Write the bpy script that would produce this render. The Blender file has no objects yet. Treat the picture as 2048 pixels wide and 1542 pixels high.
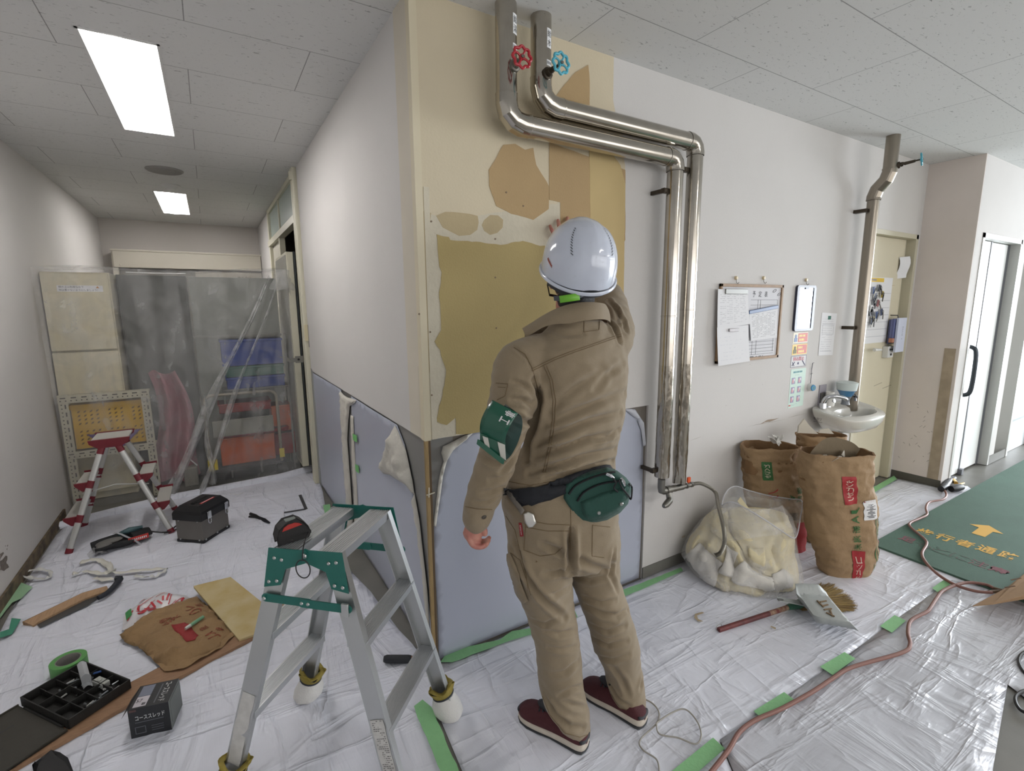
import bpy, bmesh, math, random
from mathutils import Vector, Matrix, Euler, noise
from mathutils.bvhtree import BVHTree
import mathutils.geometry as mg
random.seed(7)
V = Vector
S = bpy.context.scene
COL = S.collection
# ---------------------------------------------------------------- camera
CH, FPX, PITCH, ROLL, YAW = 1.48, 978.4, .1634, -.0077, .5492
c_f = V((math.sin(YAW)*math.cos(PITCH), math.cos(YAW)*math.cos(PITCH), -math.sin(PITCH)))
c_r0 = V((math.cos(YAW), -math.sin(YAW), 0)); c_u0 = c_r0.cross(c_f)
c_r = c_r0*math.cos(ROLL)+c_u0*math.sin(ROLL); c_u = -c_r0*math.sin(ROLL)+c_u0*math.cos(ROLL)
cd = bpy.data.cameras.new('camera'); cam = bpy.data.objects.new('camera', cd); COL.objects.link(cam)
cd.sensor_fit = 'HORIZONTAL'; cd.sensor_width = 36; cd.lens = FPX/2048*36; cd.clip_start = .02; cd.clip_end = 200
cam.matrix_world = Matrix(((c_r.x, c_u.x, -c_f.x, 0), (c_r.y, c_u.y, -c_f.y, 0), (c_r.z, c_u.z, -c_f.z, CH), (0, 0, 0, 1)))
S.camera = cam
# ---------------------------------------------------------------- world, exposure, lights
S.view_settings.view_transform = 'Standard'; S.view_settings.look = 'None'
S.view_settings.exposure = 1.0; S.view_settings.gamma = 1; S.view_settings.use_curve_mapping = False
w = bpy.data.worlds.new('sky'); S.world = w; w.use_nodes = True
w.node_tree.nodes['Background'].inputs[0].default_value = (.94, .96, 1, 1)
w.node_tree.nodes['Background'].inputs[1].default_value = .78
def area(name, loc, rot, sx, sy, power, col):
    l = bpy.data.lights.new(name, 'AREA'); l.shape = 'RECTANGLE'; l.size = sx; l.size_y = sy; l.energy = power; l.color = col
    o = bpy.data.objects.new(name, l); COL.objects.link(o); o.location = loc; o.rotation_euler = rot; return o
# daylight through the glass doors at the right end of the hall, and through the window wall behind
area('daylight_door', (10.7, -.9, 1.2), (0, math.radians(90), 0), 2.2, 3.6, 240, (.88, .94, 1))
area('daylight_window', (3.2, -3.3, 1.5), (math.radians(90), 0, 0), 6.5, 1.8, 30, (1, .975, .945))

# ---------------------------------------------------------------- places in the room (points on real planes)
FWY, SWX, LWX, RRX, RWY, CZ, DADO = 1.737, .668, -1.014, 4.885, 1.40, 2.531, .965
def ray(x, y): return c_f + c_r*((x-1024)/FPX) - c_u*((y-771)/FPX)
def onp(x, y, ax, v):
    d = ray(x, y); return V((0, 0, CH)) + d*((v-(0, 0, CH)[ax])/d[ax])
def F(x, y, z=0.): return onp(x, y, 2, z)
def W(x, y, Y=FWY): return onp(x, y, 1, Y)
def SW(x, y, X=SWX): return onp(x, y, 0, X)
HV = V((math.sin(YAW), math.cos(YAW), 0))
def J(x, y, dep):
    d = ray(x, y); return V((0, 0, CH)) + d*(dep/d.dot(HV))

# ---------------------------------------------------------------- materials
MATS = {}
def s2l(c): return tuple((v/12.92 if v <= .04045 else ((v+.055)/1.055)**2.4) for v in c)
def M(name, rgb=None, rough=.5, metal=0., bump=0., bscale=60., var=0., vscale=8., var2=None, coat=0., spec=.5, alpha=1., trans=0., emit=0., sheen=0., stretch=None):
    if name in MATS: return MATS[name]
    m = bpy.data.materials.new(name); MATS[name] = m; m.use_nodes = True
    nt = m.node_tree; b = nt.nodes['Principled BSDF']
    c = s2l([v/255 for v in rgb])+(1,)
    b.inputs['Base Color'].default_value = c; b.inputs['Roughness'].default_value = rough; b.inputs['Metallic'].default_value = metal
    b.inputs['Specular IOR Level'].default_value = spec; b.inputs['Coat Weight'].default_value = coat
    b.inputs['Alpha'].default_value = alpha; b.inputs['Transmission Weight'].default_value = trans
    if sheen: b.inputs['Sheen Weight'].default_value = sheen
    if emit:
        b.inputs['Emission Color'].default_value = c; b.inputs['Emission Strength'].default_value = emit
    tc = nt.nodes.new('ShaderNodeTexCoord'); co = tc.outputs['Object']
    if stretch:
        mp = nt.nodes.new('ShaderNodeMapping'); mp.inputs['Scale'].default_value = stretch; nt.links.new(co, mp.inputs[0]); co = mp.outputs[0]
    if var:
        n = nt.nodes.new('ShaderNodeTexNoise'); n.inputs['Scale'].default_value = vscale; n.inputs['Detail'].default_value = 5
        nt.links.new(co, n.inputs['Vector'])
        r = nt.nodes.new('ShaderNodeValToRGB'); r.color_ramp.elements[0].position = .35; r.color_ramp.elements[1].position = .65
        c2 = s2l([v/255 for v in var2]) if var2 else tuple(v*(1-var) for v in c[:3])
        r.color_ramp.elements[0].color = tuple(c2)+(1,); r.color_ramp.elements[1].color = c
        nt.links.new(n.outputs['Fac'], r.inputs[0]); nt.links.new(r.outputs[0], b.inputs['Base Color'])
    if bump:
        n = nt.nodes.new('ShaderNodeTexNoise'); n.inputs['Scale'].default_value = bscale; n.inputs['Detail'].default_value = 4
        nt.links.new(co, n.inputs['Vector'])
        bp = nt.nodes.new('ShaderNodeBump'); bp.inputs['Strength'].default_value = bump; bp.inputs['Distance'].default_value = .01
        nt.links.new(n.outputs['Fac'], bp.inputs['Height']); nt.links.new(bp.outputs[0], b.inputs['Normal'])
    return m

# ---------------------------------------------------------------- text outlines
TXT = {}
def text2d(s, bold=0.):
    if (s, bold) in TXT: return TXT[(s, bold)]
    cu = bpy.data.curves.new('lettering', 'FONT'); cu.body = s; cu.size = 1; cu.offset = bold; cu.resolution_u = 3
    cu.align_x = 'CENTER'; cu.align_y = 'CENTER'
    o = bpy.data.objects.new('lettering', cu); COL.objects.link(o)
    dg = bpy.context.evaluated_depsgraph_get(); me = bpy.data.meshes.new_from_object(o.evaluated_get(dg))
    bm = bmesh.new(); bm.from_mesh(me); bmesh.ops.triangulate(bm, faces=bm.faces[:])
    vs = [v.co.copy() for v in bm.verts]; fs = [[v.index for v in f.verts] for f in bm.faces]
    bm.free(); bpy.data.objects.remove(o); bpy.data.curves.remove(cu); bpy.data.meshes.remove(me)
    if vs:
        x0 = min(v.x for v in vs); x1 = max(v.x for v in vs); y0 = min(v.y for v in vs); y1 = max(v.y for v in vs)
        for v in vs: v.x = (v.x-x0)/max(x1-x0, 1e-6)-.5; v.y = (v.y-y0)/max(y1-y0, 1e-6)-.5
    TXT[(s, bold)] = (vs, fs); return TXT[(s, bold)]

# ---------------------------------------------------------------- mesh builder
class MB:
    def __init__(s, M=None): s.v = []; s.f = []; s.mi = []; s.cur = 0; s.M = M or Matrix()
    def add(s, vs, fs, M=None):
        T = s.M @ M if M else s.M
        k = len(s.v); s.v += [T @ V(v) for v in vs]; s.f += [[i+k for i in f] for f in fs]; s.mi += [s.cur]*len(fs); return s
    def mat(s, i): s.cur = i; return s
    def box(s, x0, x1, y0, y1, z0, z1, M=None):
        return s.add([(x, y, z) for x in (x0, x1) for y in (y0, y1) for z in (z0, z1)],
                     [(0, 1, 3, 2), (4, 6, 7, 5), (0, 4, 5, 1), (2, 3, 7, 6), (0, 2, 6, 4), (1, 5, 7, 3)], M)
    def cb(s, c, d, M=None):
        return s.box(c[0]-d[0]/2, c[0]+d[0]/2, c[1]-d[1]/2, c[1]+d[1]/2, c[2]-d[2]/2, c[2]+d[2]/2, M)
    def beam(s, a, b, w, t, up=(0, 0, 1)):
        a = V(a); b = V(b); z = (b-a).normalized(); x = z.cross(V(up)).normalized(); y = x.cross(z)
        return s.add([p+x*(sx*w/2)+y*(sy*t/2) for p in (a, b) for sx, sy in ((-1, -1), (1, -1), (1, 1), (-1, 1))],
                     [(3, 2, 1, 0), (4, 5, 6, 7), (0, 1, 5, 4), (1, 2, 6, 5), (2, 3, 7, 6), (3, 0, 4, 7)])
    def prof(s, a, b, pts, x):
        # sweep a closed 2D outline (u along x, v along y) from a to b
        a = V(a); b = V(b); z = (b-a).normalized(); x = V(x); x = (x-z*x.dot(z)).normalized(); y = z.cross(x); n = len(pts)
        return s.add([p+x*q[0]+y*q[1] for p in (a, b) for q in pts],
                     [list(range(n))[::-1], list(range(n, 2*n))]+[(i, (i+1) % n, n+(i+1) % n, n+i) for i in range(n)])
    def tube(s, path, r, n=10, closed=False, caps=True, flat=1.):
        P = [V(p) for p in path]; m = len(P); R = r if isinstance(r, (list, tuple)) else [r]*m
        vs = []; fs = []; x = None
        for i in range(m):
            a = P[(i-1) % m] if (closed or i > 0) else P[i]; b = P[(i+1) % m] if (closed or i < m-1) else P[i]
            t = (b-a).normalized()
            if x is None: x = t.orthogonal().normalized()
            x = (x-t*x.dot(t)).normalized(); y = t.cross(x)
            for k in range(n):
                g = 2*math.pi*k/n; vs.append(P[i]+(x*math.cos(g)+y*math.sin(g)*flat)*R[i])
        for i in range(m if closed else m-1):
            j = (i+1) % m
            for k in range(n): fs.append((i*n+k, i*n+(k+1) % n, j*n+(k+1) % n, j*n+k))
        if caps and not closed: fs += [list(range(n))[::-1], [(m-1)*n+k for k in range(n)]]
        return s.add(vs, fs)
    def cyl(s, a, b, r, r2=None, n=20): return s.tube([a, b], [r, r if r2 is None else r2], n)
    def lathe(s, pr, n=28, M=None):
        vs = []; fs = []
        for (r, z) in pr:
            for k in range(n):
                g = 2*math.pi*k/n; vs.append((r*math.cos(g), r*math.sin(g), z))
        for i in range(len(pr)-1):
            for k in range(n): fs.append((i*n+k, i*n+(k+1) % n, (i+1)*n+(k+1) % n, (i+1)*n+k))
        return s.add(vs, fs, M)
    def loft(s, rings, caps=True):
        n = len(rings[0]); vs = [p for r in rings for p in r]; fs = []
        for i in range(len(rings)-1):
            for k in range(n): fs.append((i*n+k, i*n+(k+1) % n, (i+1)*n+(k+1) % n, (i+1)*n+k))
        if caps: fs += [list(range(n))[::-1], [(len(rings)-1)*n+k for k in range(n)]]
        return s.add(vs, fs)
    def prism(s, pts, vec):
        vec = V(vec); P = [V(p) for p in pts]; n = len(P)
        tri = mg.tessellate_polygon([P])
        fs = [list(t) for t in tri]+[[i+n for i in t][::-1] for t in tri]+[(i, (i+1) % n, n+(i+1) % n, n+i) for i in range(n)]
        return s.add(P+[p+vec for p in P], fs)
    def grid(s, fn, nu, nv, th=0., M=None):
        vs = [V(fn(i/nu, j/nv)) for j in range(nv+1) for i in range(nu+1)]; w = nu+1
        fs = [(j*w+i, j*w+i+1, (j+1)*w+i+1, (j+1)*w+i) for j in range(nv) for i in range(nu)]
        if th:
            k = len(vs); N = []
            for j in range(nv+1):
                for i in range(nu+1):
                    a = vs[j*w+min(i+1, nu)]-vs[j*w+max(i-1, 0)]; b = vs[min(j+1, nv)*w+i]-vs[max(j-1, 0)*w+i]
                    N.append(a.cross(b).normalized())
            vs = vs+[p-q*th for p, q in zip(vs, N)]
            fs = fs+[tuple(x+k for x in f)[::-1] for f in fs]
            rim = [i for i in range(nu+1)]+[j*w+nu for j in range(1, nv+1)]+[nv*w+i for i in range(nu-1, -1, -1)]+[j*w for j in range(nv-1, 0, -1)]
            fs += [(rim[(i+1) % len(rim)], rim[i], rim[i]+k, rim[(i+1) % len(rim)]+k) for i in range(len(rim))]
        return s.add(vs, fs, M)
    def ell(s, c, r, nu=24, nv=14, M=None):
        vs = [(0, 0, -1)]+[(math.cos(2*math.pi*i/nu)*math.sin(math.pi*j/nv), math.sin(2*math.pi*i/nu)*math.sin(math.pi*j/nv), -math.cos(math.pi*j/nv)) for j in range(1, nv) for i in range(nu)]+[(0, 0, 1)]
        fs = [(0, 1+(i+1) % nu, 1+i) for i in range(nu)]
        for j in range(nv-2):
            for i in range(nu): a = 1+j*nu+i; b = 1+j*nu+(i+1) % nu; fs.append((a, b, b+nu, a+nu))
        e = len(vs)-1; o = 1+(nv-2)*nu
        fs += [(o+i, o+(i+1) % nu, e) for i in range(nu)]
        return s.add([V((c[0]+x*r[0], c[1]+y*r[1], c[2]+z*r[2])) for x, y, z in vs], fs, M)
    def text(s, t, o, x, y, w, h, off=.0006, bold=0., fn=None):
        # flat lettering in the plane (x,y) centred at o, w wide, h high
        vs, fs = text2d(t, bold)
        if not vs: return s
        if fn: return s.add([fn(v.x, v.y) for v in vs], fs)
        o = V(o); x = V(x).normalized(); y = V(y).normalized(); n = x.cross(y)
        return s.add([o+x*(v.x*w)+y*(v.y*h)+n*off for v in vs], fs)
    def build(s, name, mats, parent=None, smooth=True, bevel=0., sub=0, ang=35, org=None, solid=0.):
        if not isinstance(mats, (list, tuple)): mats = [mats]
        if parent is not None: o0 = wl(parent)
        elif org is not None: o0 = V(org)
        else:
            xs = [v.x for v in s.v]; ys = [v.y for v in s.v]; zs = [v.z for v in s.v]
            o0 = V(((min(xs)+max(xs))/2, (min(ys)+max(ys))/2, min(zs)))
        me = bpy.data.meshes.new(name); me.from_pydata([v-o0 for v in s.v], [], s.f); me.update()
        for m in mats: me.materials.append(m)
        me.polygons.foreach_set('material_index', s.mi)
        if smooth:
            me.polygons.foreach_set('use_smooth', [True]*len(s.f)); me.set_sharp_from_angle(angle=math.radians(ang))
        o = bpy.data.objects.new(name, me); COL.objects.link(o)
        if parent is not None: o.parent = parent
        else: o.location = o0
        if solid:
            md = o.modifiers.new('s', 'SOLIDIFY'); md.thickness = solid; md.offset = 0
        if bevel:
            md = o.modifiers.new('b', 'BEVEL'); md.width = bevel; md.segments = 2; md.limit_method = 'ANGLE'; md.angle_limit = math.radians(40)
        if sub:
            md = o.modifiers.new('u', 'SUBSURF'); md.levels = sub; md.render_levels = sub
        return o
def wl(o):
    p = o.location.copy()
    while o.parent: o = o.parent; p += o.location
    return p
def tag(o, label, cat, group=None, kind=None):
    o['label'] = label; o['category'] = cat
    if group: o['group'] = group
    if kind: o['kind'] = kind
    return o
def thing(name, label, cat, loc, group=None):
    o = bpy.data.objects.new(name, None); COL.objects.link(o); o.location = loc; o.empty_display_size = .05
    return tag(o, label, cat, group)
def struct(o): o['kind'] = 'structure'; return o
def copy_tree(o, parent=None):
    c = o.copy(); COL.objects.link(c)
    if parent: c.parent = parent
    for ch in [x for x in bpy.data.objects if x.parent == o]: copy_tree(ch, c)
    return c
def TR(loc, rz=0, rx=0, ry=0): return Matrix.Translation(V(loc)) @ Euler((math.radians(rx), math.radians(ry), math.radians(rz))).to_matrix().to_4x4()
def rr(w, h, r, n=5):
    out = []
    for cx, cy, a in ((w/2-r, h/2-r, 0), (-w/2+r, h/2-r, 90), (-w/2+r, -h/2+r, 180), (w/2-r, -h/2+r, 270)):
        for i in range(n+1):
            g = math.radians(a+90*i/n); out.append((cx+r*math.cos(g), cy+r*math.sin(g)))
    return out
def cat(P, n=6, closed=False):
    P = [V(p) for p in P]; out = []; m = len(P)
    for i in range(m if closed else m-1):
        a = P[(i-1) % m] if closed or i > 0 else P[0]; b = P[i]; c = P[(i+1) % m]; d = P[(i+2) % m] if closed or i < m-2 else P[-1]
        for k in range(n):
            t = k/n; out.append(.5*((2*b)+(c-a)*t+(2*a-5*b+4*c-d)*t*t+(3*b-a-3*c+d)*t**3))
    if not closed: out.append(P[-1])
    return out
def rough(P, amp, seg=.03, seed=0):
    # roughen a closed outline of 3D points lying in a plane (torn edges)
    out = []; n = len(P)
    for i in range(n):
        a = V(P[i]); b = V(P[(i+1) % n]); L = (b-a).length; k = max(1, int(L/seg)); out.append(a)
        for j in range(1, k):
            p = a.lerp(b, j/k); q = noise.noise_vector(p*23+V((seed, 0, 0)))*amp+noise.noise_vector(p*70)*amp*.4
            nrm = (b-a).normalized(); out.append(p+q-nrm*q.dot(nrm))
    return out
# ================================================================ room shell
wallc = M('wallpaper', (207, 204, 201), .85, bump=.12, bscale=220, var=.05, vscale=1.3)
cream = M('cream_paint', (224, 218, 196), .5, bump=.04, bscale=90)
putty = M('putty_base', (208, 196, 170), .85, bump=.08, bscale=120, var=.06, vscale=3)
# ceiling tiles with pores
def ceiling_mat():
    m = bpy.data.materials.new('ceiling_tile'); m.use_nodes = True; nt = m.node_tree; N = nt.nodes; L = nt.links; b = N['Principled BSDF']; b.inputs['Roughness'].default_value = .9
    tc = N.new('ShaderNodeTexCoord'); mp = N.new('ShaderNodeMapping'); L.new(tc.outputs['Object'], mp.inputs[0]); mp.inputs['Location'].default_value = (.42, -.146, 0)
    br = N.new('ShaderNodeTexBrick'); br.inputs['Scale'].default_value = 1; br.inputs['Brick Width'].default_value = .882; br.inputs['Row Height'].default_value = .441
    br.inputs['Mortar Size'].default_value = .0022; br.inputs['Mortar Smooth'].default_value = .3; br.offset = .5
    br.inputs['Color1'].default_value = (1, 1, 1, 1); br.inputs['Color2'].default_value = (.97, .97, .97, 1); br.inputs['Mortar'].default_value = (.45, .45, .45, 1)
    L.new(mp.outputs[0], br.inputs['Vector'])
    m2 = N.new('ShaderNodeMapping'); m2.inputs['Scale'].default_value = (38, 95, 38); L.new(tc.outputs['Object'], m2.inputs[0])
    n = N.new('ShaderNodeTexNoise'); n.inputs['Scale'].default_value = 1; n.inputs['Detail'].default_value = 3; n.inputs['Roughness'].default_value = .6; n.inputs['Distortion'].default_value = .8
    L.new(m2.outputs[0], n.inputs['Vector'])
    r = N.new('ShaderNodeValToRGB'); r.color_ramp.elements[0].position = .30; r.color_ramp.elements[1].position = .37
    r.color_ramp.elements[0].color = (.50, .50, .50, 1); r.color_ramp.elements[1].color = (1, 1, 1, 1); L.new(n.outputs['Fac'], r.inputs[0])
    mx = N.new('ShaderNodeMix'); mx.data_type = 'RGBA'; mx.blend_type = 'MULTIPLY'; mx.inputs[0].default_value = 1
    L.new(br.outputs['Color'], mx.inputs[6]); L.new(r.outputs[0], mx.inputs[7])
    m3 = N.new('ShaderNodeMix'); m3.data_type = 'RGBA'; m3.blend_type = 'MULTIPLY'; m3.inputs[0].default_value = 1
    m3.inputs[7].default_value = (.70, .70, .69, 1); L.new(mx.outputs[2], m3.inputs[6]); L.new(m3.outputs[2], b.inputs['Base Color'])
    bp = N.new('ShaderNodeBump'); bp.inputs['Strength'].default_value = .5; bp.inputs['Distance'].default_value = .004
    L.new(mx.outputs[2], bp.inputs['Height']); L.new(bp.outputs[0], b.inputs['Normal'])
    return m
T = .12
XE, YB = 11., -3.6
# floor and ceiling
vinyl = M('vinyl_floor', (118, 116, 110), .45, bump=.05, bscale=200, var=.18, vscale=5)
struct(MB().box(LWX-T, XE, YB, 7.9, -.1, -.004).build('floor', vinyl, smooth=False, org=(0, 0, 0)))
# ceiling with the openings of the recessed lights left out
HS = [(-.335, -.07, 2.60, 3.87), (-.335, -.07, 5.70, 6.94), (2.4, 2.66, -2.1, -.85), (5.6, 5.86, -2.1, -.85), (8.4, 8.66, -2.1, -.85)]
mb = MB()
xs = sorted({LWX-T, XE}|{v for h in HS for v in h[:2]}); ys = sorted({YB, 7.9}|{v for h in HS for v in h[2:]})
for i in range(len(xs)-1):
    for j in range(len(ys)-1):
        cx = (xs[i]+xs[i+1])/2; cy = (ys[j]+ys[j+1])/2
        if any(h[0] < cx < h[1] and h[2] < cy < h[3] for h in HS): continue
        mb.box(xs[i], xs[i+1], ys[j], ys[j+1], CZ, CZ+.1)
struct(mb.build('ceiling', ceiling_mat(), smooth=False, org=(0, 0, 0)))
# left wall of the corridor, its bare foot, end wall
grime = M('grimy_foot', (120, 104, 80), .8, var=.4, vscale=14, var2=(70, 62, 52))
mb = MB().box(LWX-T, LWX, YB, 7.9, -.05, CZ); mb.mat(1)
for q in ([(0, 1108), (6, 1104), (14, 1112), (12, 1124), (18, 1134), (8, 1142), (0, 1140)], [(10, 1092), (16, 1090), (14, 1100)]):
    mb.prism(rough([onp(*k, 0, LWX) for k in q], .006, .01, 1), (.001, 0, 0))
struct(mb.build('wall_left', [wallc, M('wall_damage', (120, 112, 104), .9, var=.3, vscale=60)], smooth=False, org=(0, 0, 0)))
struct(MB().box(LWX, LWX+.012, -1, 4.5, -.004, .065).build('baseboard_left', grime, smooth=False))
struct(MB().box(LWX, SWX+.4, 7.66, 7.66+T, -.05, CZ).build('wall_back', M('end_wall', (196, 191, 186), .85, bump=.1, bscale=200), smooth=False, org=(0, 0, 0)))
# front wall: thick body; upper lining board stands 12 mm proud of the lower wall where the sheet is stripped
PX1 = 1.885   # right end of the stripped dado
steel = M('stripped_sheet', (128, 122, 114), .35, spec=.5, var=.25, vscale=2.2, var2=(104, 96, 88))
mb = MB().box(SWX+.02, PX1, FWY+.012, FWY+T, -.02, DADO-.001)
mb.mat(1).box(SWX+.001, PX1, FWY, FWY+T, DADO, CZ+.02).box(PX1, 4.07, FWY, FWY+T, -.02, CZ+.02).box(4.07, 4.84, FWY, FWY+T, 2.0, CZ+.02).box(4.84, RRX+.02, FWY, FWY+T, -.02, CZ+.02)
fy = FWY
def wpatch(pts, mi, off, amp=.0, seg=.025, seed=0):
    P = [W(*p) for p in pts]
    if amp: P = rough(P, amp, seg, seed)
    P = [V((max(p.x, SWX+.0015), fy-off, max(DADO, min(p.z, CZ)))) for p in P]
    mb.mat(mi).prism(P, (0, off*.9, 0))
# exposed base board (all the beige area left of the wallpaper edge)
wpatch([(815, -60), (1228, 95), (1226, 200), (1250, 330), (1247, 620), (1240, 780), (850, 872)], 2, .0006)
wpatch([(838, 440), (1100, 470), (1105, 420), (1225, 250), (1248, 420), (1240, 780), (1110, 840), (855, 880)], 3, .0012, .004, seed=3)
# pale skim coat areas
wpatch([(834, 420), (900, 440), (990, 425), (1060, 412), (1118, 408), (1122, 470), (1090, 520), (1000, 505), (905, 478), (872, 468), (838, 450)], 3, .0015, .006, seed=5)
# brown paper face, upper patches
wpatch([(1006, 290), (1030, 288), (1050, 300), (1066, 296), (1072, 330), (1092, 362), (1097, 372), (1097, 418), (1066, 440), (1022, 428), (992, 412), (978, 372), (977, 340), (990, 320), (1000, 300)], 4, .0022, .0035, seed=9)
wpatch([(1098, 285), (1250, 340), (1250, 480), (1215, 560), (1120, 470), (1120, 405), (1098, 400)], 4, .0022, .002, seed=2)
wpatch([(1110, 195), (1128, 170), (1150, 145), (1176, 130), (1179, 165), (1178, 240), (1110, 210)], 4, .0022, .003, seed=4)
wpatch([(1222, 305), (1240, 330), (1250, 370), (1246, 620), (1195, 560), (1180, 440), (1178, 300)], 5, .0028, .002, seed=7)
# stained blotches of skim
for pts, sd in (([(872, 432), (890, 424), (915, 425), (940, 428), (955, 432), (957, 445), (954, 460), (940, 470), (918, 472), (902, 464), (885, 455)], 1), ([(968, 440), (980, 430), (996, 431), (1006, 440), (1005, 455), (994, 466), (980, 470), (968, 462), (963, 450)], 2), ([(836, 420), (862, 426), (858, 470), (862, 600), (858, 800), (846, 800), (840, 560)], 3)):
    wpatch(pts, 6, .0019, .006, seed=sd)
# big ochre board face where the paper was peeled off
wpatch([(873, 469), (897, 474), (900, 480), (960, 484), (1000, 490), (1045, 482), (1080, 492), (1200, 500), (1236, 560), (1245, 860), (912, 868), (911, 835), (893, 850), (872, 842), (885, 790), (892, 740), (880, 700), (869, 683), (882, 660), (878, 595), (883, 545), (877, 520)], 7, .0026, .005, .018, seed=11)
# edge beads and cover strip at the corner
mb.mat(8).box(SWX-.003, SWX+.024, fy-.004, fy+.03, DADO-.002, CZ)
mb.mat(3).box(SWX+.028, SWX+.05, fy-.003, fy, DADO, 1.9)
# nail heads
for x, y in ((990, 555), (992, 656), (862, 443), (838, 628), (860, 664), (863, 790), (1012, 385), (1046, 412), (990, 478)):
    p = W(x, y); mb.mat(9).cyl((p.x, fy-.004, p.z), (p.x, fy, p.z), .0035, n=8)
mats = [steel, wallc, putty, M('skim_coat', (206, 198, 178), .9, bump=.15, bscale=60, var=.09, vscale=6), M('kraft_face', (178, 152, 112), .9, bump=.1, bscale=150, var=.07, vscale=5),
        M('kraft_face_yellow', (196, 174, 126), .9, var=.06, vscale=6), M('damp_blotch', (180, 164, 130), .9, bump=.1, bscale=70, var=.08, vscale=9),
        M('ochre_board', (176, 158, 108), .85, bump=.1, bscale=140, var=.06, vscale=3), M('bead_cream', (210, 200, 174), .7), M('nail', (120, 100, 80), .5)]
struct(mb.build('wall_front', mats, smooth=False, org=(0, 0, 0)))
# side wall of the corridor: upper lining and recessed lower sheet
mb = MB().box(SWX+.012, SWX+T, FWY+.01, 4.22, -.02, DADO-.0005)
mb.mat(1).box(SWX, SWX+T, FWY+.002, 4.22, DADO, CZ+.02)
mb.mat(2).box(SWX-.001, SWX+.0, FWY+.03, FWY+.16, DADO, CZ)
mb.mat(3).box(SWX-.0025, SWX-.0012, FWY+.03, FWY+.045, DADO, 1.25)
struct(mb.build('wall_right', [M('side_sheet', (138, 137, 134), .3, var=.15, vscale=2), wallc, M('primer_band', (208, 200, 184), .85, var=.05, vscale=5), mats[3]], smooth=False, org=(0, 0, 0)))
# far part of the corridor right side
struct(MB().box(SWX, SWX+T, 6.25, 7.7, -.02, CZ).build('wall_corridor', wallc, smooth=False, org=(0, 0, 0)))
# wooden batten left at the open corner
mb = MB().box(SWX-.002, SWX+.012, FWY-.002, FWY+.012, -.004, DADO).mat(1).box(SWX+.012, SWX+.022, FWY, FWY+.012, -.004, DADO)
mb.mat(2).beam((SWX-.004, FWY-.004, .745), (SWX+.03, FWY-.004, .75), .006, .004).beam((SWX+.004, FWY-.006, .735), (SWX+.006, FWY-.006, .775), .004, .004)
struct(mb.build('trim_corner', [M('batten', (166, 140, 96), .7, var=.25, vscale=20, stretch=(20, 20, 1)), M('batten_dark', (92, 74, 52), .8), M('paper_bit', (215, 208, 190), .8)], bevel=.001))
# door wall part on the right: return wall, wall with the lift-like doors
ret = M('return_wall', (222, 212, 205), .85, bump=.1, bscale=200, var=.07, vscale=2.5)
mb = MB().box(RRX+.01, RRX+.04, RWY+.01, FWY+.1, -.02, CZ+.02)
mb.mat(0).box(RRX, RRX+.012, RWY, FWY, 0, CZ+.02)
mb.mat(1).box(RRX-.003, RRX, RWY+.02, RWY+.09, .04, 1.12)
mb.mat(2)
for k in range(26):
    y = random.uniform(RWY+.05, FWY-.04); z = random.uniform(.15, .65); a = random.uniform(-.02, .02)
    mb.beam((RRX-.001, y, z), (RRX-.001, y+random.uniform(.005, .02), z+a), .002, .002)
struct(mb.build('wall_return', [ret, M('return_stain', (176, 160, 138), .8, var=.2, vscale=12), M('scuff', (146, 136, 128), .8)], smooth=False, org=(0, 0, 0)))
mb = MB().box(RRX+.01, 5.03, RWY, RWY+.2, -.02, CZ+.02).box(5.03, 5.96, RWY, RWY+.2, 1.99, CZ+.02).box(5.96, 6.1, RWY, RWY+.2, -.02, CZ+.02).box(6.1, 7.2, RWY, RWY+.2, 2.0, CZ+.02).box(7.2, XE, RWY, RWY+.2, -.02, CZ+.02).box(5.03, 7.2, RWY+.2, RWY+.24, -.02, CZ)
struct(mb.build('wall_far', wallc, smooth=False, org=(0, 0, 0)))
bb = M('baseboard_grey', (112, 110, 104), .5, var=.1, vscale=10)
struct(MB().box(PX1, 4.07, FWY-.006, FWY, -.004, .062).build('baseboard_front', bb, smooth=False))
struct(MB().box(RRX-.006, RRX, RWY, FWY, -.004, .06).build('baseboard_return', M('baseboard_dark', (84, 82, 74), .6), smooth=False))
# hall end wall with glass doors and window wall behind the viewer
mb = MB().box(XE, XE+T, YB, -2.75, -.02, CZ).box(XE, XE+T, .95, RWY+.2, -.02, CZ).box(XE, XE+T, -2.75, .95, 2.35, CZ)
struct(mb.build('wall_hall_end', wallc, smooth=False, org=(0, 0, 0)))
mb = MB()
for y in (-2.75, -1.5, -.3, .9): mb.box(XE+.02, XE+.07, y, y+.05, 0, 2.35)
mb.box(XE+.02, XE+.07, -2.75, .95, 2.3, 2.35)
struct(mb.build('window_1', M('alu_frame', (150, 152, 154), .35, .8), smooth=False))
mb = MB().box(LWX-T, XE, YB-T, YB, -.02, .85).box(LWX-T, XE, YB-T, YB, 2.2, CZ)
for x in (LWX-T, 1.2, 3.2, 5.2, 7.2, 9.2, XE-.3): mb.box(x, x+.3, YB-T, YB, .85, 2.2)
struct(mb.build('wall_window', M('rear_wall', (176, 166, 154), .9), smooth=False, org=(0, 0, 0)))

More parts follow.
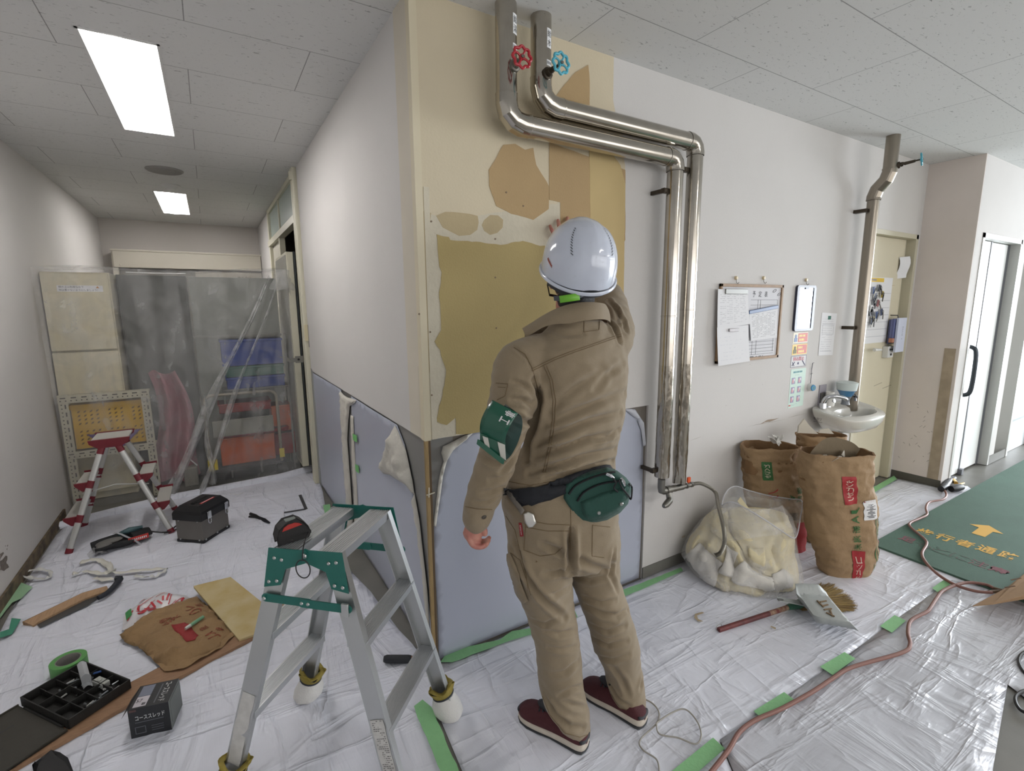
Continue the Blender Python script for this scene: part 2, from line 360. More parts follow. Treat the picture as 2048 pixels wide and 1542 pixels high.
# ================================================================ ceiling fixtures
tubem = M('lamp_tube', (255, 252, 250), .3, emit=13.5)
white = M('white_enamel', (214, 214, 212), .4)
for k, (h, lab) in enumerate(zip(HS, ('long bright recessed ceiling light nearest in the corridor', 'smaller recessed ceiling light farther down the corridor', 'recessed ceiling light over the hall left of two others, behind the viewer', 'middle recessed ceiling light over the hall', 'recessed ceiling light nearest the glass doors of the hall'))):
    x0, x1, y0, y1 = h; xm = (x0+x1)/2-.02*(k < 2)
    t = thing('ceiling_light', lab, 'ceiling light', ((x0+x1)/2, (y0+y1)/2, CZ), 'recessed ceiling lights')
    mb = MB(); z = CZ+.07
    mb.box(x0, x1, y0, y1, z, z+.01).box(x0, x0+.01, y0, y1, CZ-.003, z).box(x1-.01, x1, y0, y1, CZ-.003, z).box(x0, x1, y0, y0+.01, CZ-.003, z).box(x0, x1, y1-.01, y1, CZ-.003, z)
    mb.build('light_housing', white, t, smooth=False)
    mb = MB().prof((xm, y0+.03, CZ+.028), (xm, y1-.03, CZ+.028), [(p[0], p[1]) for p in rr(.105, .07, .03)], (1, 0, 0))
    mb.build('diffuser', tubem, t)
t = thing('ceiling_vent', 'round grey ceiling vent between the two corridor lights', 'vent', (-.19, 4.82, CZ))
MB().lathe([(0, -.012), (.06, -.012), (.065, -.006), (.115, -.012), (.125, -.004), (.125, 0)], 32, TR((-.19, 4.82, CZ))).build('grille', M('vent_grey', (150, 148, 144), .6), t)
t = thing('smoke_detector', 'small white dome detector on the ceiling beyond the vent', 'smoke detector', (-.18, 5.38, CZ))
MB().lathe([(0, -.035), (.03, -.034), (.045, -.022), (.06, -.01), (.075, -.006), (.075, 0)], 24, TR((-.18, 5.38, CZ))).build('dome', white, t)
# faint access hatch edge on the corridor ceiling
# ================================================================ pipes
chrome = M('stainless_jacket', (190, 184, 174), .16, 1., bump=.02, bscale=9, var=.12, vscale=12)
crumple = M('dented_jacket', (176, 170, 160), .17, 1., bump=.5, bscale=17, stretch=(1, 1, .35))
iron = M('galvanised', (132, 130, 124), .38, .9, bump=.1, bscale=120)
dkiron = M('dark_bronze', (74, 66, 56), .4, .7)
black = M('black_plastic', (26, 26, 28), .45)
lab_w = M('label_white', (222, 222, 222), .6); ink = M('ink_black', (34, 34, 38), .7)
def elbow(a, b, c, r, n=4):
    # segmented bend at b between directions to a and c
    a, b, c = V(a), V(b), V(c); u = (a-b).normalized(); v = (c-b).normalized(); o = b+(u+v)*r; out = []
    for i in range(n+1):
        g = math.pi/2*i/n; out.append(o-v*r*math.cos(g)-u*r*math.sin(g))
    return out
def ring(mb, p, d, r): d = V(d).normalized()*.002; p = V(p); mb.tube([p-d*1.5, p-d, p+d, p+d*1.5], [r, r+.0016, r+.0016, r], 28, caps=False)
def handwheel(t, base, wheel, col, name_lab, stemmat):
    base = V(base); wheel = V(wheel); d = (wheel-base).normalized(); L = (wheel-base).length
    mb = MB().tube([base-d*.01, base+d*.012, base+d*.014, base+d*.03, base+d*.032, base+d*(L-.03), base+d*(L-.028), base+d*(L+.004)], [.021, .021, .015, .013, .0105, .0085, .005, .0045], 14)
    st = mb.build('valve_stem', stemmat, t)
    x = d.orthogonal().normalized(); y = d.cross(x); R = .033
    mb = MB(); n = 48
    pts = [wheel+(x*math.cos(2*math.pi*i/n)+y*math.sin(2*math.pi*i/n))*(R+.0032*math.cos(8*2*math.pi*i/n)) for i in range(n)]
    mb.tube(pts, .0052, 8, closed=True)
    for k in range(4):
        g = math.pi/2*k+.3; q = wheel+(x*math.cos(g)+y*math.sin(g))*R; mb.tube([wheel-d*.004, wheel+(q-wheel)*.5+d*.003, q], [.0055, .0038, .0045], 8)
    mb.tube([wheel-d*.007, wheel+d*.005], .0095, 14)
    mb.mat(1).tube([wheel+d*.005, wheel+d*.009], .0062, 6)
    mb.build('handwheel', [M(name_lab, col, .35), iron], t)
PR = .039; PY = 1.65
for kk, (x0, zc, x1, zb, lab, top) in enumerate(((.996, 2.142, 1.908, .585, 'lower steel-jacketed pipe with a red handwheel, running under the other to the hose outlet', 2.531), (1.148, 2.229, 2.042, .545, 'upper steel-jacketed pipe with a light blue handwheel, nearest the notice board', 2.531))):
    t = thing('jacketed_pipe', lab, 'pipe', (x0, PY, zb), 'steel-jacketed water pipes')
    A = V((x0, PY, top)); B = V((x0, PY, zc)); C = V((x1, PY, zc)); D = V((x1, PY, zb))
    mb = MB(); e1 = elbow(A, B, C, .062, 3); e2 = elbow(B, C, D, .045, 3)
    mb.tube([A]+[e1[0]], PR, 32, caps=False).tube([e1[-1], e2[0]], PR, 32, caps=False)
    mb.build('upper_jacket', chrome, t)
    for e in (e1, e2):
        mb = MB()
        P0 = e[0]+(A-B).normalized()*.03 if e is e1 else e[0]-V((1, 0, 0))*.02
        P1 = e[-1]+V((1, 0, 0))*.03 if e is e1 else e[-1]-V((0, 0, 1))*.01
        mb.tube([P0]+e+[P1], PR+.0022, 32, caps=False)
        for q in (P0, P1): ring(mb, q, (e[0]-A) if q is P0 and e is e1 else ((1, 0, 0) if (q is P1) == (e is e1) else (0, 0, 1)), PR+.001)
        mb.build('elbow', chrome, t, ang=12)
    zs = [e2[-1].z]; m2 = MB(); rnd = random.Random(kk+2)
    zsplit = 1.18
    m2.tube([e2[-1], V((x1, PY, zsplit))], PR-.002, 32, caps=False); ring(m2, (x1, PY, 1.42+.03*kk), (0, 0, 1), PR-.002)
    m2.build('lower_jacket', chrome, t)
    def crfn(u, v, x1=x1, zb=zb, kk=kk):
        a = 2*math.pi*u; z = zsplit+(zb+.02*(1-kk)-zsplit)*v; k = min(1, v*3)
        r = PR-.002+k*(.0022*noise.noise(V((math.cos(a)*2.2+kk*9, math.sin(a)*2.2, z*11)))+.0016*noise.noise(V((math.cos(a)*6, math.sin(a)*6+kk*5, z*30))))
        if kk and v > .75: r *= 1-.35*(v-.75)/.25*(.5+.5*math.cos(a*3+1))
        return (x1+r*math.cos(a), PY+r*math.sin(a), z)
    MB().grid(crfn, 48, 70).build('crumpled_jacket', crumple, t)
    for px, py in (((1318, 385), (1303, 935)) if kk == 0 else ((1365, 345),)):
        z = W(px, py, 1.70).z; MB().cb((x1-PR-.012, PY+.012, z), (.03, .02, .022)).box(x1-PR-.026, x1-PR-.008, PY, FWY, z-.009, z+.009).build('pipe_bracket', dkiron, t, bevel=.001)
    zz = zc+.17
    if kk == 0: handwheel(t, (x0+.012, PY-PR+.004, 2.318), (x0+.005, PY-PR-.058, 2.322), (176, 40, 52), 'red_enamel', iron)
    else: handwheel(t, (x0+.0, PY-PR+.004, 2.322), (x0-.0, PY-PR-.085, 2.326), (86, 176, 196), 'blue_enamel', dkiron)
    mb = MB(); cx = x0+.010; g0 = -math.pi/2+.45-.15*kk
    def cylp(u, v, zc_, w_, h_, rr_=PR+.0006, g0=g0, x0=x0): g = g0+u*w_/PR; return V((x0+rr_*math.cos(g), PY+rr_*math.sin(g), zc_+v*h_))
    mb.mat(0).grid(lambda u, v: cylp(u-.5, v-.5, 2.455-.01*kk, .024, .066), 6, 1).grid(lambda u, v: cylp(u-.5, v-.5, 2.382-.02*kk, .026, .02), 6, 1)
    mb.mat(1)
    for i, ch in enumerate(('給', '湯') if kk == 0 else ('給', '水')): mb.text(ch, 0, 0, 0, 0, 0, fn=lambda a, b, i=i: cylp(a, b, 2.47-.01*kk-i*.03, .019, .024, PR+.0012))
    mb.text('1016', 0, 0, 0, 0, 0, fn=lambda a, b: cylp(a, b, 2.382-.02*kk, .02, .008, PR+.0012)) if 0 else None
    mb.mat(2)
    for i in range(5): mb.grid(lambda u, v, i=i: cylp((i-2)*.18+(u-.5)*.1, v-.5, 2.382-.02*kk, .026, .009, PR+.0011), 1, 1)
    mb.build('pipe_label', [lab_w, ink, M('ink_grey', (120, 120, 124), .7)], t, smooth=False)
# right pipe
t = thing('jacketed_pipe', 'dull steel pipe with an offset bend between the posters and the cream door', 'pipe', (3.85, PY, .78), None)
rp = [V((3.845, 1.575, 2.531)), V((3.845, 1.575, 2.31)), V((3.845, 1.59, 2.265)), V((3.845, 1.635, 2.215)), V((3.845, PY, 2.17)), V((3.848, PY, 1.3)), V((3.855, PY, .72))]
MB().tube(rp[:2], .039, 28, caps=False).tube(rp[4:], .036, 28, caps=False).build('upper_jacket', M('dull_jacket', (150, 142, 130), .28, .95, bump=.08, bscale=14, stretch=(1, 1, .2)), t)
mb = MB().tube([rp[1]+V((0, 0, .02))]+rp[1:5]+[rp[4]-V((0, 0, .02))], .042, 24, caps=False); ring(mb, rp[1]+V((0, 0, .02)), (0, 0, 1), .041); ring(mb, rp[4]-V((0, 0, .02)), (0, 0, 1), .041)
mb.build('elbow', MATS['dull_jacket'], t, ang=12)
handwheel(t, (3.86, 1.54, 2.345), (3.90, 1.43, 2.362), (86, 176, 196), 'blue_enamel', dkiron)
for px, py in ((1723, 423), (1703, 655)):
    z = W(px, py, 1.7).z; MB().box(3.78, 3.82, 1.66, FWY, z-.011, z+.011).build('pipe_bracket', dkiron, t, bevel=.001)
MB().box(3.89, 3.93, 1.65, 1.665, .97, .985).build('pipe_bracket', dkiron, t)
# hose outlet under the two pipes
t = thing('pipe_fitting', 'galvanised elbow and tee with an orange lever tap under the two steel pipes', 'pipe fitting', (1.915, 1.64, .47), None)
a = V((1.908, PY, .59)); b = V((1.908, PY, .535)); c = V((2.05, PY-.01, .52))
MB().tube([a, b+V((0, 0, .01)), b+V((.004, 0, -.008)), b+V((.018, 0, -.014)), (1.965, PY, .521), (2.03, PY-.005, .52)], [.019, .019, .019, .019, .016, .016], 16).tube([(1.945, PY, .521), (1.975, PY, .521)], .0215, 18).tube([(2.0, PY, .52), (2.02, PY, .52)], .019, 6).tube([(2.03, PY-.005, .52), (2.065, PY-.008, .52)], .0165, 16).tube([(1.955, PY, .52), (1.958, PY-.01, .495), (1.952, PY-.02, .478), (1.93, PY-.03, .472)], .0165, 14).build('elbow_body', iron, t)
MB().tube([(1.945, PY-.025, .474), (1.905, PY-.04, .468), (1.885, PY-.045, .466), (1.878, PY-.046, .465)], [.0175, .0175, .013, .010], 16).build('spout', iron, t)
MB().tube([(2.065, PY-.008, .52), (2.13, PY-.013, .52)], [.0125, .0125], 12).tube([(2.085, PY-.01, .52), (2.095, PY-.01, .52)], .017, 6).tube([(2.12, PY-.012, .52), (2.135, PY-.013, .52)], .0155, 6).build('tap_body', iron, t)
MB().tube([(2.105, PY-.012, .532), (2.105, PY-.012, .54)], .005, 8).cb((2.105, PY-.012, .551), (.022, .011, .028)).build('tap_lever', M('orange_lever', (226, 92, 44), .4), t, bevel=.002)
hz = [(2.13, PY-.013, .52), (2.19, 1.62, .517), (2.245, 1.575, .475)]
hp = cat([V(p) for p in hz]+[J(1436, 1010, 2.36), J(1447, 1055, 2.20), J(1449, 1085, 2.14), J(1441, 1105, 2.13), J(1430, 1111, 2.13)], 12)
mb = MB(); rad = [.0088+(.0011 if i % 2 else 0) for i in range(len(hp)*3)]
hp3 = []
for i in range(len(hp)-1):
    for k in range(3): hp3.append(hp[i].lerp(hp[i+1], k/3))
mb.tube(hp3, rad[:len(hp3)], 12); mb.tube(hp3[-4:], [.0125]*4, 12)
tag(mb.build('flexible_hose', M('steel_hose', (142, 138, 128), .35, .85)), 'grey corrugated metal hose hanging from the fitting down over the clear rubbish bag', 'hose')

# ================================================================ things on the front wall
wy = FWY
XW = V((1, 0, 0)); ZW = V((0, 0, 1))
paper = M('white_paper', (226, 226, 228), .85); paper2 = M('soft_paper', (216, 216, 220), .85)
def rowstrokes(mb, x0, x1, z0, z1, y, rows, seed=0, cols=1, th=.0012, dens=.8, minl=.004, maxl=.016):
    R = random.Random(seed)
    for c in range(cols):
        a = x0+(x1-x0)*c/cols; b = a+(x1-x0)/cols*.82
        for i in range(rows):
            z = z1-(z1-z0)*(i+.5)/rows; x = a; e = a+(b-a)*R.uniform(.55, 1)
            while x < e:
                l = R.uniform(minl, maxl)
                if R.random() < dens: mb.box(x, min(x+l, e), y-.0004, y, z-th/2, z+th/2)
                x += l+R.uniform(.002, .006)
def hook(px, py, lab):
    p = W(px, py); t = thing('wall_hook', lab, 'hook', (p.x, wy, p.z-.03), 'cream wall hooks')
    MB().lathe([(0, .012), (.008, .0115), (.0105, .007), (.011, 0)], 16, TR((p.x, wy, p.z), rx=90)).build('adhesive_cap', M('cream_plastic', (214, 196, 160), .4), t)
    MB().tube(cat([(p.x, wy-.006, p.z-.008), (p.x, wy-.008, p.z-.024), (p.x+.001, wy-.016, p.z-.031), (p.x+.002, wy-.022, p.z-.024)], 5), .0016, 8).build('wire_hook', iron, t)
hook(1471, 556, 'left cream hook holding the notice board'); hook(1526, 556, 'right cream hook holding the notice board'); hook(1611, 560, 'cream hook above the dark-framed mirror')
# notice board
bx0, bx1, bz0, bz1 = 2.397, 3.0, 1.145, 1.586
t = thing('notice_board', 'cork-framed notice board with a schedule sheet and pinned papers', 'notice board', ((bx0+bx1)/2, wy, bz0))
mb = MB(); g = .016
mb.box(bx0, bx1, wy-.016, wy-.002, bz0, bz0+g).box(bx0, bx1, wy-.016, wy-.002, bz1-g, bz1).box(bx0, bx0+g, wy-.016, wy-.002, bz0, bz1).box(bx1-g, bx1, wy-.016, wy-.002, bz0, bz1)
mb.build('board_frame', M('oak_frame', (158, 128, 96), .6, var=.15, vscale=40), t, bevel=.001)
mb = MB().box(bx0+.01, bx1-.01, wy-.008, wy-.001, bz0+.01, bz1-.01)
sy = wy-.0085
mb.mat(1).text('予', (bx0+.315, sy, bz1-.055), XW, ZW, .028, .034).text('定', (bx0+.375, sy, bz1-.055), XW, ZW, .03, .034).text('表', (bx0+.435, sy, bz1-.055), XW, ZW, .03, .034)
def line(xa, za, xb, zb, w=.0014, y=sy): mb.beam((xa, y-.0003, za), (xb, y-.0003, zb), w, .0006, up=(0, 1, 0))
X = bx0; Z = bz1
for zz in (.088, .118, .148): line(X+.29, Z-zz, bx1-.045, Z-zz)
for xx in (.36, .385): line(X+xx, Z-.088, X+xx, Z-.175)
line(bx1-.045, Z-.088, bx1-.045, Z-.15)
for zz in (.335, .355, .375, .395, .41): line(X+.30, Z-zz, bx1-.05, Z-zz)
for xx in (.33, .37): line(X+xx, Z-.32, X+xx, Z-.41)
line(bx1-.06, Z-.32, bx1-.06, Z-.40)
rowstrokes(mb, X+.3, bx1-.03, Z-.427, Z-.417, sy, 1, 4, th=.004)
for px_, pz_ in ((X+.52, Z-.035), (X+.57, Z-.055)):
    mb.tube([V((px_+.014*math.cos(a)*1.2, sy-.001, pz_+.007*math.sin(a)+.006*math.cos(a))) for a in [2*math.pi*i/14 for i in range(14)]], .0009, 5, closed=True)
mb.build('board_face', [paper2, ink], t, smooth=False)
def sheet(name, lab, corners, y, seed, rows, cols, inkm, curl=.01, par=None, extra=None, cat_='paper', dens=.8, th=.0012):
    P = [W(*c, y) for c in corners]      # tl,tr,br,bl
    fn = lambda u, v: (P[0].lerp(P[1], u)).lerp(P[3].lerp(P[2], u), v)+V((0, -curl*(v*v)*(.4+.6*u), 0))
    mb = MB().grid(fn, 8, 8, th=.0005)
    x0 = max(P[0].x, P[3].x)+.02; x1 = min(P[1].x, P[2].x)-.015; z1 = min(P[0].z, P[1].z)-.035; z0 = max(P[2].z, P[3].z)+.03
    R = random.Random(seed); mb.mat(1)
    for c in range(cols):
        for i in range(rows):
            u0 = .08+.86*c/cols; v = .12+.8*(i+.5)/rows; uu = u0; e = u0+.86/cols*.85
            while uu < e:
                l = R.uniform(.02, .07)*1.2
                if R.random() < dens:
                    a = fn(uu, v)+V((0, -.0008, 0)); b = fn(min(uu+l, e), v)+V((0, -.0008, 0)); mb.beam(a, b, th, .0003, up=(0, 1, 0))
                uu += l+.015
    if extra: extra(mb, fn)
    o = mb.build(name, [paper, inkm, M('ink_teal', (60, 110, 96), .7), M('blue_bar', (52, 84, 130), .4), M('grey_clip', (134, 134, 130), .35, .4)], par, smooth=False)
    if par is None: tag(o, lab, cat_)
    return o
inkl = M('ink_light', (150, 150, 158), .8); inkd = M('ink_dark', (58, 58, 66), .8)
sheet('pinned_paper', 'upper left white paper under a grey magnet bar on the notice board', [(1436, 578), (1496, 580), (1496, 648), (1433, 657)], wy-.02, 3, 16, 4, inkl, .012, dens=.6)
sheet('pinned_paper', 'lower left white paper hanging past the bottom edge of the notice board', [(1434, 655), (1497, 650), (1496, 722), (1435, 732)], wy-.026, 5, 8, 3, M('ink_faint', (196, 198, 208), .8), .012, dens=.55)
sheet('pinned_paper', 'printed calendar sheet under the blue magnet bar on the notice board', [(1498, 622), (1556, 614), (1551, 675), (1501, 682)], wy-.018, 8, 17, 6, inkd, .008, dens=.75)
p = W(1472, 583, wy-.02); tag(MB().cb((p.x, wy-.024, p.z), (.2, .008, .028)).build('magnet_bar', M('grey_clip', (134, 134, 130), .35), bevel=.002), 'grey magnet bar across the upper left paper of the notice board', 'magnet bar')
p = W(1527, 619, wy-.02); tag(MB().cb((0, 0, 0), (.29, .008, .02), TR((p.x, wy-.022, p.z), ry=-6)).build('magnet_bar', MATS['blue_bar'], bevel=.002), 'blue magnet bar on the calendar sheet of the notice board', 'magnet bar')
p = W(1467, 660, wy-.03); tag(MB().cb((p.x, wy-.033, p.z), (.085, .006, .018)).build('magnet_bar', M('pale_clip', (176, 170, 172), .3), bevel=.002), 'short pale clip on the lower left paper of the notice board', 'magnet bar')
# mirror
mc = [W(1593, 569), W(1633, 572), W(1620, 664), W(1581, 660)]
x0, x1, z0, z1 = 3.155, 3.375, 1.30, 1.588
t = thing('mirror', 'tall hanging mirror in a dark navy frame with rounded corners', 'mirror', ((x0+x1)/2, wy, z0))
o_ = [((x0+x1)/2+a, (z0+z1)/2+b) for a, b in rr(x1-x0, z1-z0, .018)]; i_ = [((x0+x1)/2+a, (z0+z1)/2+b) for a, b in rr(x1-x0-.056, z1-z0-.03, .004)]
n = len(o_); mb = MB()
vs = [V((x, y, z)) for y in (wy-.003, wy-.016) for x, z in o_+i_]; q = 2*n
fs = [(q+i, q+(i+1) % n, q+n+(i+1) % n, q+n+i) for i in range(n)]+[(i, n+i, n+(i+1) % n, (i+1) % n) for i in range(n)]+[(i, (i+1) % n, q+(i+1) % n, q+i) for i in range(n)]+[(n+i, q+n+i, q+n+(i+1) % n, n+(i+1) % n) for i in range(n)]
mb.add(vs, fs).box((x0+x1)/2-.02, (x0+x1)/2+.02, wy-.017, wy-.01, z1-.025, z1-.012).build('mirror_frame', M('navy_frame', (42, 44, 66), .35), t)
MB().box(x0+.026, x1-.026, wy-.012, wy-.010, z0+.013, z1-.013).build('mirror_glass', M('mirror_glass', (214, 220, 232), .05, 1.), t, smooth=False)
# stickers in a column below the mirror
red = M('sign_red', (196, 66, 48), .5); yel = M('sign_yellow', (226, 190, 70), .5); blu = M('sign_blue', (74, 108, 160), .5); pnk = M('sign_pinkred', (196, 60, 84), .6)
def pxbox(mb, x0, y0, x1, y1, y, th=.0008):
    a = W(x0, y0, y); b = W(x1, y1, y); mb.box(min(a.x, b.x), max(a.x, b.x), y-th, y, min(a.z, b.z), max(a.z, b.z)); return (min(a.x, b.x), max(a.x, b.x), min(a.z, b.z), max(a.z, b.z))
stx0, stx1 = 3.178, 3.352
for i, (z1_, z0_, lab) in enumerate(((1.290, 1.222, 'upper red warning sticker with a blue figure, just under the mirror'), (1.214, 1.146, 'lower red warning sticker with a small white-capped head'), )):
    mb = MB().box(stx0, stx1, wy-.001, wy, z0_, z1_)
    mb.mat(1).box(stx0+.058, stx1-.006, wy-.0018, wy-.001, z0_+.006, z1_-.006)
    mb.mat(2); rowstrokes(mb, stx0+.066, stx1-.012, z0_+.034, z1_-.010, wy-.0019, 1, i, th=.014, minl=.010, maxl=.016, dens=1)
    rowstrokes(mb, stx0+.070, stx1-.014, z0_+.008, z0_+.032, wy-.0019, 1, i+5, th=.015, minl=.012, maxl=.017, dens=1)
    mb.mat(3 if i == 0 else 4).cyl((stx0+.03, wy-.002, z1_-.024), (stx0+.03, wy-.001, z1_-.024), .012, n=14).box(stx0+.012, stx0+.048, wy-.002, wy-.001, z0_+.008, z0_+.034)
    tag(mb.build('wall_sticker', [yel if i else M('sticker_pale', (222, 214, 190), .5), red, M('sign_amber', (238, 208, 110), .5), blu, M('sign_olive', (120, 118, 84), .6)], smooth=False), lab, 'sticker', 'warning stickers under the mirror')
mb = MB().box(stx0-.004, stx1+.002, wy-.001, wy, 1.065, 1.138).mat(1)
for q in ((stx0-.004, stx1+.002, 1.065, 1.067), (stx0-.004, stx1+.002, 1.136, 1.138), (stx0-.004, stx0-.002, 1.065, 1.138), (stx1, stx1+.002, 1.065, 1.138)): mb.box(q[0], q[1], wy-.0016, wy-.001, q[2], q[3])
mb.beam((stx0+.01, wy-.0015, 1.075), (stx0+.04, wy-.0015, 1.10), .006, .001, up=(0, 1, 0)).beam((stx0+.012, wy-.0015, 1.10), (stx0+.035, wy-.0015, 1.074), .005, .001, up=(0, 1, 0)).beam((stx1-.045, wy-.0015, 1.105), (stx1-.01, wy-.0015, 1.072), .007, .001, up=(0, 1, 0)).cyl((3.26, wy-.002, 1.088), (3.26, wy-.001, 1.088), .008, n=10)
mb.mat(2).text('持込禁止', (3.262, wy-.001, 1.119), XW, ZW, .13, .026, .0012, .01)
tag(mb.build('wall_sticker', [paper, M('ink_navy', (60, 60, 96), .7), pnk], smooth=False), 'white sticker with pinkish red writing and tool drawings, under the red ones', 'sticker', 'warning stickers under the mirror')
# hand washing poster
zt, zb_ = 1.052, .795; mb = MB().box(3.185, 3.365, wy-.001, wy, zb_, zt)
mb.mat(1); rowstrokes(mb, 3.215, 3.345, zt-.03, zt-.012, wy-.0012, 1, 2, th=.011, minl=.008, maxl=.013, dens=1); rowstrokes(mb, 3.24, 3.33, zt-.045, zt-.038, wy-.0012, 1, 3)
for r in range(3):
    for c in range(2):
        cx = 3.222+c*.075; cz = zt-.078-r*.062
        mb.mat(2).box(cx-.02, cx+.02, wy-.0018, wy-.001, cz-.021, cz+.021)
        mb.mat(3).ell((cx-.004, wy-.002, cz-.002), (.012, .0008, .015), 10, 6).mat(4).ell((cx+.008, wy-.002, cz+.006), (.008, .0008, .01), 8, 6)
        mb.mat(5); rowstrokes(mb, cx+.023, cx+.038, cz-.018, cz+.014, wy-.0012, 4, r*2+c)
mb.mat(6).box(3.19, 3.212, wy-.0018, wy-.001, zb_+.012, zb_+.02)
mb.mat(1); rowstrokes(mb, 3.22, 3.33, zb_+.01, zb_+.024, wy-.0012, 2, 9)
tag(mb.build('poster', [M('mint_poster', (198, 220, 208), .6), M('ink_bluegreen', (96, 150, 160), .7), M('photo_lilac', (150, 146, 176), .6), M('photo_pink', (206, 160, 164), .6), M('photo_white', (216, 218, 228), .6), M('ink_yellow', (196, 186, 96), .7), red], smooth=False), 'pale mint poster with six small hand-washing pictures above the sink', 'poster')
# notice sheet right
def ext(mb, fn):
    mb.mat(2); a = fn(.42, .07); b = fn(.62, .15); mb.box(a.x, b.x, a.y-.001, a.y-.0004, b.z, a.z)
    mb.mat(1)
    for (u0, v0, u1, v1) in ((.12, .28, .88, .28), (.12, .5, .88, .5), (.12, .28, .12, .5), (.88, .28, .88, .5), (.1, .25, .95, .25), (.1, .9, .9, .9)):
        mb.beam(fn(u0, v0)+V((0, -.0009, 0)), fn(u1, v1)+V((0, -.0009, 0)), .0015, .0004, up=(0, 1, 0))
sheet('notice_sheet', 'single white notice with a small green mark, right of the mirror', [(1644, 625), (1674, 627), (1664, 710), (1636, 711)], wy-.001, 14, 15, 1, inkl, .003, extra=ext, cat_='notice')
# round timer on a cord
p = W(1624, 775, wy-.02)
t = thing('round_timer', 'small round white and blue dispenser hanging on a dark cord beside the poster', 'timer', (p.x, wy, p.z-.03))
MB().lathe([(0, .032), (.018, .032), (.022, .028), (.026, .004), (.028, 0), (0, 0)], 24, TR((p.x, wy-.002, p.z), rx=90, rz=-12)).build('timer_case', white, t)
MB().lathe([(.010, .0345), (.0185, .0345), (.0215, .029), (.0215, .027)], 24, TR((p.x, wy-.002, p.z), rx=90, rz=-12)).build('timer_rim', M('sky_blue', (82, 146, 190), .35), t)
MB().lathe([(0, .034), (.010, .034)], 12, TR((p.x, wy-.002, p.z), rx=90, rz=-12)).build('timer_face', M('teal_face', (96, 150, 150), .3), t)
MB().tube([(p.x+.004, wy-.006, p.z+.025), (p.x+.004, wy-.006, p.z+.085), (p.x+.002, wy-.006, p.z+.125)], .0016, 6).tube([(p.x-.005, wy-.006, p.z+.09), (p.x+.018, wy-.006, p.z+.094)], .0014, 6).tube([(p.x+.002, wy-.006, p.z+.12), (p.x+.005, wy-.008, p.z+.165), (p.x+.018, wy-.008, p.z+.165)], .002, 6).build('timer_cord', M('cord_dark', (60, 62, 74), .7), t)
# scuffs along the wall are part of the plaster
mb = MB(); R = random.Random(4)
stain = M('rub_mark', (160, 142, 122), .8, var=.2, vscale=30); stain2 = M('rub_grey', (176, 170, 164), .85)
for (pa, pb, w_, m_) in (((1495, 853), (1575, 838), .004, 1), ((1520, 848), (1558, 836), .012, 0), ((1378, 882), (1410, 871), .002, 1), ((1575, 836), (1612, 826), .003, 1)):
    a = W(*pa, wy); b = W(*pb, wy); mb.mat(m_)
    P = [a+V((0, -.0004, 0)), a.lerp(b, .4)+V((0, -.0004, w_)), b+V((0, -.0004, 0)), a.lerp(b, .5)+V((0, -.0004, -w_*.4))]; mb.add(rough(P, .002, .02, 3), [list(range(len(rough(P, .002, .02, 3))))])
for px, py in ((1452, 812), (1460, 760), (1408, 955), (1500, 730), (1525, 770)):
    q = W(px, py); mb.mat(1).add([q+V((-.004, -.0004, 0)), q+V((.003, -.0004, .002)), q+V((0, -.0004, .008))], [(0, 1, 2)])
mb.mat(2)
for px, py, s_ in ((1367, 1073, .012), (1375, 1075, .008), (1385, 1069, .012)):
    q = W(px, py); P = [q+V((s_*math.cos(a)*1.4, -.0006, s_*.6*math.sin(a))) for a in (0, 1, 2, 3, 4, 5)]; mb.add(P, [list(range(6))])
struct(mb.build('trim_scuffs', [stain, stain2, M('chipped_plaster', (190, 176, 160), .9)], smooth=False))

# ================================================================ hand basin
t = thing('hand_basin', 'grey-white wall hand basin with faucet and handwritten mark on its side', 'sink', (3.68, wy, .60))
def outline(k=1., inset=0.):
    out = []
    for i in range(48):
        a = math.pi*2*i/48; c, s_ = math.cos(a), math.sin(a)
        x = 3.69+(.285-inset)*(abs(c)**.75)*(1 if c > 0 else -1)
        y = 1.60-(.175-inset)*((abs(s_)**.8) if s_ > 0 else 0)+(min(.137-inset, (.137-inset)*(abs(s_)**.35)) if s_ < 0 else 0)
        out.append((x, y))
    return out
def rim(y): return .772 if y > 1.66 else .772-.045*min(1, (1.66-y)/.2)
O = outline(); mb = MB(); rings = []
def rg(sc, dz, f=lambda y: rim(y), cxy=(3.69, 1.61)): return [V((cxy[0]+(x-cxy[0])*sc, min(wy, cxy[1]+(y-cxy[1])*sc if y < 1.735 else y), f(y)+dz)) for x, y in O]
rings = [[V((3.69+(x-3.69)*.30, 1.66+(y-1.66)*.4, .60)) for x, y in O], [V((3.69+(x-3.69)*.55, 1.66+(y-1.66)*.65, .615)) for x, y in O], rg(.84, -.085), rg(.95, -.05), rg(.99, -.02), rg(1, -.006), rg(.985, 0)]
def bowl(k, z): return [V((3.70+k*.205*math.cos(2*math.pi*i/48), 1.565+k*(.098)*(-math.sin(2*math.pi*i/48)), z)) for i in range(48)]
rings += [bowl(1.04, .742), bowl(1, .733), bowl(.93, .69), bowl(.7, .655), bowl(.2, .648)]
mb.loft(rings)
mb.mat(1); sx = 3.404
for (yy, zz, s1, s2, ch) in ((1.70, .725, .05, .024, '左'),): pass
mb.text('モヨリ', (3.4045, 1.655, .712), (0, -1, 0), (0, 0, 1), .05, .018, .0008, .0)
mb.text('〜', (3.4045, 1.65, .693), (0, -1, 0), (0, 0, 1), .06, .005, .0008, .0)
mb.build('basin', [M('porcelain', (206, 204, 196), .18, coat=.4), ink], t, ang=50)
fc = M('faucet_chrome', (200, 202, 206), .12, 1.)
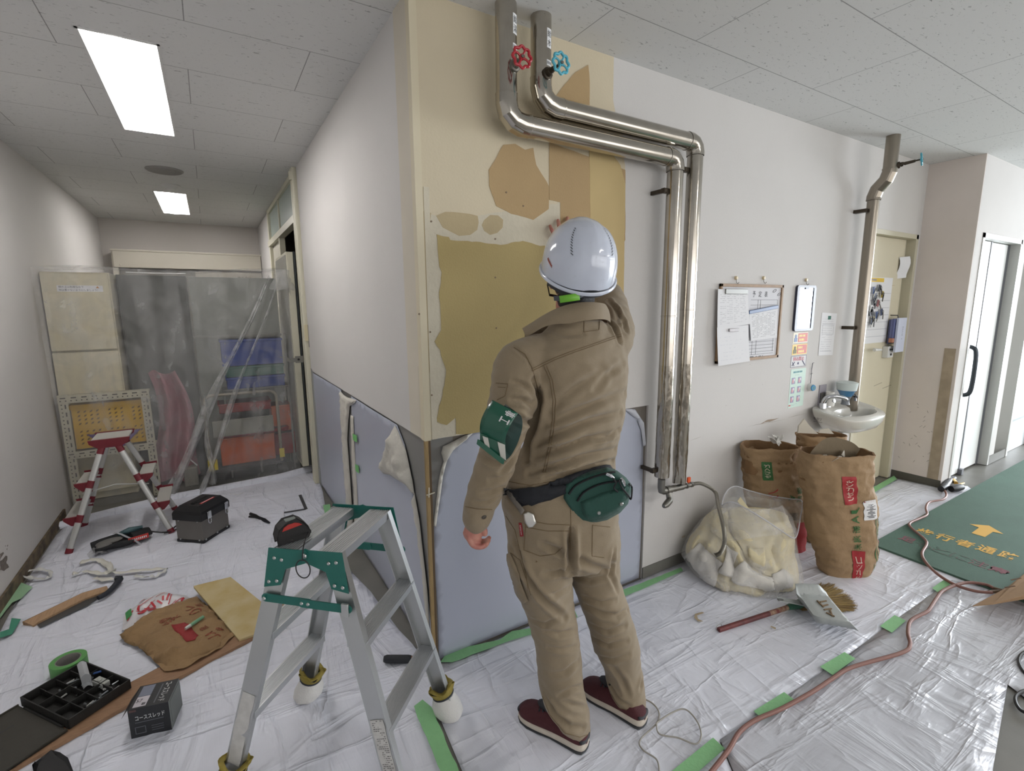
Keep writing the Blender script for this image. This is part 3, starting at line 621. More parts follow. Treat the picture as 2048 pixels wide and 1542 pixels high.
MB().tube([(3.53, 1.69, .765), (3.53, 1.69, .80)], [.024, .02], 18).tube(cat([(3.53, 1.69, .79), (3.535, 1.675, .835), (3.56, 1.64, .852), (3.60, 1.60, .845), (3.62, 1.585, .83)], 6), [.016]*9+[.013]*16, 14).build('faucet', fc, t)
MB().tube([(3.60, 1.69, .765), (3.60, 1.69, .80), (3.60, 1.65, .815)], [.018, .016, .012], 14).build('faucet_base', fc, t)
MB().tube([(3.72, 1.65, .60), (3.72, 1.65, .50), (3.73, 1.66, .47), (3.76, 1.67, .46), (3.79, 1.68, .48), (3.80, 1.737, .48)], .016, 12).build('drain_trap', M('trap_dark', (86, 80, 74), .4, .6), t)
MB().box(3.70, 3.80, 1.60, 1.70, .40, .455).build('drain_box', M('pale_metal_box', (158, 164, 162), .4, .3), t, bevel=.003)
# soap dispenser, cup, towel plate
t = thing('soap_dispenser', 'wall soap dispenser with a white top and blue liquid above the basin', 'soap dispenser', (3.78, 1.66, .77))
cx, cy = 3.74, 1.645
MB().lathe([(.035, .835), (.056, .875), (.06, .878), (.058, .874)], 26, TR((cx, cy, 0))).lathe([(0, .832), (.034, .833)], 26, TR((cx, cy, 0))).build('soap_liquid', M('soap_blue', (76, 132, 176), .2, coat=.5), t)
MB().lathe([(.059, .877), (.066, .925), (.067, .93), (.04, .938), (0, .94)], 26, TR((cx, cy, 0))).build('bottle_top', M('bottle_white', (208, 218, 216), .3), t)
MB().lathe([(.028, .775), (.024, .79), (.024, .81), (.034, .835)], 20, TR((cx, cy, 0))).tube([(cx+.03, cy-.02, .845), (cx+.052, cy-.035, .835), (cx+.05, cy-.04, .80)], .008, 8).build('dispenser_base', M('grey_base', (120, 124, 130), .35), t)
MB().tube([(cx+.045, cy-.03, .84), (cx+.06, cy-.04, .825)], .011, 8).build('push_lever', black, t)
p = W(1642, 782); t = thing('towel_plate', 'small grey card holder on the wall left of the white cup', 'card holder', (p.x, wy, .77))
MB().box(3.555, 3.645, wy-.006, wy, .775, .915).build('card', M('grey_card', (156, 152, 160), .6), t)
mb = MB().box(3.565, 3.63, wy-.016, wy-.006, .775, .86); mb.build('holder', M('holder_dark', (104, 102, 100), .4), t)
mb = MB().lathe([(0, .775), (.030, .775), (.032, .80), (.026, .855), (.0262, .872), (.024, .872), (.0235, .857), (.028, .80), (0, .78)], 24, TR((3.605, 1.685, 0)))
tag(mb.build('paper_cup', M('cup_white', (222, 220, 214), .6)), 'white cup turned on the back rim of the basin', 'cup')

# ================================================================ cream door with papers
df = M('door_frame_paint', (196, 190, 168), .5); dl = M('door_leaf_paint', (214, 206, 182), .45, var=.03, vscale=3)
mb = MB().box(4.07, 4.10, FWY-.008, FWY+.09, 0, 2.0).box(4.80, 4.84, FWY-.008, FWY+.09, 0, 2.0).box(4.07, 4.84, FWY-.008, FWY+.09, 1.965, 2.0).box(4.76, 4.80, FWY+.055, FWY+.09, 0, 1.965)
struct(mb.build('trim_1', df, smooth=False, bevel=.002))
struct(MB().box(3.9, RRX+.1, FWY+.1, FWY+.14, -.02, 2.1).build('wall_closet', wallc, smooth=False))
dr = thing('cream_door', 'cream hinged door with key board and papers, at the right end of the wall', 'door', (4.44, FWY+.05, 0)); dr['kind'] = 'structure'; dr.name = 'door_1'
mb = MB().box(4.10, 4.76, FWY+.045, FWY+.085, .006, 1.963); mb.mat(1)
for a, b in (((1765, 777), (1787, 768)), ((1748, 772), (1764, 765))):
    a = W(*a, FWY+.0445); b = W(*b, FWY+.0445); mb.beam(a, b, .003, .001, up=(0, 1, 0))
mb.build('door_leaf', [dl, M('rub_dark', (120, 108, 94), .8)], dr, bevel=.002)
DY = FWY+.045
h1 = W(1735, 700, DY); MB().tube([(h1.x+.10, DY, h1.z), (h1.x+.10, DY-.05, h1.z), (h1.x-.0, DY-.052, h1.z+.004)], .009, 10).tube([(h1.x+.0, DY-.052, h1.z+.004), (h1.x-.015, DY-.052, h1.z+.004)], .012, 10).build('door_handle', white, dr)
p = W(1770, 703, DY); MB().cb((p.x, DY-.02, p.z), (.10, .04, .09)).mat(1).cyl((p.x-.02, DY-.041, p.z+.02), (p.x-.02, DY-.046, p.z+.02), .009, n=10).cyl((p.x+.012, DY-.041, p.z+.018), (p.x+.012, DY-.046, p.z+.018), .008, n=10).cyl((p.x, DY-.041, p.z-.02), (p.x, DY-.046, p.z-.02), .01, n=10).build('lock_box', [white, ink], dr, bevel=.004)
mb = MB(); P = [W(1746, 553, DY-.002), W(1787, 552, DY-.002), W(1770, 684, DY-.002), W(1730, 686, DY-.002)]
x0, x1, z0, z1 = 4.19, 4.60, 1.165, 1.665
mb.box(x0, x1, DY-.003, DY, z0, z1).mat(1).box(x0+.01, x0+.26, DY-.004, DY-.003, z1-.035, z1-.005).mat(2)
rowstrokes(mb, x0+.06, x0+.22, z1-.03, z1-.01, DY-.0042, 1, 3, th=.012)
for k in range(7): mb.box(x0+.01, x1-.01, DY-.0036, DY-.003, z0+.05+k*.055, z0+.052+k*.055)
tag(mb.build('key_chart', [paper, yel, inkl], smooth=False), 'white chart with a yellow heading strip taped to the cream door', 'chart')
R = random.Random(12); cols_ = [(56, 60, 70), (70, 92, 140), (170, 150, 70), (96, 104, 124), (60, 64, 76), (150, 90, 90), (200, 200, 200), (70, 80, 110)]
for k in range(12):
    px = 1748+R.uniform(0, 24)-(k*1.2 if k > 5 else 0); py = 575+k*6.5+R.uniform(-4, 4); p = W(px, py, DY-.02); c = cols_[k % 8]
    t = thing('key', ['key with black tag, topmost','key with blue tag, second from top','key with olive tag, third from top','key with grey-blue tag, fourth from top','key with dark tag, fifth from top','key with pinkish tag, sixth from top','key with white tag, seventh from top','key with deep blue tag, eighth from top','key with black tag, ninth from top','key with blue tag, tenth from top','key with olive tag, second lowest','key with grey-blue tag, lowest'][k]+' on the door chart', 'key', (p.x, DY-.02, p.z), 'keys hanging on the door chart')
    MB().tube([(p.x, DY-.004, p.z+.025), (p.x, DY-.02, p.z+.025), (p.x, DY-.022, p.z+.015)], .0015, 6).cb((0, 0, 0), (.03, .006, .05), TR((p.x, DY-.02, p.z), ry=R.uniform(-25, 25))).build('key_tag', M('key_%d' % (k % 8), c, .3), t, bevel=.002)
    MB().cb((0, 0, -.03), (.012, .003, .05), TR((p.x+.01, DY-.026, p.z), ry=R.uniform(-40, 40))).tube([V((p.x+.008+.009*math.cos(a), DY-.026, p.z+.004+.009*math.sin(a))) for a in [i*math.pi/5 for i in range(10)]], .0018, 5, closed=True).build('key_blade', iron if k % 2 else black, t)
p = W(1806, 537, DY-.0); mb = MB().grid(lambda u, v: (4.665+.105*u, DY-.004-.03*u-.01*math.sin(v*5), 1.825-.165*v+.01*u), 5, 6, th=.0005)
tag(mb.build('door_note', paper), 'small blank white note taped over the edge of the cream door', 'note')
p = W(1799, 571, FWY-.01); mb = MB().lathe([(0, .01), (.009, .008), (.010, 0)], 14, TR((p.x, FWY+.055, p.z), rx=90)).tube([(p.x, FWY+.05, p.z), (p.x+.02, FWY+.03, p.z+.002)], .002, 6)
tag(mb.build('wall_hook', MATS['cream_plastic']), 'cream hook on the frame of the cream door', 'hook')
t = thing('document_pocket', 'pale blue document pocket with binders hanging on the cream door frame', 'document holder', (4.66, DY-.05, 1.08))
mb = MB().box(4.60, 4.745, DY-.075, DY-.06, 1.085, 1.355); mb.mat(1); rowstrokes(mb, 4.68, 4.70, 1.15, 1.29, DY-.0755, 9, 2, th=.004); mb.build('front_folder', [M('pale_blue_paper', (206, 212, 230), .5), inkd], t, smooth=False, bevel=.001)
for k, c in enumerate(((92, 98, 140), (120, 126, 168), (84, 88, 120))): MB().box(4.575+k*.01, 4.70, DY-.056+k*.016, DY-.044+k*.016, 1.17-.01*k, 1.35-.004*k).build('binder', M('binder_%d' % k, c, .4), t, bevel=.001)
MB().cb((4.575, DY-.05, 1.18), (.03, .03, .035)).build('clip', M('clip_orange', (176, 120, 96), .5), t, bevel=.004)
MB().tube([(4.64, DY-.0, 1.375), (4.64, DY-.05, 1.375), (4.655, DY-.05, 1.35)], .005, 8).build('pocket_hook', iron, t)

# ================================================================ doors of the far wall
pl_ = M('far_door_white', (238, 240, 238), .35); gk = M('gap_guide_grey', (96, 98, 104), .5); alu = M('alu_frame', (150, 152, 154), .35, .8)
mb = MB().box(5.03, 5.07, RWY-.006, RWY+.12, 0, 1.99).box(5.93, 5.96, RWY-.006, RWY+.12, 0, 1.99).box(5.03, 5.96, RWY-.006, RWY+.12, 1.955, 1.99).box(6.42, 6.47, RWY-.01, RWY+.1, 0, 2.1).box(7.16, 7.2, RWY-.01, RWY+.1, 0, 2.1)
struct(mb.build('trim_2', M('frame_white', (200, 200, 196), .4), smooth=False))
dr = thing('door_2', 'white louvred door', 'door', (5.25, RWY+.05, 0)); dr['kind'] = 'structure'
DY2 = RWY+.05
MB().box(5.07, 5.42, DY2, DY2+.04, .012, 1.95).build('door_leaf', pl_, dr, bevel=.002)
MB().box(5.075, 5.105, DY2-.003, DY2, 1.15, 1.85).build('window_slot', M('slot_glass', (110, 122, 134), .1, .3), dr, smooth=False)
MB().box(5.07, 5.095, DY2-.004, DY2, 1.05, 1.2).build('edge_lock', alu, dr)
mb = MB()
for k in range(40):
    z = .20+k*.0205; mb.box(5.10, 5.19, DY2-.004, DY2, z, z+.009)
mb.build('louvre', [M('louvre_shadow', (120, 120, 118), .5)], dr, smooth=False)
MB().tube(cat([(5.12, DY2, 1.12), (5.12, DY2-.06, 1.12), (5.13, DY2-.085, 1.06), (5.13, DY2-.085, .80), (5.12, DY2-.06, .74), (5.12, DY2, .74)], 5), .016, 12).build('door_handle', M('dark_handle', (70, 76, 82), .3, .6), dr)
dr = thing('door_3', 'plain white door leaf', 'door', (5.68, RWY+.06, 0)); dr['kind'] = 'structure'
MB().box(5.44, 5.87, DY2+.01, DY2+.045, .012, 1.95).build('door_leaf', pl_, dr, bevel=.002)
MB().box(5.42, 5.44, DY2-.004, DY2+.05, 0, 1.95).box(5.87, 5.93, DY2+.01, DY2+.06, 0, 1.95).build('gap_strip', gk, dr, smooth=False)  # grey strips standing in for the dark gaps beside the leaf
MB().box(5.405, 5.45, DY2-.03, DY2, 0, .05).build('floor_guide', gk, dr, smooth=False)
dr = thing('window_2', 'pale glazed screen', 'window', (6.8, RWY+.03, 0)); dr['kind'] = 'structure'
MB().box(6.47, 7.16, RWY+.03, RWY+.04, 0, 2.0).build('pane', M('frosted_pane', (224, 228, 232), .35), dr, smooth=False)
MB().box(6.47, 7.16, RWY+.01, RWY+.03, .32, .34).box(6.47, 7.16, RWY+.01, RWY+.03, 1.0, 1.01).build('mullion', alu, dr, smooth=False)
struct(MB().box(5.96, 6.42, RWY-.006, RWY, 0, .08).build('baseboard_far', bb, smooth=False))
# ================================================================ helpers for cloth, film and sacks
def inside(p, P):
    c = False; n = len(P); j = n-1
    for i in range(n):
        if (P[i][1] > p[1]) != (P[j][1] > p[1]) and p[0] < (P[j][0]-P[i][0])*(p[1]-P[i][1])/(P[j][1]-P[i][1])+P[i][0]: c = not c
        j = i
    return c
def edist(p, P):
    d = 9; n = len(P)
    for i in range(n):
        a = P[i]; b = P[(i+1) % n]; vx, vy = b[0]-a[0], b[1]-a[1]; L = vx*vx+vy*vy or 1e-9
        t = max(0, min(1, ((p[0]-a[0])*vx+(p[1]-a[1])*vy)/L)); d = min(d, math.hypot(p[0]-a[0]-t*vx, p[1]-a[1]-t*vy))
    return d
def fill(out, res, jit=.25, seed=1):
    # triangulate a 2D outline with evenly spread inner points
    R = random.Random(seed); B = []; n = len(out)
    for i in range(n):
        a = out[i]; b = out[(i+1) % n]; L = math.hypot(b[0]-a[0], b[1]-a[1]); k = max(1, round(L/res))
        B += [V((a[0]+(b[0]-a[0])*j/k, a[1]+(b[1]-a[1])*j/k)) for j in range(k)]
    I = []; x0 = min(p[0] for p in out); x1 = max(p[0] for p in out); y0 = min(p[1] for p in out); y1 = max(p[1] for p in out)
    ny = int((y1-y0)/(res*.87))+1; nx = int((x1-x0)/res)+1
    for j in range(ny+1):
        for i in range(nx+1):
            p = (x0+(i+.5*(j % 2))*res+R.uniform(-jit, jit)*res, y0+j*res*.87+R.uniform(-jit, jit)*res)
            if inside(p, out) and edist(p, out) > res*.45: I.append(V(p))
    r = mg.delaunay_2d_cdt(B+I, [(i, (i+1) % len(B)) for i in range(len(B))], [], 1, 1e-6)
    return r[0], [list(f) for f in r[2]]
def cloth(mb, out, res, fn, seed=1):
    vs, fs = fill(out, res, seed=seed); mb.add([fn(v.x, v.y) for v in vs], fs); return mb
def creases(seed, n, box, ang, L, wd, h):
    # a set of ridge segments; returns a height function
    R = random.Random(seed); C = []
    for _ in range(n):
        x = R.uniform(box[0], box[1]); y = R.uniform(box[2], box[3]); a = math.radians(R.uniform(*ang)); l = R.uniform(*L); w_ = R.uniform(*wd); hh = R.uniform(.4, 1)*h
        C.append((x, y, math.cos(a), math.sin(a), l, w_, hh, R.uniform(-.25, .25)))
    def f(px, py):
        s = 0
        for x, y, c, s_, l, w_, hh, k in C:
            dx, dy = px-x, py-y; u = dx*c+dy*s_
            if abs(u) > l: continue
            v = -dx*s_+dy*c-k*u*u/l; q = abs(v)/w_
            if q < 2.2: s += hh*math.exp(-q*q*2)*(1-(u/l)**2)
        return s
    return f
def tarp(name, rgb, rough, weave, wrk, wang, coat=0.):
    m = bpy.data.materials.new(name); m.use_nodes = True; nt = m.node_tree; N = nt.nodes; L = nt.links; b = N['Principled BSDF']
    b.inputs['Roughness'].default_value = rough; b.inputs['Coat Weight'].default_value = coat; b.inputs['Coat Roughness'].default_value = .25
    tc = N.new('ShaderNodeTexCoord')
    def noi(scale, rot, det, dist=0.):
        mp = N.new('ShaderNodeMapping'); mp.inputs['Scale'].default_value = scale; mp.inputs['Rotation'].default_value = (0, 0, math.radians(rot)); L.new(tc.outputs['Object'], mp.inputs[0])
        n = N.new('ShaderNodeTexNoise'); n.inputs['Scale'].default_value = 1; n.inputs['Detail'].default_value = det; n.inputs['Distortion'].default_value = dist; L.new(mp.outputs[0], n.inputs['Vector']); return n.outputs['Fac']
    def mth(op, a, b_):
        k = N.new('ShaderNodeMath'); k.operation = op
        for i, q in enumerate((a, b_)):
            if isinstance(q, (int, float)): k.inputs[i].default_value = q
            else: L.new(q, k.inputs[i])
        return k.outputs[0]
    w1 = noi((14, 300, 1), wang, 2); w2 = noi((300, 14, 1), wang, 2)
    r1 = noi((1.3, 7, 1), wang+25, 4, .8); r2 = noi((6, 1.6, 1), wang-50, 4, .7)
    rg_ = lambda q: mth('POWER', mth('MAXIMUM', mth('SUBTRACT', 1, mth('MULTIPLY', mth('ABSOLUTE', mth('SUBTRACT', q, .5), 0), 9)), 0), 2)
    r1 = mth('ADD', rg_(r1), mth('MULTIPLY', r1, 1.5)); r2 = mth('ADD', rg_(r2), mth('MULTIPLY', r2, 1.5))
    h = mth('ADD', mth('MULTIPLY', mth('ADD', w1, w2), weave), mth('MULTIPLY', mth('ADD', r1, r2), wrk))
    bp = N.new('ShaderNodeBump'); bp.inputs['Strength'].default_value = 1; bp.inputs['Distance'].default_value = .01; L.new(h, bp.inputs['Height']); L.new(bp.outputs[0], b.inputs['Normal'])
    L.new(bp.outputs[0], b.inputs['Coat Normal'])
    c = s2l([v/255 for v in rgb]); n = noi((2, 2, 1), 10, 6); r = N.new('ShaderNodeValToRGB'); r.color_ramp.elements[0].position = .3; r.color_ramp.elements[1].position = .6
    r.color_ramp.elements[0].color = tuple(v*.86 for v in c)+(1,); r.color_ramp.elements[1].color = tuple(c)+(1,); L.new(n, r.inputs[0]); L.new(r.outputs[0], b.inputs['Base Color'])
    return m
def sil(rows, d0, n=28, pw=2., kd=.75):
    # rings from the outline seen by the viewer: (y, xl, xr, depth shift, depth ratio)
    out = []
    for r in rows:
        y, xl, xr = r[:3]; ds = r[3] if len(r) > 3 else 0; k = r[4] if len(r) > 4 else kd
        a = J(xl, y, d0+ds); b = J(xr, y, d0+ds); c = (a+b)/2; e = (b-a)/2; hw = e.length; q = []
        for i in range(n):
            g = 2*math.pi*i/n; cs, sn = math.cos(g), math.sin(g); f = (abs(cs)**pw+abs(sn)**pw)**(-1/pw)
            q.append(c+e*(cs*f)+HV*(sn*f*hw*k))
        out.append(q)
    return out
def P2(l): return [(lambda p: (p.x, p.y))(F(*q)) for q in l]

import numpy as np
def remesh(mb, vox, sm=6):
    me = bpy.data.meshes.new('tmp'); me.from_pydata(mb.v, [], mb.f); o = bpy.data.objects.new('tmp', me); COL.objects.link(o)
    m = o.modifiers.new('r', 'REMESH'); m.mode = 'VOXEL'; m.voxel_size = vox
    if sm: m2 = o.modifiers.new('s', 'SMOOTH'); m2.iterations = sm; m2.factor = .5
    dg = bpy.context.evaluated_depsgraph_get(); r = bpy.data.meshes.new_from_object(o.evaluated_get(dg)); bpy.data.objects.remove(o)
    n = len(r.vertices); co = np.empty(n*3); r.vertices.foreach_get('co', co); co = co.reshape(-1, 3)
    return r, co
class Shape:
    def __init__(s, mb, vox, sm=6): s.me, s.co = remesh(mb, vox, sm); s.up()
    def up(s):
        s.me.vertices.foreach_set('co', s.co.ravel()); s.me.update(); n = len(s.co); nr = np.empty(n*3)
        s.me.vertex_normals.foreach_get('vector', nr); s.nr = nr.reshape(-1, 3)
        s.fc = [tuple(p.vertices) for p in s.me.polygons]; s.bvh = BVHTree.FromPolygons([tuple(c) for c in s.co], s.fc)
    def hit(s, x, y):
        d = ray(x, y).normalized(); h = s.bvh.ray_cast(V((0, 0, CH)), d)
        return (h[0], h[1]) if h[0] is not None else (None, None)
    def fold(s, px, dep, w_, rad=None, ridge=.55):
        # press a crease along a line seen on the garment
        P = []
        for a, b in zip(px[:-1], px[1:]):
            for k in range(6):
                h, _ = s.hit(a[0]+(b[0]-a[0])*k/6, a[1]+(b[1]-a[1])*k/6)
                if h is not None: P.append(h)
        if len(P) < 2: return
        P = np.array([tuple(p) for p in P]); lo = P.min(0)-w_*4; hi = P.max(0)+w_*4
        idx = np.where(((s.co > lo) & (s.co < hi)).all(1))[0]; C = s.co[idx]; best = np.full(len(C), 9.); tt = np.zeros(len(C))
        for k in range(len(P)-1):
            a = P[k]; v = P[k+1]-a; L = (v*v).sum()+1e-12; t = np.clip(((C-a)@v)/L, 0, 1); d = np.linalg.norm(C-a-t[:, None]*v, axis=1); m = d < best; best[m] = d[m]; tt[m] = (k+t[m])/(len(P)-1)
        env = np.sin(np.pi*np.clip(tt, .04, .96))**.5; q = best/w_
        f = (-np.exp(-q*q)+ridge*np.exp(-((q-1.9)/.9)**2))*dep*env
        s.co[idx] += s.nr[idx]*f[:, None]
    def noise(s, sc, amp, seed=0, st=(1, 1, 1)):
        f = np.array([noise.noise(V((c[0]*sc*st[0], c[1]*sc*st[1], c[2]*sc*st[2]))+V((seed, 0, 0))) for c in s.co]); s.co += s.nr*(f*amp)[:, None]
    def mesh(s): mb = MB(); mb.add([V(c) for c in s.co], s.fc); return mb
    def seam(s, mb, px, r=.0011, off=.0006, dash=0):
        P = []
        for a, b in zip(px[:-1], px[1:]):
            L = math.hypot(b[0]-a[0], b[1]-a[1]); k = max(2, int(L/4))
            for j in range(k):
                h, nn = s.hit(a[0]+(b[0]-a[0])*j/k, a[1]+(b[1]-a[1])*j/k)
                if h is not None: P.append(h+nn*off)
        h, nn = s.hit(*px[-1])
        if h is not None: P.append(h+nn*off)
        run = []
        for p in P+[None]:
            if p is None or (run and (p-run[-1]).length > .03):
                if len(run) > 1: mb.tube(run, r, 5)
                run = []
            if p is not None: run.append(p)
    def patch(s, mb, px, off, res=6, th=0.):
        vs, fs = fill(px, res); o = []
        last = None
        cx = sum(p[0] for p in px)/len(px); cy = sum(p[1] for p in px)/len(px)
        for v in vs:
            for k in range(12):
                h, nn = s.hit(v.x+(cx-v.x)*k/12, v.y+(cy-v.y)*k/12)
                if h is not None: break
            o.append(h+nn*off)
        # keep the outline free of stray points
        mb.add(o, [f[::-1] for f in fs])
# ================================================================ floor sheets
def sheetobj(name, out, res, mat, z, cr, lab, seed=1, lift=None):
    mb = MB(); cloth(mb, out, res, lambda x, y: V((x, y, z+cr(x, y)*min(1, edist((x, y), out)/.08))), seed)
    o = mb.build(name, mat, smooth=True, ang=60); o.modifiers.new('s', 'SOLIDIFY').thickness = .0008
    return tag(o, lab, 'floor sheet', 'floor protection sheets')
farL = P2([(135, 1047), (240, 1022), (345, 995), (450, 975), (560, 955), (634, 934)])
rightL = P2([(640, 962), (646, 985), (650, 1009), (665, 1060), (682, 1111), (700, 1140), (742, 1183), (761, 1210), (798, 1259), (824, 1286), (838, 1302)])
outA = farL+rightL+[(.665, 1.70), (.56, 1.48), (.50, .95), (.45, .3), (.3, -.3), (-.96, -.3), (-.965, 1.8)]+P2([(0, 1262), (60, 1150), (112, 1070)])
crA = creases(5, 120, (-1, .7, .9, 4.4), (20, 75), (.08, .45), (.03, .05), .008)
tA = tarp('white_sheet_left', (228, 230, 240), .5, .04, .5, 60)
rol = lambda x, y: .03*math.exp(-((y-(4.36+.12*(x+.2)))/.07)**2) if y > 4.1 else 0
sheetobj('floor_sheet', outA, .035, tA, -.002, crA, 'white creased plastic floor sheet under the tools and the ladder', 2)
farR = P2([(634, 934), (560, 955), (450, 975), (345, 995), (240, 1022), (135, 1047), (118, 1053)])
mb = MB().tube([V((p[0], p[1]-.03, .012+.004*math.sin(i*2))) for i, p in enumerate(farR)], .032, 12, flat=.5)
tag(mb.build('rolled_sheet_edge', tA), 'rolled far edge of the white floor sheet across the corridor', 'floor sheet')
outB = [(.70, 1.725)]+[(1.2, 1.73), (1.9, 1.735), (2.6, 1.735), (3.3, 1.735), (4.0, 1.72)]+P2([(1792, 957), (1880, 975), (1935, 972)])+[(4.9, 1.15), (3.42, 1.15), (3.40, .6)]+P2([(1903, 1165), (1800, 1238), (1700, 1312), (1580, 1392), (1440, 1485)])+[(1.0, .35), (.75, 0), (.52, 0), (.53, .9), (.58, 1.45)]
crB = creases(8, 34, (.7, 4.5, .5, 1.7), (-10, 60), (.1, .5), (.05, .08), .005)
tB = tarp('white_sheet_glossy', (228, 230, 240), .36, .06, .30, 35, .2)
sheetobj('floor_sheet', outB, .05, tB, .0, crB, 'white woven plastic floor sheet under the worker and the sacks', 3)
outC = P2([(1440, 1480), (1580, 1388), (1700, 1308), (1800, 1234), (1903, 1161)])+[(3.45, .6), (3.40, .3), (3.1, .1), (2.2, -.1)]+P2([(2015, 1370), (1985, 1542)])+[(1.2, .1), (1.0, .35)]
crC = creases(11, 40, (1, 3.4, -.1, 1.1), (-50, 20), (.1, .5), (.045, .07), .007)
tC = tarp('clear_sheet_glossy', (202, 204, 212), .30, .05, .34, 10, .35)
sheetobj('floor_sheet', outC, .045, tC, .003, crC, 'greyish glossy plastic floor sheet in the right foreground under the brown air hose', 4)
# green walkway mat with its writing
mz = .012
mb = MB().prism([V((3.35, 1.25, 0)), V((3.31, .52, 0)), V((3.26, -.2, 0)), V((9.5, -.2, 0)), V((9.5, 1.26, 0))], (0, 0, mz))
mb.mat(1)
Y1 = V((0, -1, 0)); X1 = V((1, 0, 0))
for i, ch in enumerate('歩行者通路'):
    c_ = F(1850, 1064, mz).lerp(F(2018, 1112, mz), i/4); mb.text(ch, (c_.x, c_.y, mz), (-.0, -1, 0), (1, 0, 0), .083, .115, .0012, .02)
ar = [F(x, y, mz+.0012) for x, y in ((1939, 1048), (1978, 1051), (2007, 1068), (1986, 1063.5), (1970, 1074), (1943, 1066), (1958, 1055))]
mb.add(ar, [list(t) for t in mg.tessellate_polygon([ar])])
mb.mat(2)
for i, ch in enumerate('足もとに注意'):
    c_ = F(1815, 1079, mz).lerp(F(1998, 1141, mz), i/5)
    if i in (1, 2, 3): mb.mat(3)
    else: mb.mat(2)
    mb.text(ch, (c_.x, c_.y, mz), (0, -1, 0), (1, 0, 0), .08, .085, .0012, .03 if i in (0, 5) else .0)
tag(mb.build('walkway_mat', [M('green_mat', (76, 106, 92), .75, bump=.25, bscale=160, var=.12, vscale=5), M('mat_yellow', (216, 170, 76), .7), M('mat_faded_red', (132, 84, 92), .8, var=.2, vscale=60), M('mat_faint_red', (96, 90, 86), .8, var=.3, vscale=60, var2=(66, 96, 82))], smooth=False), 'green walkway mat with yellow Japanese lettering and an arrow', 'mat')
# ================================================================ green masking tape
gt = M('green_tape', (140, 196, 140), .55, bump=.2, bscale=80, var=.06, vscale=30); gt2 = M('green_tape_dim', (112, 152, 118), .6, bump=.2, bscale=60, var=.12, vscale=20); teal = M('teal_tape', (66, 142, 116), .5)
def tape(pts, lab, m=gt, z=.0075, grp=None, rg_=.0, th=.0005):
    P = [F(*q, z) for q in pts]
    if rg_: P = [V((p.x, p.y, z)) for p in rough(P, rg_, .03, 2)]
    tag(MB().prism(P, (0, 0, -th)).build('masking_tape', m, smooth=False), lab, 'tape', grp)
G1 = 'green tape patches along the sheet seam'
tape([(1426, 1475), (1450, 1497), (1394, 1545), (1340, 1545)], 'large green tape patch nearest the viewer on the sheet seam', grp=G1, z=.012)
tape([(1507, 1422), (1568, 1384), (1590, 1400), (1527, 1439)], 'second nearest green tape patch on the seam, touching the brown hose', grp=G1, z=.012)
tape([(1640, 1333), (1689, 1304), (1711, 1317), (1665, 1350)], 'middle green tape patch on the sheet seam', grp=G1, z=.012)
tape([(1760, 1252), (1789, 1230), (1812, 1241), (1784, 1265)], 'green tape patch on the seam right of the dustpan', grp=G1, z=.012)
tape([(1864, 1176), (1887, 1160), (1903, 1167), (1875, 1184)], 'farthest green tape patch, beside the corner of the green mat', grp=G1, z=.012)
tape([(845, 1399), (863, 1414), (919, 1545), (883, 1545), (835, 1435), (828, 1412)], 'long strip of green tape running to the viewer from the right ladder foot', z=.010, rg_=.004)
tape([(881, 1324), (893, 1306), (940, 1292), (1000, 1279), (1024, 1262), (1062, 1256), (1150, 1222), (1155, 1234), (1064, 1268), (1020, 1281), (985, 1294), (905, 1324)], 'wavy green tape along the foot of the stripped wall left of the worker', gt, .009, rg_=.004)
tape([(1215, 1190), (1278, 1168), (1362, 1135), (1366, 1141), (1280, 1180), (1222, 1202)], 'green tape along the foot of the wall right of the worker', gt, .009, rg_=.003)
tape([(1744, 976), (1750, 984), (1794, 958), (1788, 951)], 'green tape strip on the floor in front of the cream door', gt, .012)
tape([(43, 1165), (65, 1174), (42, 1197), (24, 1205), (0, 1236), (0, 1220)], 'pale green tape along the left wall', M('pale_green_tape', (150, 188, 150), .6), .01)
tape([(23, 1236), (42, 1238), (24, 1268), (0, 1276), (0, 1264), (18, 1258)], 'teal tape end curling at the left edge of the sheet', teal, .014)
tape([(646, 1010), (660, 1008), (664, 1034), (652, 1038)], 'short green tape holding the sheet edge near the stripped side wall', gt, .012)
tape([(686, 1122), (694, 1124), (702, 1142), (697, 1144)], 'small green tape slip between the legs of the big ladder', gt, .012)

# ================================================================ stripped wall: films and peelings
film = M('bluish_film', (178, 183, 198), .32, bump=.03, bscale=6, var=.05, vscale=1.5, coat=.1)
peel = M('peeled_backing', (206, 202, 192), .6, bump=.25, bscale=60, var=.06, vscale=12)
def wall2(pts, plane, amp=0, seg=.03, seed=0):
    if plane == 'F': P = [W(*p, FWY+.011) for p in pts]
    else: P = [SW(*p, SWX+.011) for p in pts]
    if amp: P = rough(P, amp, seg, seed)
    return [((p.x, p.z) if plane == 'F' else (p.y, p.z)) for p in P]
def wfilm(pts, plane, bul, lab, name='film_sheet', m=film, res=.03, amp=0, seed=1, th=.001, base=.001):
    o2 = wall2(pts, plane, amp, .03, seed)
    o2 = [(a, min(max(b, .004), DADO-.002)) for a, b in o2]
    def fn(a, z):
        d = base+bul(a, z, edist((a, z), o2))
        return V((a, FWY+.011-d, z)) if plane == 'F' else V((SWX+.011-d, a, z))
    mb = MB(); cloth(mb, o2, res, fn, seed); o = mb.build(name, m, ang=70); o.modifiers.new('s', 'SOLIDIFY').thickness = th
    tag(o, lab, 'film')
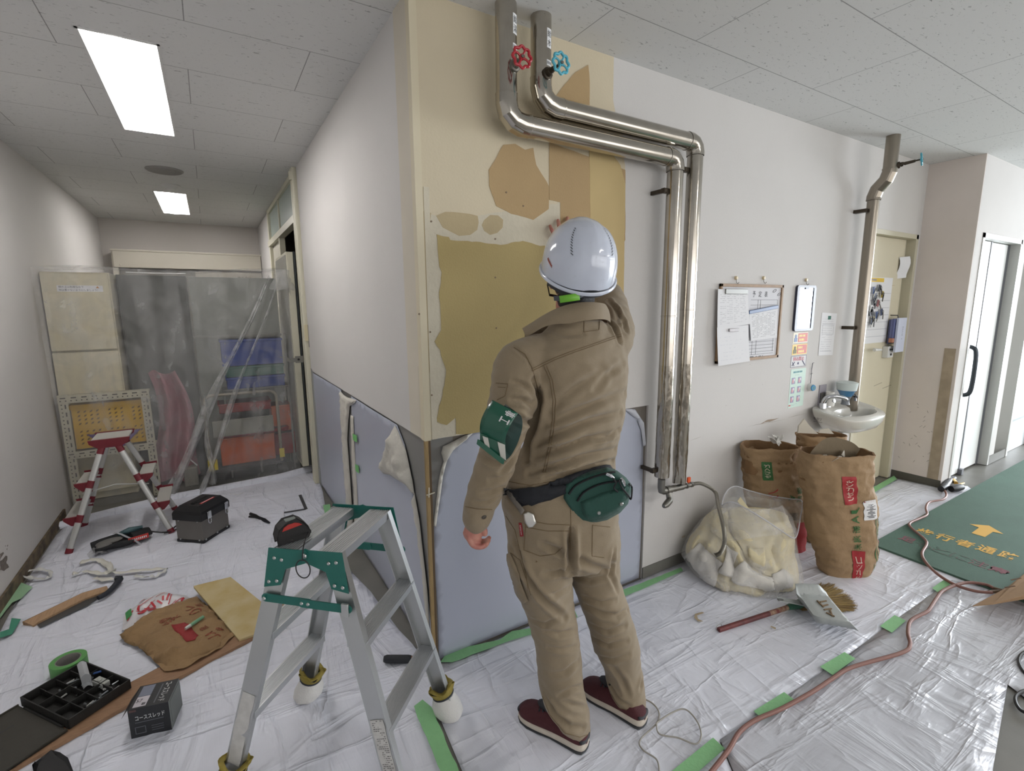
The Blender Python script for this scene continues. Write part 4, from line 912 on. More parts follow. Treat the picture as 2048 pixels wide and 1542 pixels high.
wfilm([(938, 866), (894, 897), (885, 935), (879, 974), (868, 1040), (866, 1111), (874, 1210), (878, 1318), (1060, 1245), (1276, 1166), (1284, 1000), (1286, 880), (1283, 845), (1266, 822), (1249, 812)], 'F', lambda a, z, d: .002*noise.noise(V((a*3, z*3, 0)))+.002, 'bluish protective film on the stripped front wall behind the worker', amp=.002)
wfilm([(624, 744), (684, 779), (686, 900), (694, 1000), (702, 1110), (672, 1017), (640, 968)], 'S', lambda a, z, d: .003+.003*noise.noise(V((a*3, z*3, 0))), 'bluish film on the stripped side wall, left of the vertical joint', amp=.001)
wfilm([(703, 792), (796, 850), (812, 890), (828, 985), (838, 1040), (856, 1180), (872, 1318), (800, 1222), (725, 1110), (714, 1000), (706, 880)], 'S', lambda a, z, d: .003+.003*noise.noise(V((a*3, z*3, 2))), 'bluish film on the stripped side wall, between the joint and the corner', amp=.001)
def crum(k, ed, sc=14):
    return lambda a, z, d: k*min(1, d/ed)*(.75+.35*noise.noise(V((a*sc, z*sc, 3)))+.22*noise.noise(V((a*38, z*38, 1))))+.003
wfilm([(793, 850), (785, 868), (781, 880), (780, 898), (770, 914), (761, 926), (763, 938), (769, 946), (784, 950), (800, 960), (818, 972), (832, 990), (828, 960), (815, 900), (802, 868)], 'S', crum(.05, .05), 'crumpled cream film flap bulging off the side wall near the corner', 'peeled_flap', peel, .014, .003, 2, .0006, .004)
wfilm([(832, 985), (842, 1040), (858, 1180), (863, 1270), (858, 1245), (848, 1150), (838, 1060), (828, 1000)], 'S', crum(.012, .01), 'narrow cream peeled strip running down the side wall to the corner', 'peeled_flap', peel, .014, .002, 4, .0006, .004)
wfilm([(682, 781), (690, 790), (697, 794), (715, 800), (712, 806), (702, 812), (699, 840), (697, 880), (703, 960), (708, 1040), (709, 1110), (702, 1108), (699, 1030), (694, 960), (688, 880), (686, 820)], 'S', crum(.018, .012), 'cream peeled strip standing off the joint of the side wall', 'peeled_flap', peel, .014, .002, 6, .0006, .004)
wfilm([(704, 830), (709, 832), (712, 900), (718, 1000), (720, 1110), (713, 1110), (711, 1000), (706, 900)], 'S', crum(.008, .01), 'thin cream strip just right of the joint on the side wall', 'peeled_flap', peel, .014, .001, 7, .0006, .004)
wfilm([(944, 864), (928, 870), (905, 882), (884, 892), (881, 905), (886, 922), (880, 940), (876, 960), (871, 1000), (866, 1050), (871, 1052), (878, 1000), (885, 950), (893, 920), (905, 900), (930, 880)], 'F', crum(.022, .012), 'curled cream film edge on the front wall right of the corner batten', 'peeled_flap', peel, .012, .003, 8, .0006, .004)
wfilm([(1247, 812), (1268, 818), (1286, 845), (1290, 890), (1284, 893), (1280, 860), (1272, 838), (1256, 826)], 'F', crum(.012, .01), 'curled film edge at the upper right of the stripped wall', 'peeled_flap', M('peeled_edge', (198, 200, 208), .5, bump=.2, bscale=60), .012, .002, 9, .0006, .004)
for pts, lab in (([(705, 867), (713, 871), (714, 885), (706, 880)], 'upper green tape tab on the joint of the side wall'), ([(710, 928), (717, 932), (718, 947), (711, 942)], 'lower green tape tab on the joint of the side wall')):
    P = [SW(*p, SWX-.004) for p in pts]; tag(MB().prism(P, (.0006, 0, 0)).build('masking_tape', M('green_tape_bright', (116, 190, 112), .5), smooth=False), lab, 'tape')
struct(MB().box(SWX+.0, SWX+.014, 4.17, 4.235, 0, DADO+.02).build('trim_sideend', M('grey_edge', (150, 152, 148), .5), bevel=.003))

# ================================================================ step ladder in front
al = M('aluminium', (186, 188, 188), .36, .85, bump=.06, bscale=60, stretch=(1, 1, 12)); al2 = M('aluminium_tread', (196, 198, 200), .34, .8)
grn = M('teal_enamel', (20, 98, 88), .4); rivet = M('rivet', (190, 192, 190), .3, .9)
A_, B_, C_ = F(455, 1590), F(615, 1392), F(900, 1428); D_ = A_+C_-B_
mC = (B_+D_)/2; tv = (B_-A_).normalized(); sv = (C_-B_).normalized(); oc = V((.02, .04, 0))
TZ = .775
def top(i, j, z=TZ, g=.16, w_=.31): return mC+tv*(w_/2*i)+sv*(g/2*j)+oc+V((0, 0, z))
LT = thing('step_ladder', 'aluminium step ladder with green hinges, its feet wrapped in white socks, in the foreground', 'ladder', (mC.x, mC.y, 0))
feet = {(-1, -1): A_, (1, -1): B_, (1, 1): C_, (-1, 1): D_}
legs = {}
for (i, j), ft in feet.items():
    a = ft+V((0, 0, .012)); b = top(i, j); legs[(i, j)] = (a, b)
    # C-section rail, web outwards
    wd = .056; tk = .022; c_ = [(-wd/2, 0), (wd/2, 0), (wd/2, tk), (wd/2-.003, tk), (wd/2-.003, .003), (-wd/2+.003, .003), (-wd/2+.003, tk), (-wd/2, tk)]
    inward = -tv*i; ax = (b-a).normalized(); x = ax.cross(inward).normalized()
    y = (b-a).normalized().cross(x)
    if y.dot(inward) < 0: x = -x
    MB().prof(a, b, c_, x).build('side_rail', al, LT, smooth=False)
    mb = MB(); R = random.Random(i*3+j)
for j in (-1, 1):
    for n_, z in enumerate((.265, .52)):
        k = z/TZ; p = {}
        for i in (-1, 1): a, b = legs[(i, j)]; p[i] = a.lerp(b, k)
        dv = (p[1]-p[-1]).normalized(); out = (sv*j); wd = .062
        mb = MB(); u = dv; 
        # tread box with ribs and downturned lips
        c0 = p[-1]+dv*.004; c1 = p[1]-dv*.004
        mb.prof(c0, c1, [(-wd/2, 0), (wd/2, 0), (wd/2, -.022), (wd/2-.003, -.022), (wd/2-.003, -.003), (-wd/2+.003, -.003), (-wd/2+.003, -.022), (-wd/2, -.022)], out) if dv.cross(out).z > 0 else mb.prof(c1, c0, [(-wd/2, 0), (wd/2, 0), (wd/2, -.022), (wd/2-.003, -.022), (wd/2-.003, -.003), (-wd/2+.003, -.003), (-wd/2+.003, -.022), (-wd/2, -.022)], out)
        for q in range(9): o_ = out*(-wd/2+.007+q*.006); mb.beam(c0+o_+V((0, 0, .0006)), c1+o_+V((0, 0, .0006)), .0018, .0014)
        mb.build('tread', al2, LT, smooth=False)
# the two top steps
for j in (-1, 1):
    a = top(-1, j, TZ+.004)+sv*(-.012*j); b = top(1, j, TZ+.004)+sv*(-.012*j); mb = MB(); wd = .075
    dv = (b-a).normalized(); o_ = sv
    mb.beam(a-dv*.004, b+dv*.004, .004, .03) if 0 else None
    for s_, e in ((-1, 0), (1, 0)): pass
    mb.prof(*((a, b) if dv.cross(sv).z > 0 else (b, a)), [(-wd/2, 0), (wd/2, 0), (wd/2, -.026), (wd/2-.003, -.026), (wd/2-.003, -.003), (-wd/2+.003, -.003), (-wd/2+.003, -.026), (-wd/2, -.026)], sv)
    for q in range(8): oo = sv*(-wd/2+.012+q*.0075); mb.beam(a+oo+V((0, 0, .0006)), b+oo+V((0, 0, .0006)), .0022, .0014)
    mb.build('top_step', al2, LT, smooth=False)
# hinge plates, locking arms
for i in (-1, 1):
    for j in (-1, 1):
        a, b = legs[(i, j)]; ax = (b-a).normalized(); ou = tv*(i*.004); hc = top(i, 0)+ou+V((0, 0, .0))
        def Q(p): return p+ou
        x_ = sv*j
        P = [Q(b+V((0, 0, .012))+x_*.034), Q(b+V((0, 0, .012))-x_*.012), Q(hc-ou+x_*.012+V((0, 0, .012))), Q(hc-ou+x_*.0+V((0, 0, .016))), Q(hc-ou-x_*.012+V((0, 0, .002))), Q(hc-ou+x_*.0+V((0, 0, -.028))), Q(b-ax*.05-x_*.03), Q(b-ax*.10-x_*.026), Q(b-ax*.11+x_*.024)]
        mb = MB().prism([p+tv*(i*.0012*(1 if j > 0 else 2.4)) for p in P], tv*(i*.0025))
        mb.mat(1)
        for q in (b-ax*.018+x_*.012, b-ax*.022-x_*.012, b-ax*.092+x_*.012, b-ax*.088-x_*.012):
            q = Q(q)+tv*(i*.006); mb.lathe([(0, .003), (.004, .0025), (.0058, 0)], 10, Matrix.Translation(q) @ (tv*i).to_track_quat('Z', 'Y').to_matrix().to_4x4())
        mb.build('hinge_plate', [grn, rivet], LT, smooth=True, ang=30)
    q = top(i, 0)+V((0, 0, -.004))+tv*(i*.012); MB().lathe([(0, .004), (.005, .0035), (.0075, 0)], 14, Matrix.Translation(q) @ (tv*i).to_track_quat('Z', 'Y').to_matrix().to_4x4()).build('hinge_pin', rivet, LT)
    k = .82; p0 = legs[(i, -1)][0].lerp(legs[(i, -1)][1], k)+tv*(i*.007); p1 = legs[(i, 1)][0].lerp(legs[(i, 1)][1], k-.012)+tv*(i*.007)
    ext_ = (p1-p0).normalized(); p0 = p0-ext_*.012; p1 = p1+ext_*.014; mid = p0.lerp(p1, .53)
    def bar(a, b, off):
        d = (b-a).normalized(); u = V((0, 0, 1)); n = 7; P = []
        for s_, c_ in ((1, b), (-1, a)):
            for q in range(n): g = math.pi*(q/(n-1)-.5); P.append(c_+d*(s_*.011*math.cos(g))+u*(-s_*.0125*math.sin(g))*(-1)+tv*(i*off))
        return MB().prism(P[:n]+P[n:], tv*(i*.004))
    bar(p0, mid, 0).build('locking_arm', grn, LT, smooth=True, ang=30); mb = bar(mid-ext_*.02, p1, .004)
    mb.mat(1)
    for q in (p0, mid, mid-ext_*.02): mb.lathe([(0, .003), (.004, .0025), (.0055, 0)], 10, Matrix.Translation(q+tv*(i*.008)) @ (tv*i).to_track_quat('Z', 'Y').to_matrix().to_4x4())
    mb.build('locking_arm', [grn, rivet], LT, smooth=True, ang=30)
    if i < 0: MB().cb((0, 0, 0), (.022, .008, .04), Matrix.Translation(p1+tv*(i*.012)-ext_*.006) @ tv.to_track_quat('Y', 'Z').to_matrix().to_4x4()).build('lock_clip', rivet, LT, bevel=.002)
# worn white warning label strips on the near rails
for (i, j), (k0, k1) in (((-1, -1), (.12, .42)), ((-1, 1), (.1, .38))):
    a, b = legs[(i, j)]; ax = (b-a).normalized(); x_ = ax.cross(tv).normalized(); mb = MB(); p0 = a.lerp(b, k0)-tv*.0012; p1 = a.lerp(b, k1)-tv*.0012
    wq = .021; P = [p0-x_*wq, p0+x_*wq, p1+x_*wq, p1-x_*wq]; mb.prism(rough(P, .004, .02, j), -tv*.0006)
    mb.mat(1); R = random.Random(j+3); L_ = (p1-p0).length
    if j > 0:
        for q in range(38):
            c_ = p0+ax*(L_*(q+.5)/38)-tv*.0009; s_ = -wq*.8
            while s_ < wq*.8:
                l = R.uniform(.002, .007)
                if R.random() < .7: mb.beam(c_+x_*s_, c_+x_*min(s_+l, wq*.8), .0025, .0003, up=tv)
                s_ += l+.002
    mb.build('warning_label', [M('worn_label', (196, 194, 190), .6, var=.15, vscale=40), M('label_ink', (120, 118, 116), .7)], LT, smooth=False)
sock = M('white_sock', (214, 212, 208), .9, bump=.35, bscale=150, var=.05, vscale=12, sheen=.2); yelt = M('yellow_cuff', (150, 134, 62), .9, bump=.5, bscale=60, var=.2, vscale=20)
for (i, j), ft in feet.items():
    ax = (legs[(i, j)][1]-legs[(i, j)][0]).normalized(); mb = MB(); R = random.Random(i+2*j)
    rings = []
    for z, r in ((-.012, .030), (-.010, .044), (.004, .052), (.03, .051), (.055, .042), (.07, .036)):
        c_ = ft+ax*(z/ax.z+.012) if z > 0 else ft+V((0, 0, z+.012)); rings.append([c_+V((math.cos(g)*r*(1+.10*noise.noise(V((math.cos(g)*2+i*5, math.sin(g)*2+j*7, z*30)))), math.sin(g)*r*(1+.10*noise.noise(V((math.cos(g)*2+i*5, math.sin(g)*2, z*30)))), 0)) for g in [2*math.pi*q/28 for q in range(28)]])
    mb.loft(rings); mb.build('sock_cover', sock, LT)
    c_ = ft+ax*.085; up_ = ax
    x_ = ax.orthogonal().normalized(); y_ = ax.cross(x_)
    MB().tube([c_+(x_*math.cos(g)+y_*math.sin(g))*.036 for g in [2*math.pi*q/30 for q in range(30)]], .004, 8, closed=True).build('elastic_band', M('band_dark', (44, 48, 56), .7), LT)
    def cuff(u, v): g = 2*math.pi*u; r = .037+.006*math.sin(g*5+i)*v+.008*v; return ft+ax*(.088+.028*v+.008*math.sin(g*3+j)*v)+(x_*math.cos(g)+y_*math.sin(g))*r
    mb = MB().grid(cuff, 40, 5); mb.grid(lambda u, v: ft+ax*(.116+.006*math.sin(u*19))+(x_*math.cos(2*math.pi*u)+y_*math.sin(2*math.pi*u))*(.046-.016*v), 40, 2)
    mb.build('yellow_cuff', yelt, LT, solid=.001)
# tape measure on the top step
p = top(-1, -1, TZ+.012)+tv*.055+sv*(-.006)
tm = thing('tape_measure', 'black and red tape measure resting on the top of the aluminium ladder', 'tape measure', p)
fx = tv.lerp(sv, .45).normalized(); fx.z = 0; fx.normalize(); ty = V((0, 0, 1)).cross(fx)
Mx = Matrix(((fx.x, ty.x, 0, p.x), (fx.y, ty.y, 0, p.y), (0, 0, 1, p.z), (0, 0, 0, 1)))
pr_ = [(-.04, 0), (.042, 0), (.048, .012), (.045, .035), (.032, .052), (.012, .062), (-.018, .060), (-.038, .045), (-.046, .02)]
rub = M('black_rubber', (30, 28, 28), .65, bump=.15, bscale=200)
MB(Mx).prism([V((x, -.017, z)) for x, z in pr_], (0, .034, 0)).build('case', rub, tm, bevel=.006)
mb = MB(Mx); 
for s_ in (-1, 1):
    mb.prism([V((x*.62+.0, s_*.0175, z*.42+.028)) for x, z in pr_[3:]], (0, s_*.0015, 0))
mb.build('red_side', M('tool_red', (168, 44, 38), .5), tm, bevel=.002)
MB(Mx).cb((0, 0, .061), (.03, .022, .004)).build('printed_top', M('silver_print', (120, 128, 124), .4), tm, bevel=.001)
MB(Mx).cb((.05, 0, .008), (.012, .02, .010)).build('tape_mouth', rub, tm, bevel=.002)
hk = top(-1, 0, TZ-.0); lp = [Mx @ V((.052, 0, .01)), hk+V((0, 0, .03))-tv*.01, hk-tv*.022+V((0, 0, -.01))]
lw = lp[-1]; loop = [lw+V((0, 0, -.028))+(sv*math.cos(g)*.022+V((0, 0, 1))*math.sin(g)*.028) for g in [math.pi/2+2*math.pi*q/16 for q in range(17)]]
MB().tube(cat(lp+loop, 4), .0018, 6).build('wrist_cord', black, tm)

# ================================================================ small red-capped step ladder
wr = M('silver_white', (198, 198, 194), .35, .5); rc = M('ladder_red', (112, 24, 36), .4)
f_ = [F(139, 1105), F(345, 1057), F(162, 1052), F(347, 1015)]
NL, NR, FL_, FR_ = V((-.86, 3.80, 0)), V((-.345, 3.80, 0)), V((-.86, 4.235, 0)), V((-.345, 4.235, 0))
SL = thing('small_step_ladder', 'small silver step ladder with dark red end caps in front of the plastic curtain', 'ladder', (-.60, 4.02, 0))
TZ2 = .66; mt = {}
for nm, ft, tx, ty_ in (('NL', NL, -.645, 3.90), ('NR', NR, -.575, 3.90), ('FL', FL_, -.645, 4.13), ('FR', FR_, -.575, 4.13)):
    a = ft+V((0, 0, .012)); b = V((tx, ty_, TZ2-.03)); mt[nm] = (a, b)
    MB().prof(a, b, rr(.034, .020, .008, 3), (1, 0, 0)).build('leg', wr, SL)
    ax = (b-a).normalized(); mb = MB().prof(a-ax*.012, a+ax*.018, rr(.038, .025, .009, 3), (1, 0, 0)); mb.build('foot_cap', rc, SL)
    for k in (.30, .62): MB().prof(a.lerp(b, k-.035), a.lerp(b, k+.035), rr(.036, .022, .008, 3), (1, 0, 0)).build('rung_cap', rc, SL)
    MB().prof(b-ax*.06, b, rr(.036, .022, .008, 3), (1, 0, 0)).build('rung_cap', rc, SL)
st_ = M('step_grey', (184, 182, 176), .5)
for s_, (n1, f1) in ((-1, ('NL', 'FL')), (1, ('NR', 'FR'))):
    for k in (.30, .62):
        a = mt[n1][0].lerp(mt[n1][1], k); b = mt[f1][0].lerp(mt[f1][1], k); w_ = .075
        x0 = a.x; MB().box(min(x0, x0+s_*w_), max(x0, x0+s_*w_), a.y+.02, b.y-.02, a.z-.006, a.z+.006).build('step', st_, SL, bevel=.002)
        for yy in (a.y+.004, b.y-.004): MB().prism([V((x0-.004*s_, yy, a.z+.012)), V((x0+s_*(w_+.004), yy, a.z+.012)), V((x0+s_*(w_+.002), yy, a.z-.004)), V((x0+s_*w_*.6, yy, a.z-.04)), V((x0-.004*s_, yy, a.z-.05))], (0, .014, 0)).build('step_end', rc, SL, smooth=False)
MB().box(-.705, -.515, 3.90, 4.13, TZ2-.012, TZ2+.0).build('top_plate', st_, SL, bevel=.003)
for yy in (3.885, 4.125): MB().prism([V((-.715, yy, TZ2+.003)), V((-.505, yy, TZ2+.003)), V((-.51, yy, TZ2-.02)), V((-.55, yy, TZ2-.05)), V((-.67, yy, TZ2-.05)), V((-.71, yy, TZ2-.02))], (0, .02, 0)).build('top_end', rc, SL, smooth=False)
MB().tube([(-.78, 3.9, .33), (-.61, 3.9, .36), (-.44, 3.9, .33)], .004, 8).build('spreader_bar', wr, SL)
# ================================================================ things on the floor at the left
def topz(x, y, ox, oy): pass
# toolbox
a, b, c = F(357, 1082), F(408, 1088), F(461, 1055); u = (a-b); u.z = 0; v = (c-b); v.z = 0; Lu, Lv = u.length, v.length; un, vn = u.normalized(), v.normalized(); un = (un-vn*un.dot(vn)).normalized()
Mt = Matrix(((vn.x, un.x, 0, b.x), (vn.y, un.y, 0, b.y), (0, 0, 1, 0), (0, 0, 0, 1)))
tb = thing('toolbox', 'steel toolbox with a black lid and two silver latches', 'toolbox', b+(u+v)/2)
LL, WW = Lv, Lu*1.0
MB(Mt).box(.004, LL-.004, .004, WW-.004, .012, .165).build('toolbox_body', M('brushed_steel', (122, 118, 112), .4, .6, var=.1, vscale=6), tb, bevel=.003)
MB(Mt).box(0, LL, 0, WW, 0, .022).build('base_rim', black, tb, bevel=.006)
mb = MB(Mt); h0, h1 = .162, .235
def rct(x0, x1, y0, y1, z): return [Mt.inverted() @ Mt @ V((x, y, z)) for x, y in ((x0, y0), (x1, y0), (x1, y1), (x0, y1))]
mb = MB(Mt).loft([rct(-.006, LL+.006, -.006, WW+.006, h0-.012), rct(-.006, LL+.006, -.006, WW+.006, h0+.03), rct(0, LL, 0, WW, h0+.045), rct(.022, LL-.022, .03, WW-.03, h1+.005)])
mb.box(.07, LL-.07, WW/2-.022, WW/2+.022, h1+.004, h1+.008); mb.build('lid', M('toolbox_black', (26, 26, 27), .4), tb, smooth=False, bevel=.004)
MB(Mt).box(.05, LL-.06, WW/2-.012, WW/2+.012, h1+.007, h1+.009).build('handle_recess', M('deep_black', (8, 8, 8), .8), tb)
mb = MB(Mt).box(.06, LL-.06, .040, .055, h1+.0045, h1+.0065); mb.mat(1)
for k in range(12): mb.box(.068+k*.0085, .0735+k*.0085, .044, .051, h1+.0065, h1+.007)
mb.build('red_label', [M('label_red', (196, 52, 44), .4), lab_w], tb, smooth=False)
for xx in (.055, LL-.03):
    mb = MB(Mt).box(xx-.016, xx+.016, -.016, -.006, h0-.012, h0+.034).box(xx-.011, xx+.011, -.020, -.012, h0+.004, h0+.038); mb.build('latch', fc, tb, bevel=.002)
    MB(Mt).tube([V((xx+.011*math.cos(g), -.012, h0-.024+.022*math.sin(g))) for g in [2*math.pi*q/16 for q in range(16)]], .0022, 6, closed=True).build('latch_loop', fc, tb)
mb = MB(Mt)
for x_, z_ in ((.02, .018), (LL-.03, .018), (LL*.5, .02)): mb.cyl((x_, -.003, z_+.004), (x_, .006, z_+.004), .006, n=10)
for y_, z_ in ((.03, .022), (WW-.03, .022), (.03, .147), (WW-.03, .147)): mb.cyl((-.001, y_, z_), (.006, y_, z_), .005, n=10)
mb.build('rivets', rivet, tb)
# tool pouch
o = F(205, 1110); e = F(308, 1078); ud = (e-o); Lp = ud.length; ud.normalize(); vd = V((-ud.y, ud.x, 0)); Mp = Matrix(((ud.x, vd.x, 0, o.x), (ud.y, vd.y, 0, o.y), (0, 0, 1, 0), (0, 0, 0, 1)))
tp = thing('tool_pouch', 'black tool pouch with a red label lying on its side left of the toolbox', 'tool pouch', o+ud*Lp/2)
def pouch(u_, v_):
    g = 2*math.pi*v_; x = -.03+(Lp+.03)*u_; r = .055*(1-.55*max(0, u_-.6)/.4)*(.75+.25*min(1, u_*6)); n_ = noise.noise(V((x*14, math.cos(g)*1.5, math.sin(g)*1.5)))*.010
    yy = .06+math.cos(g)*(r+.02)+n_; zz = .038+math.sin(g)*r*.62+n_
    if math.sin(g) > .55 and u_ < .62: zz = .038+r*.62*.55-.022*(math.sin(g)-.55)/.45*2
    return (x, yy, max(.002, zz))
mb = MB(Mp).grid(pouch, 34, 36); mb.build('pouch_body', M('black_nylon', (30, 31, 33), .75, bump=.3, bscale=120, var=.2, vscale=14), tp)
mb = MB(Mp).ell((.05, .05, .052), (.07, .032, .016), 18, 10).ell((.02, .03, .045), (.04, .035, .02), 14, 8); mb.build('grey_lining', M('grey_lining', (112, 110, 106), .8, bump=.5, bscale=40), tp)
MB(Mp).ell((.17, .09, .068), (.055, .02, .02), 16, 10).tube([(.10, .085, .066), (.16, .095, .078), (.23, .085, .07)], .012, 8).build('teal_tool', M('dull_teal', (66, 92, 96), .4, .3), tp)
mb = MB(Mp).box(.13, .235, -.012, -.006, .026, .056); mb.M = Mp; mb.mat(1)
for k in range(9): mb.box(.14+k*.0098, .146+k*.0098, -.0132, -.012, .034, .047)
mb.build('red_label', [M('label_red2', (196, 52, 44), .5), lab_w], tp, smooth=False)
MB(Mp).grid(lambda u_, v_: (.075+.10*u_+.012*v_, .085-.125*u_+.008*v_, .082-.075*u_**2+.004*math.sin(u_*9)), 10, 2, th=.001).build('clear_strap', M('clear_strip', (196, 200, 204), .2, alpha=.55), tp)
MB(Mp).tube(cat([(Lp-.02, .05, .05), (Lp+.05, .02, .02), (Lp+.10, .025, .012), (Lp+.14, .055, .02), (Lp+.165, .05, .02), (Lp+.15, .03, .012), (Lp+.11, .012, .01), (Lp+.06, .008, .015)], 5), .0045, 8).build('wrist_strap', black, tp)
MB(Mp).grid(lambda u_, v_: (-.06+.09*u_, -.02+.09*v_+.01*math.sin(u_*7), .006+.045*math.sin(math.pi*u_)*(.5+.5*noise.noise(V((u_*4, v_*5, 1))))), 10, 10).build('clear_bag', M('clear_bag', (206, 206, 208), .15, alpha=.35), tp)
# cutting pliers and square
def at(px, py, z=.0): return F(px, py, z)
p0, p1, p2 = at(500, 1027, .01), at(517, 1035, .012), at(540, 1046, .01)
t = thing('folding_knife', 'small black folding tool on the sheet right of the toolbox', 'knife', p1)
MB().tube([p0, p0.lerp(p1, .6), p1], [.009, .013, .010], 10, flat=.6).tube([at(498, 1033, .01), p1], [.008, .006], 8, flat=.6).build('handle', black, t)
MB().tube([p1, p1.lerp(p2, .5), p2], [.010, .014, .005], 8, flat=.4).build('blade', M('dark_steel', (58, 60, 66), .35, .7), t)
q0, q1, q2 = at(600, 990, .003), at(612, 1018, .003), at(568, 1025, .003)
tag(MB().beam(q0, q1, .022, .003).beam(q1, q2, .018, .003).build('carpenter_square', M('square_steel', (104, 106, 112), .35, .8), smooth=False), 'flat steel carpenter square lying near the side wall', 'square')
# crumpled strips
def ribbon(pts, wd, lab, seed, m, z=.008, tw=1.):
    P = cat([at(*q, z) for q in pts], 6); R = random.Random(seed); mb = MB(); n = len(P); vs = []
    for i, p in enumerate(P):
        d = (P[min(i+1, n-1)]-P[max(i-1, 0)]).normalized(); s_ = V((-d.y, d.x, 0)); a = noise.noise(V((i*.35, seed, 0)))*tw*1.3; w_ = wd*(.7+.5*noise.noise(V((i*.3, seed+9, 0)))); up_ = V((0, 0, 1))
        c_ = p+up_*(.008+.010*noise.noise(V((i*.4, 2, seed)))); o_ = (s_*math.cos(a)+up_*math.sin(a))*w_/2
        vs += [c_-o_+up_*abs(o_.z), c_+o_+up_*abs(o_.z)]
    mb.add(vs, [(2*i, 2*i+1, 2*i+3, 2*i+2) for i in range(n-1)]); o = mb.build('paper_strip', m, solid=.0008); tag(o, lab, 'paper strip', 'wallpaper scraps on the left sheet')
scr = M('scrap_cream', (218, 216, 206), .8, bump=.2, bscale=50); scw = M('scrap_white', (214, 214, 210), .8)
ribbon([(145, 1152), (170, 1146), (205, 1150), (240, 1148), (285, 1143), (333, 1141)], .035, 'long crumpled cream strip ending in a point right of the saw handle', 3, scr)
ribbon([(333, 1141), (322, 1150), (300, 1158), (270, 1154)], .03, 'folded end of the long cream strip', 5, scw)
ribbon([(160, 1128), (195, 1122), (214, 1132), (225, 1148)], .05, 'short torn scrap above the long cream strip', 7, scr)
ribbon([(190, 1158), (215, 1162), (240, 1158)], .04, 'small curled scrap under the long cream strip', 8, scr)
ribbon([(45, 1148), (70, 1142), (100, 1146), (98, 1158), (75, 1160), (50, 1158)], .03, 'pale crumpled scrap near the left wall', 9, scw)
ribbon([(460, 989), (475, 991), (486, 987)], .006, 'tiny white shaving beyond the toolbox', 11, scw, tw=.2)
# saw in its wooden sheath
wood = M('pale_wood', (182, 148, 114), .65, var=.18, vscale=5, stretch=(30, 3, 3)); 
t = thing('hand_saw', 'hand saw with a black curved grip lying along a pale wooden strip', 'saw', at(140, 1220))
MB().prism([at(*q, .001) for q in ((47, 1249), (166, 1191), (213, 1177), (219, 1186), (172, 1202), (78, 1250), (68, 1256))], (0, 0, .014)).build('wooden_strip', wood, t, bevel=.002)
MB().prism([at(*q, .006) for q in ((80, 1256), (74, 1250), (170, 1201), (198, 1190), (200, 1194), (178, 1210))], (0, 0, .002)).build('blade', M('saw_blade', (104, 104, 104), .35, .7), t, smooth=False)
hp_ = [at(*q, .02) for q in ((196, 1196), (214, 1186), (230, 1171), (240, 1158))]
MB().tube(cat(hp_, 5), [.011+.005*(i/15) for i in range(16)], 12).tube([at(232, 1157, .02), at(243, 1156, .02)], [.015, .012], 12).build('grip', M('grip_black', (38, 42, 50), .6), t)
# plank
pk = [at(*q, .0) for q in ((600, 1192), (618, 1214), (523, 1272), (300, 1391), (30, 1545), (-30, 1560), (0, 1508))]
tag(MB().prism(pk, (0, 0, .012)).build('plywood_strip', M('plywood', (158, 122, 92), .65, var=.15, vscale=4, stretch=(8, 30, 3)), bevel=.001), 'long plywood strip running under the paper bag and the black case', 'plank')
# kraft bag laid flat
o2 = P2([(240, 1279), (262, 1262), (297, 1233), (340, 1218), (394, 1198), (421, 1221), (468, 1272), (441, 1299), (405, 1320), (367, 1340), (332, 1346), (318, 1336), (304, 1322), (273, 1299), (250, 1290)])
kraft = M('kraft_paper', (152, 122, 84), .75, bump=.9, bscale=22, var=.12, vscale=7)
crk = creases(21, 40, (-.5, .1, 2.2, 2.8), (-30, 60), (.05, .2), (.008, .02), .02)
def kf(x, y): d = edist((x, y), o2); return V((x, y, .014+.030*min(1, d/.05)+crk(x, y)*.6+.012*noise.noise(V((x*9, y*9, 2)))))
mb = MB(); cloth(mb, o2, .016, kf, 4)
mb.mat(1)
c_ = F(372, 1282, .04); dd = (F(350, 1264, 0)-F(400, 1300, 0)).normalized(); ee = V((-dd.y, dd.x, 0))
sq = P2([(345, 1268), (372, 1263), (399, 1288), (392, 1297), (375, 1300), (352, 1280)]); cloth(mb, sq, .015, lambda x, y: kf(x, y)+V((0, 0, .0025)), 6)
mb.mat(2)
for (px, py, ch, s_) in ((335, 1250, '全農', .05), (352, 1243, '米', .04), (392, 1232, '○', .05), (378, 1222, 'レ', .04), (400, 1215, '印', .03), (425, 1275, 'JA', .05), (408, 1262, '産', .03), (440, 1262, '検', .03)):
    p = F(px, py, .03); mb.text(ch, 0, 0, 0, 0, 0, fn=lambda a, b, p=p, s_=s_: kf(p.x+dd.x*a*s_+ee.x*b*s_, p.y+dd.y*a*s_+ee.y*b*s_)+V((0, 0, .003)))
o_ = mb.build('kraft_bag', [kraft, M('print_red', (150, 46, 46), .7), M('print_red_thin', (150, 84, 62), .7)], ang=80); o_.modifiers.new('s', 'SOLIDIFY').thickness = .001
tag(o_, 'flattened brown kraft sack with red print lying on the plywood strip', 'paper bag')
o3 = P2([(266, 1290), (275, 1283), (310, 1312), (330, 1338), (367, 1332), (440, 1293), (466, 1270), (470, 1277), (442, 1304), (368, 1346), (330, 1351), (306, 1326)])
mb = MB(); cloth(mb, o3, .012, lambda x, y: V((x, y, .014+.014*noise.noise(V((x*20, y*20, 5)))+.006)), 4)
o_ = mb.build('bag_layer', kraft, ang=80); tag(o_, 'under layer of crumpled kraft paper showing along the front of the flattened sack', 'paper bag')
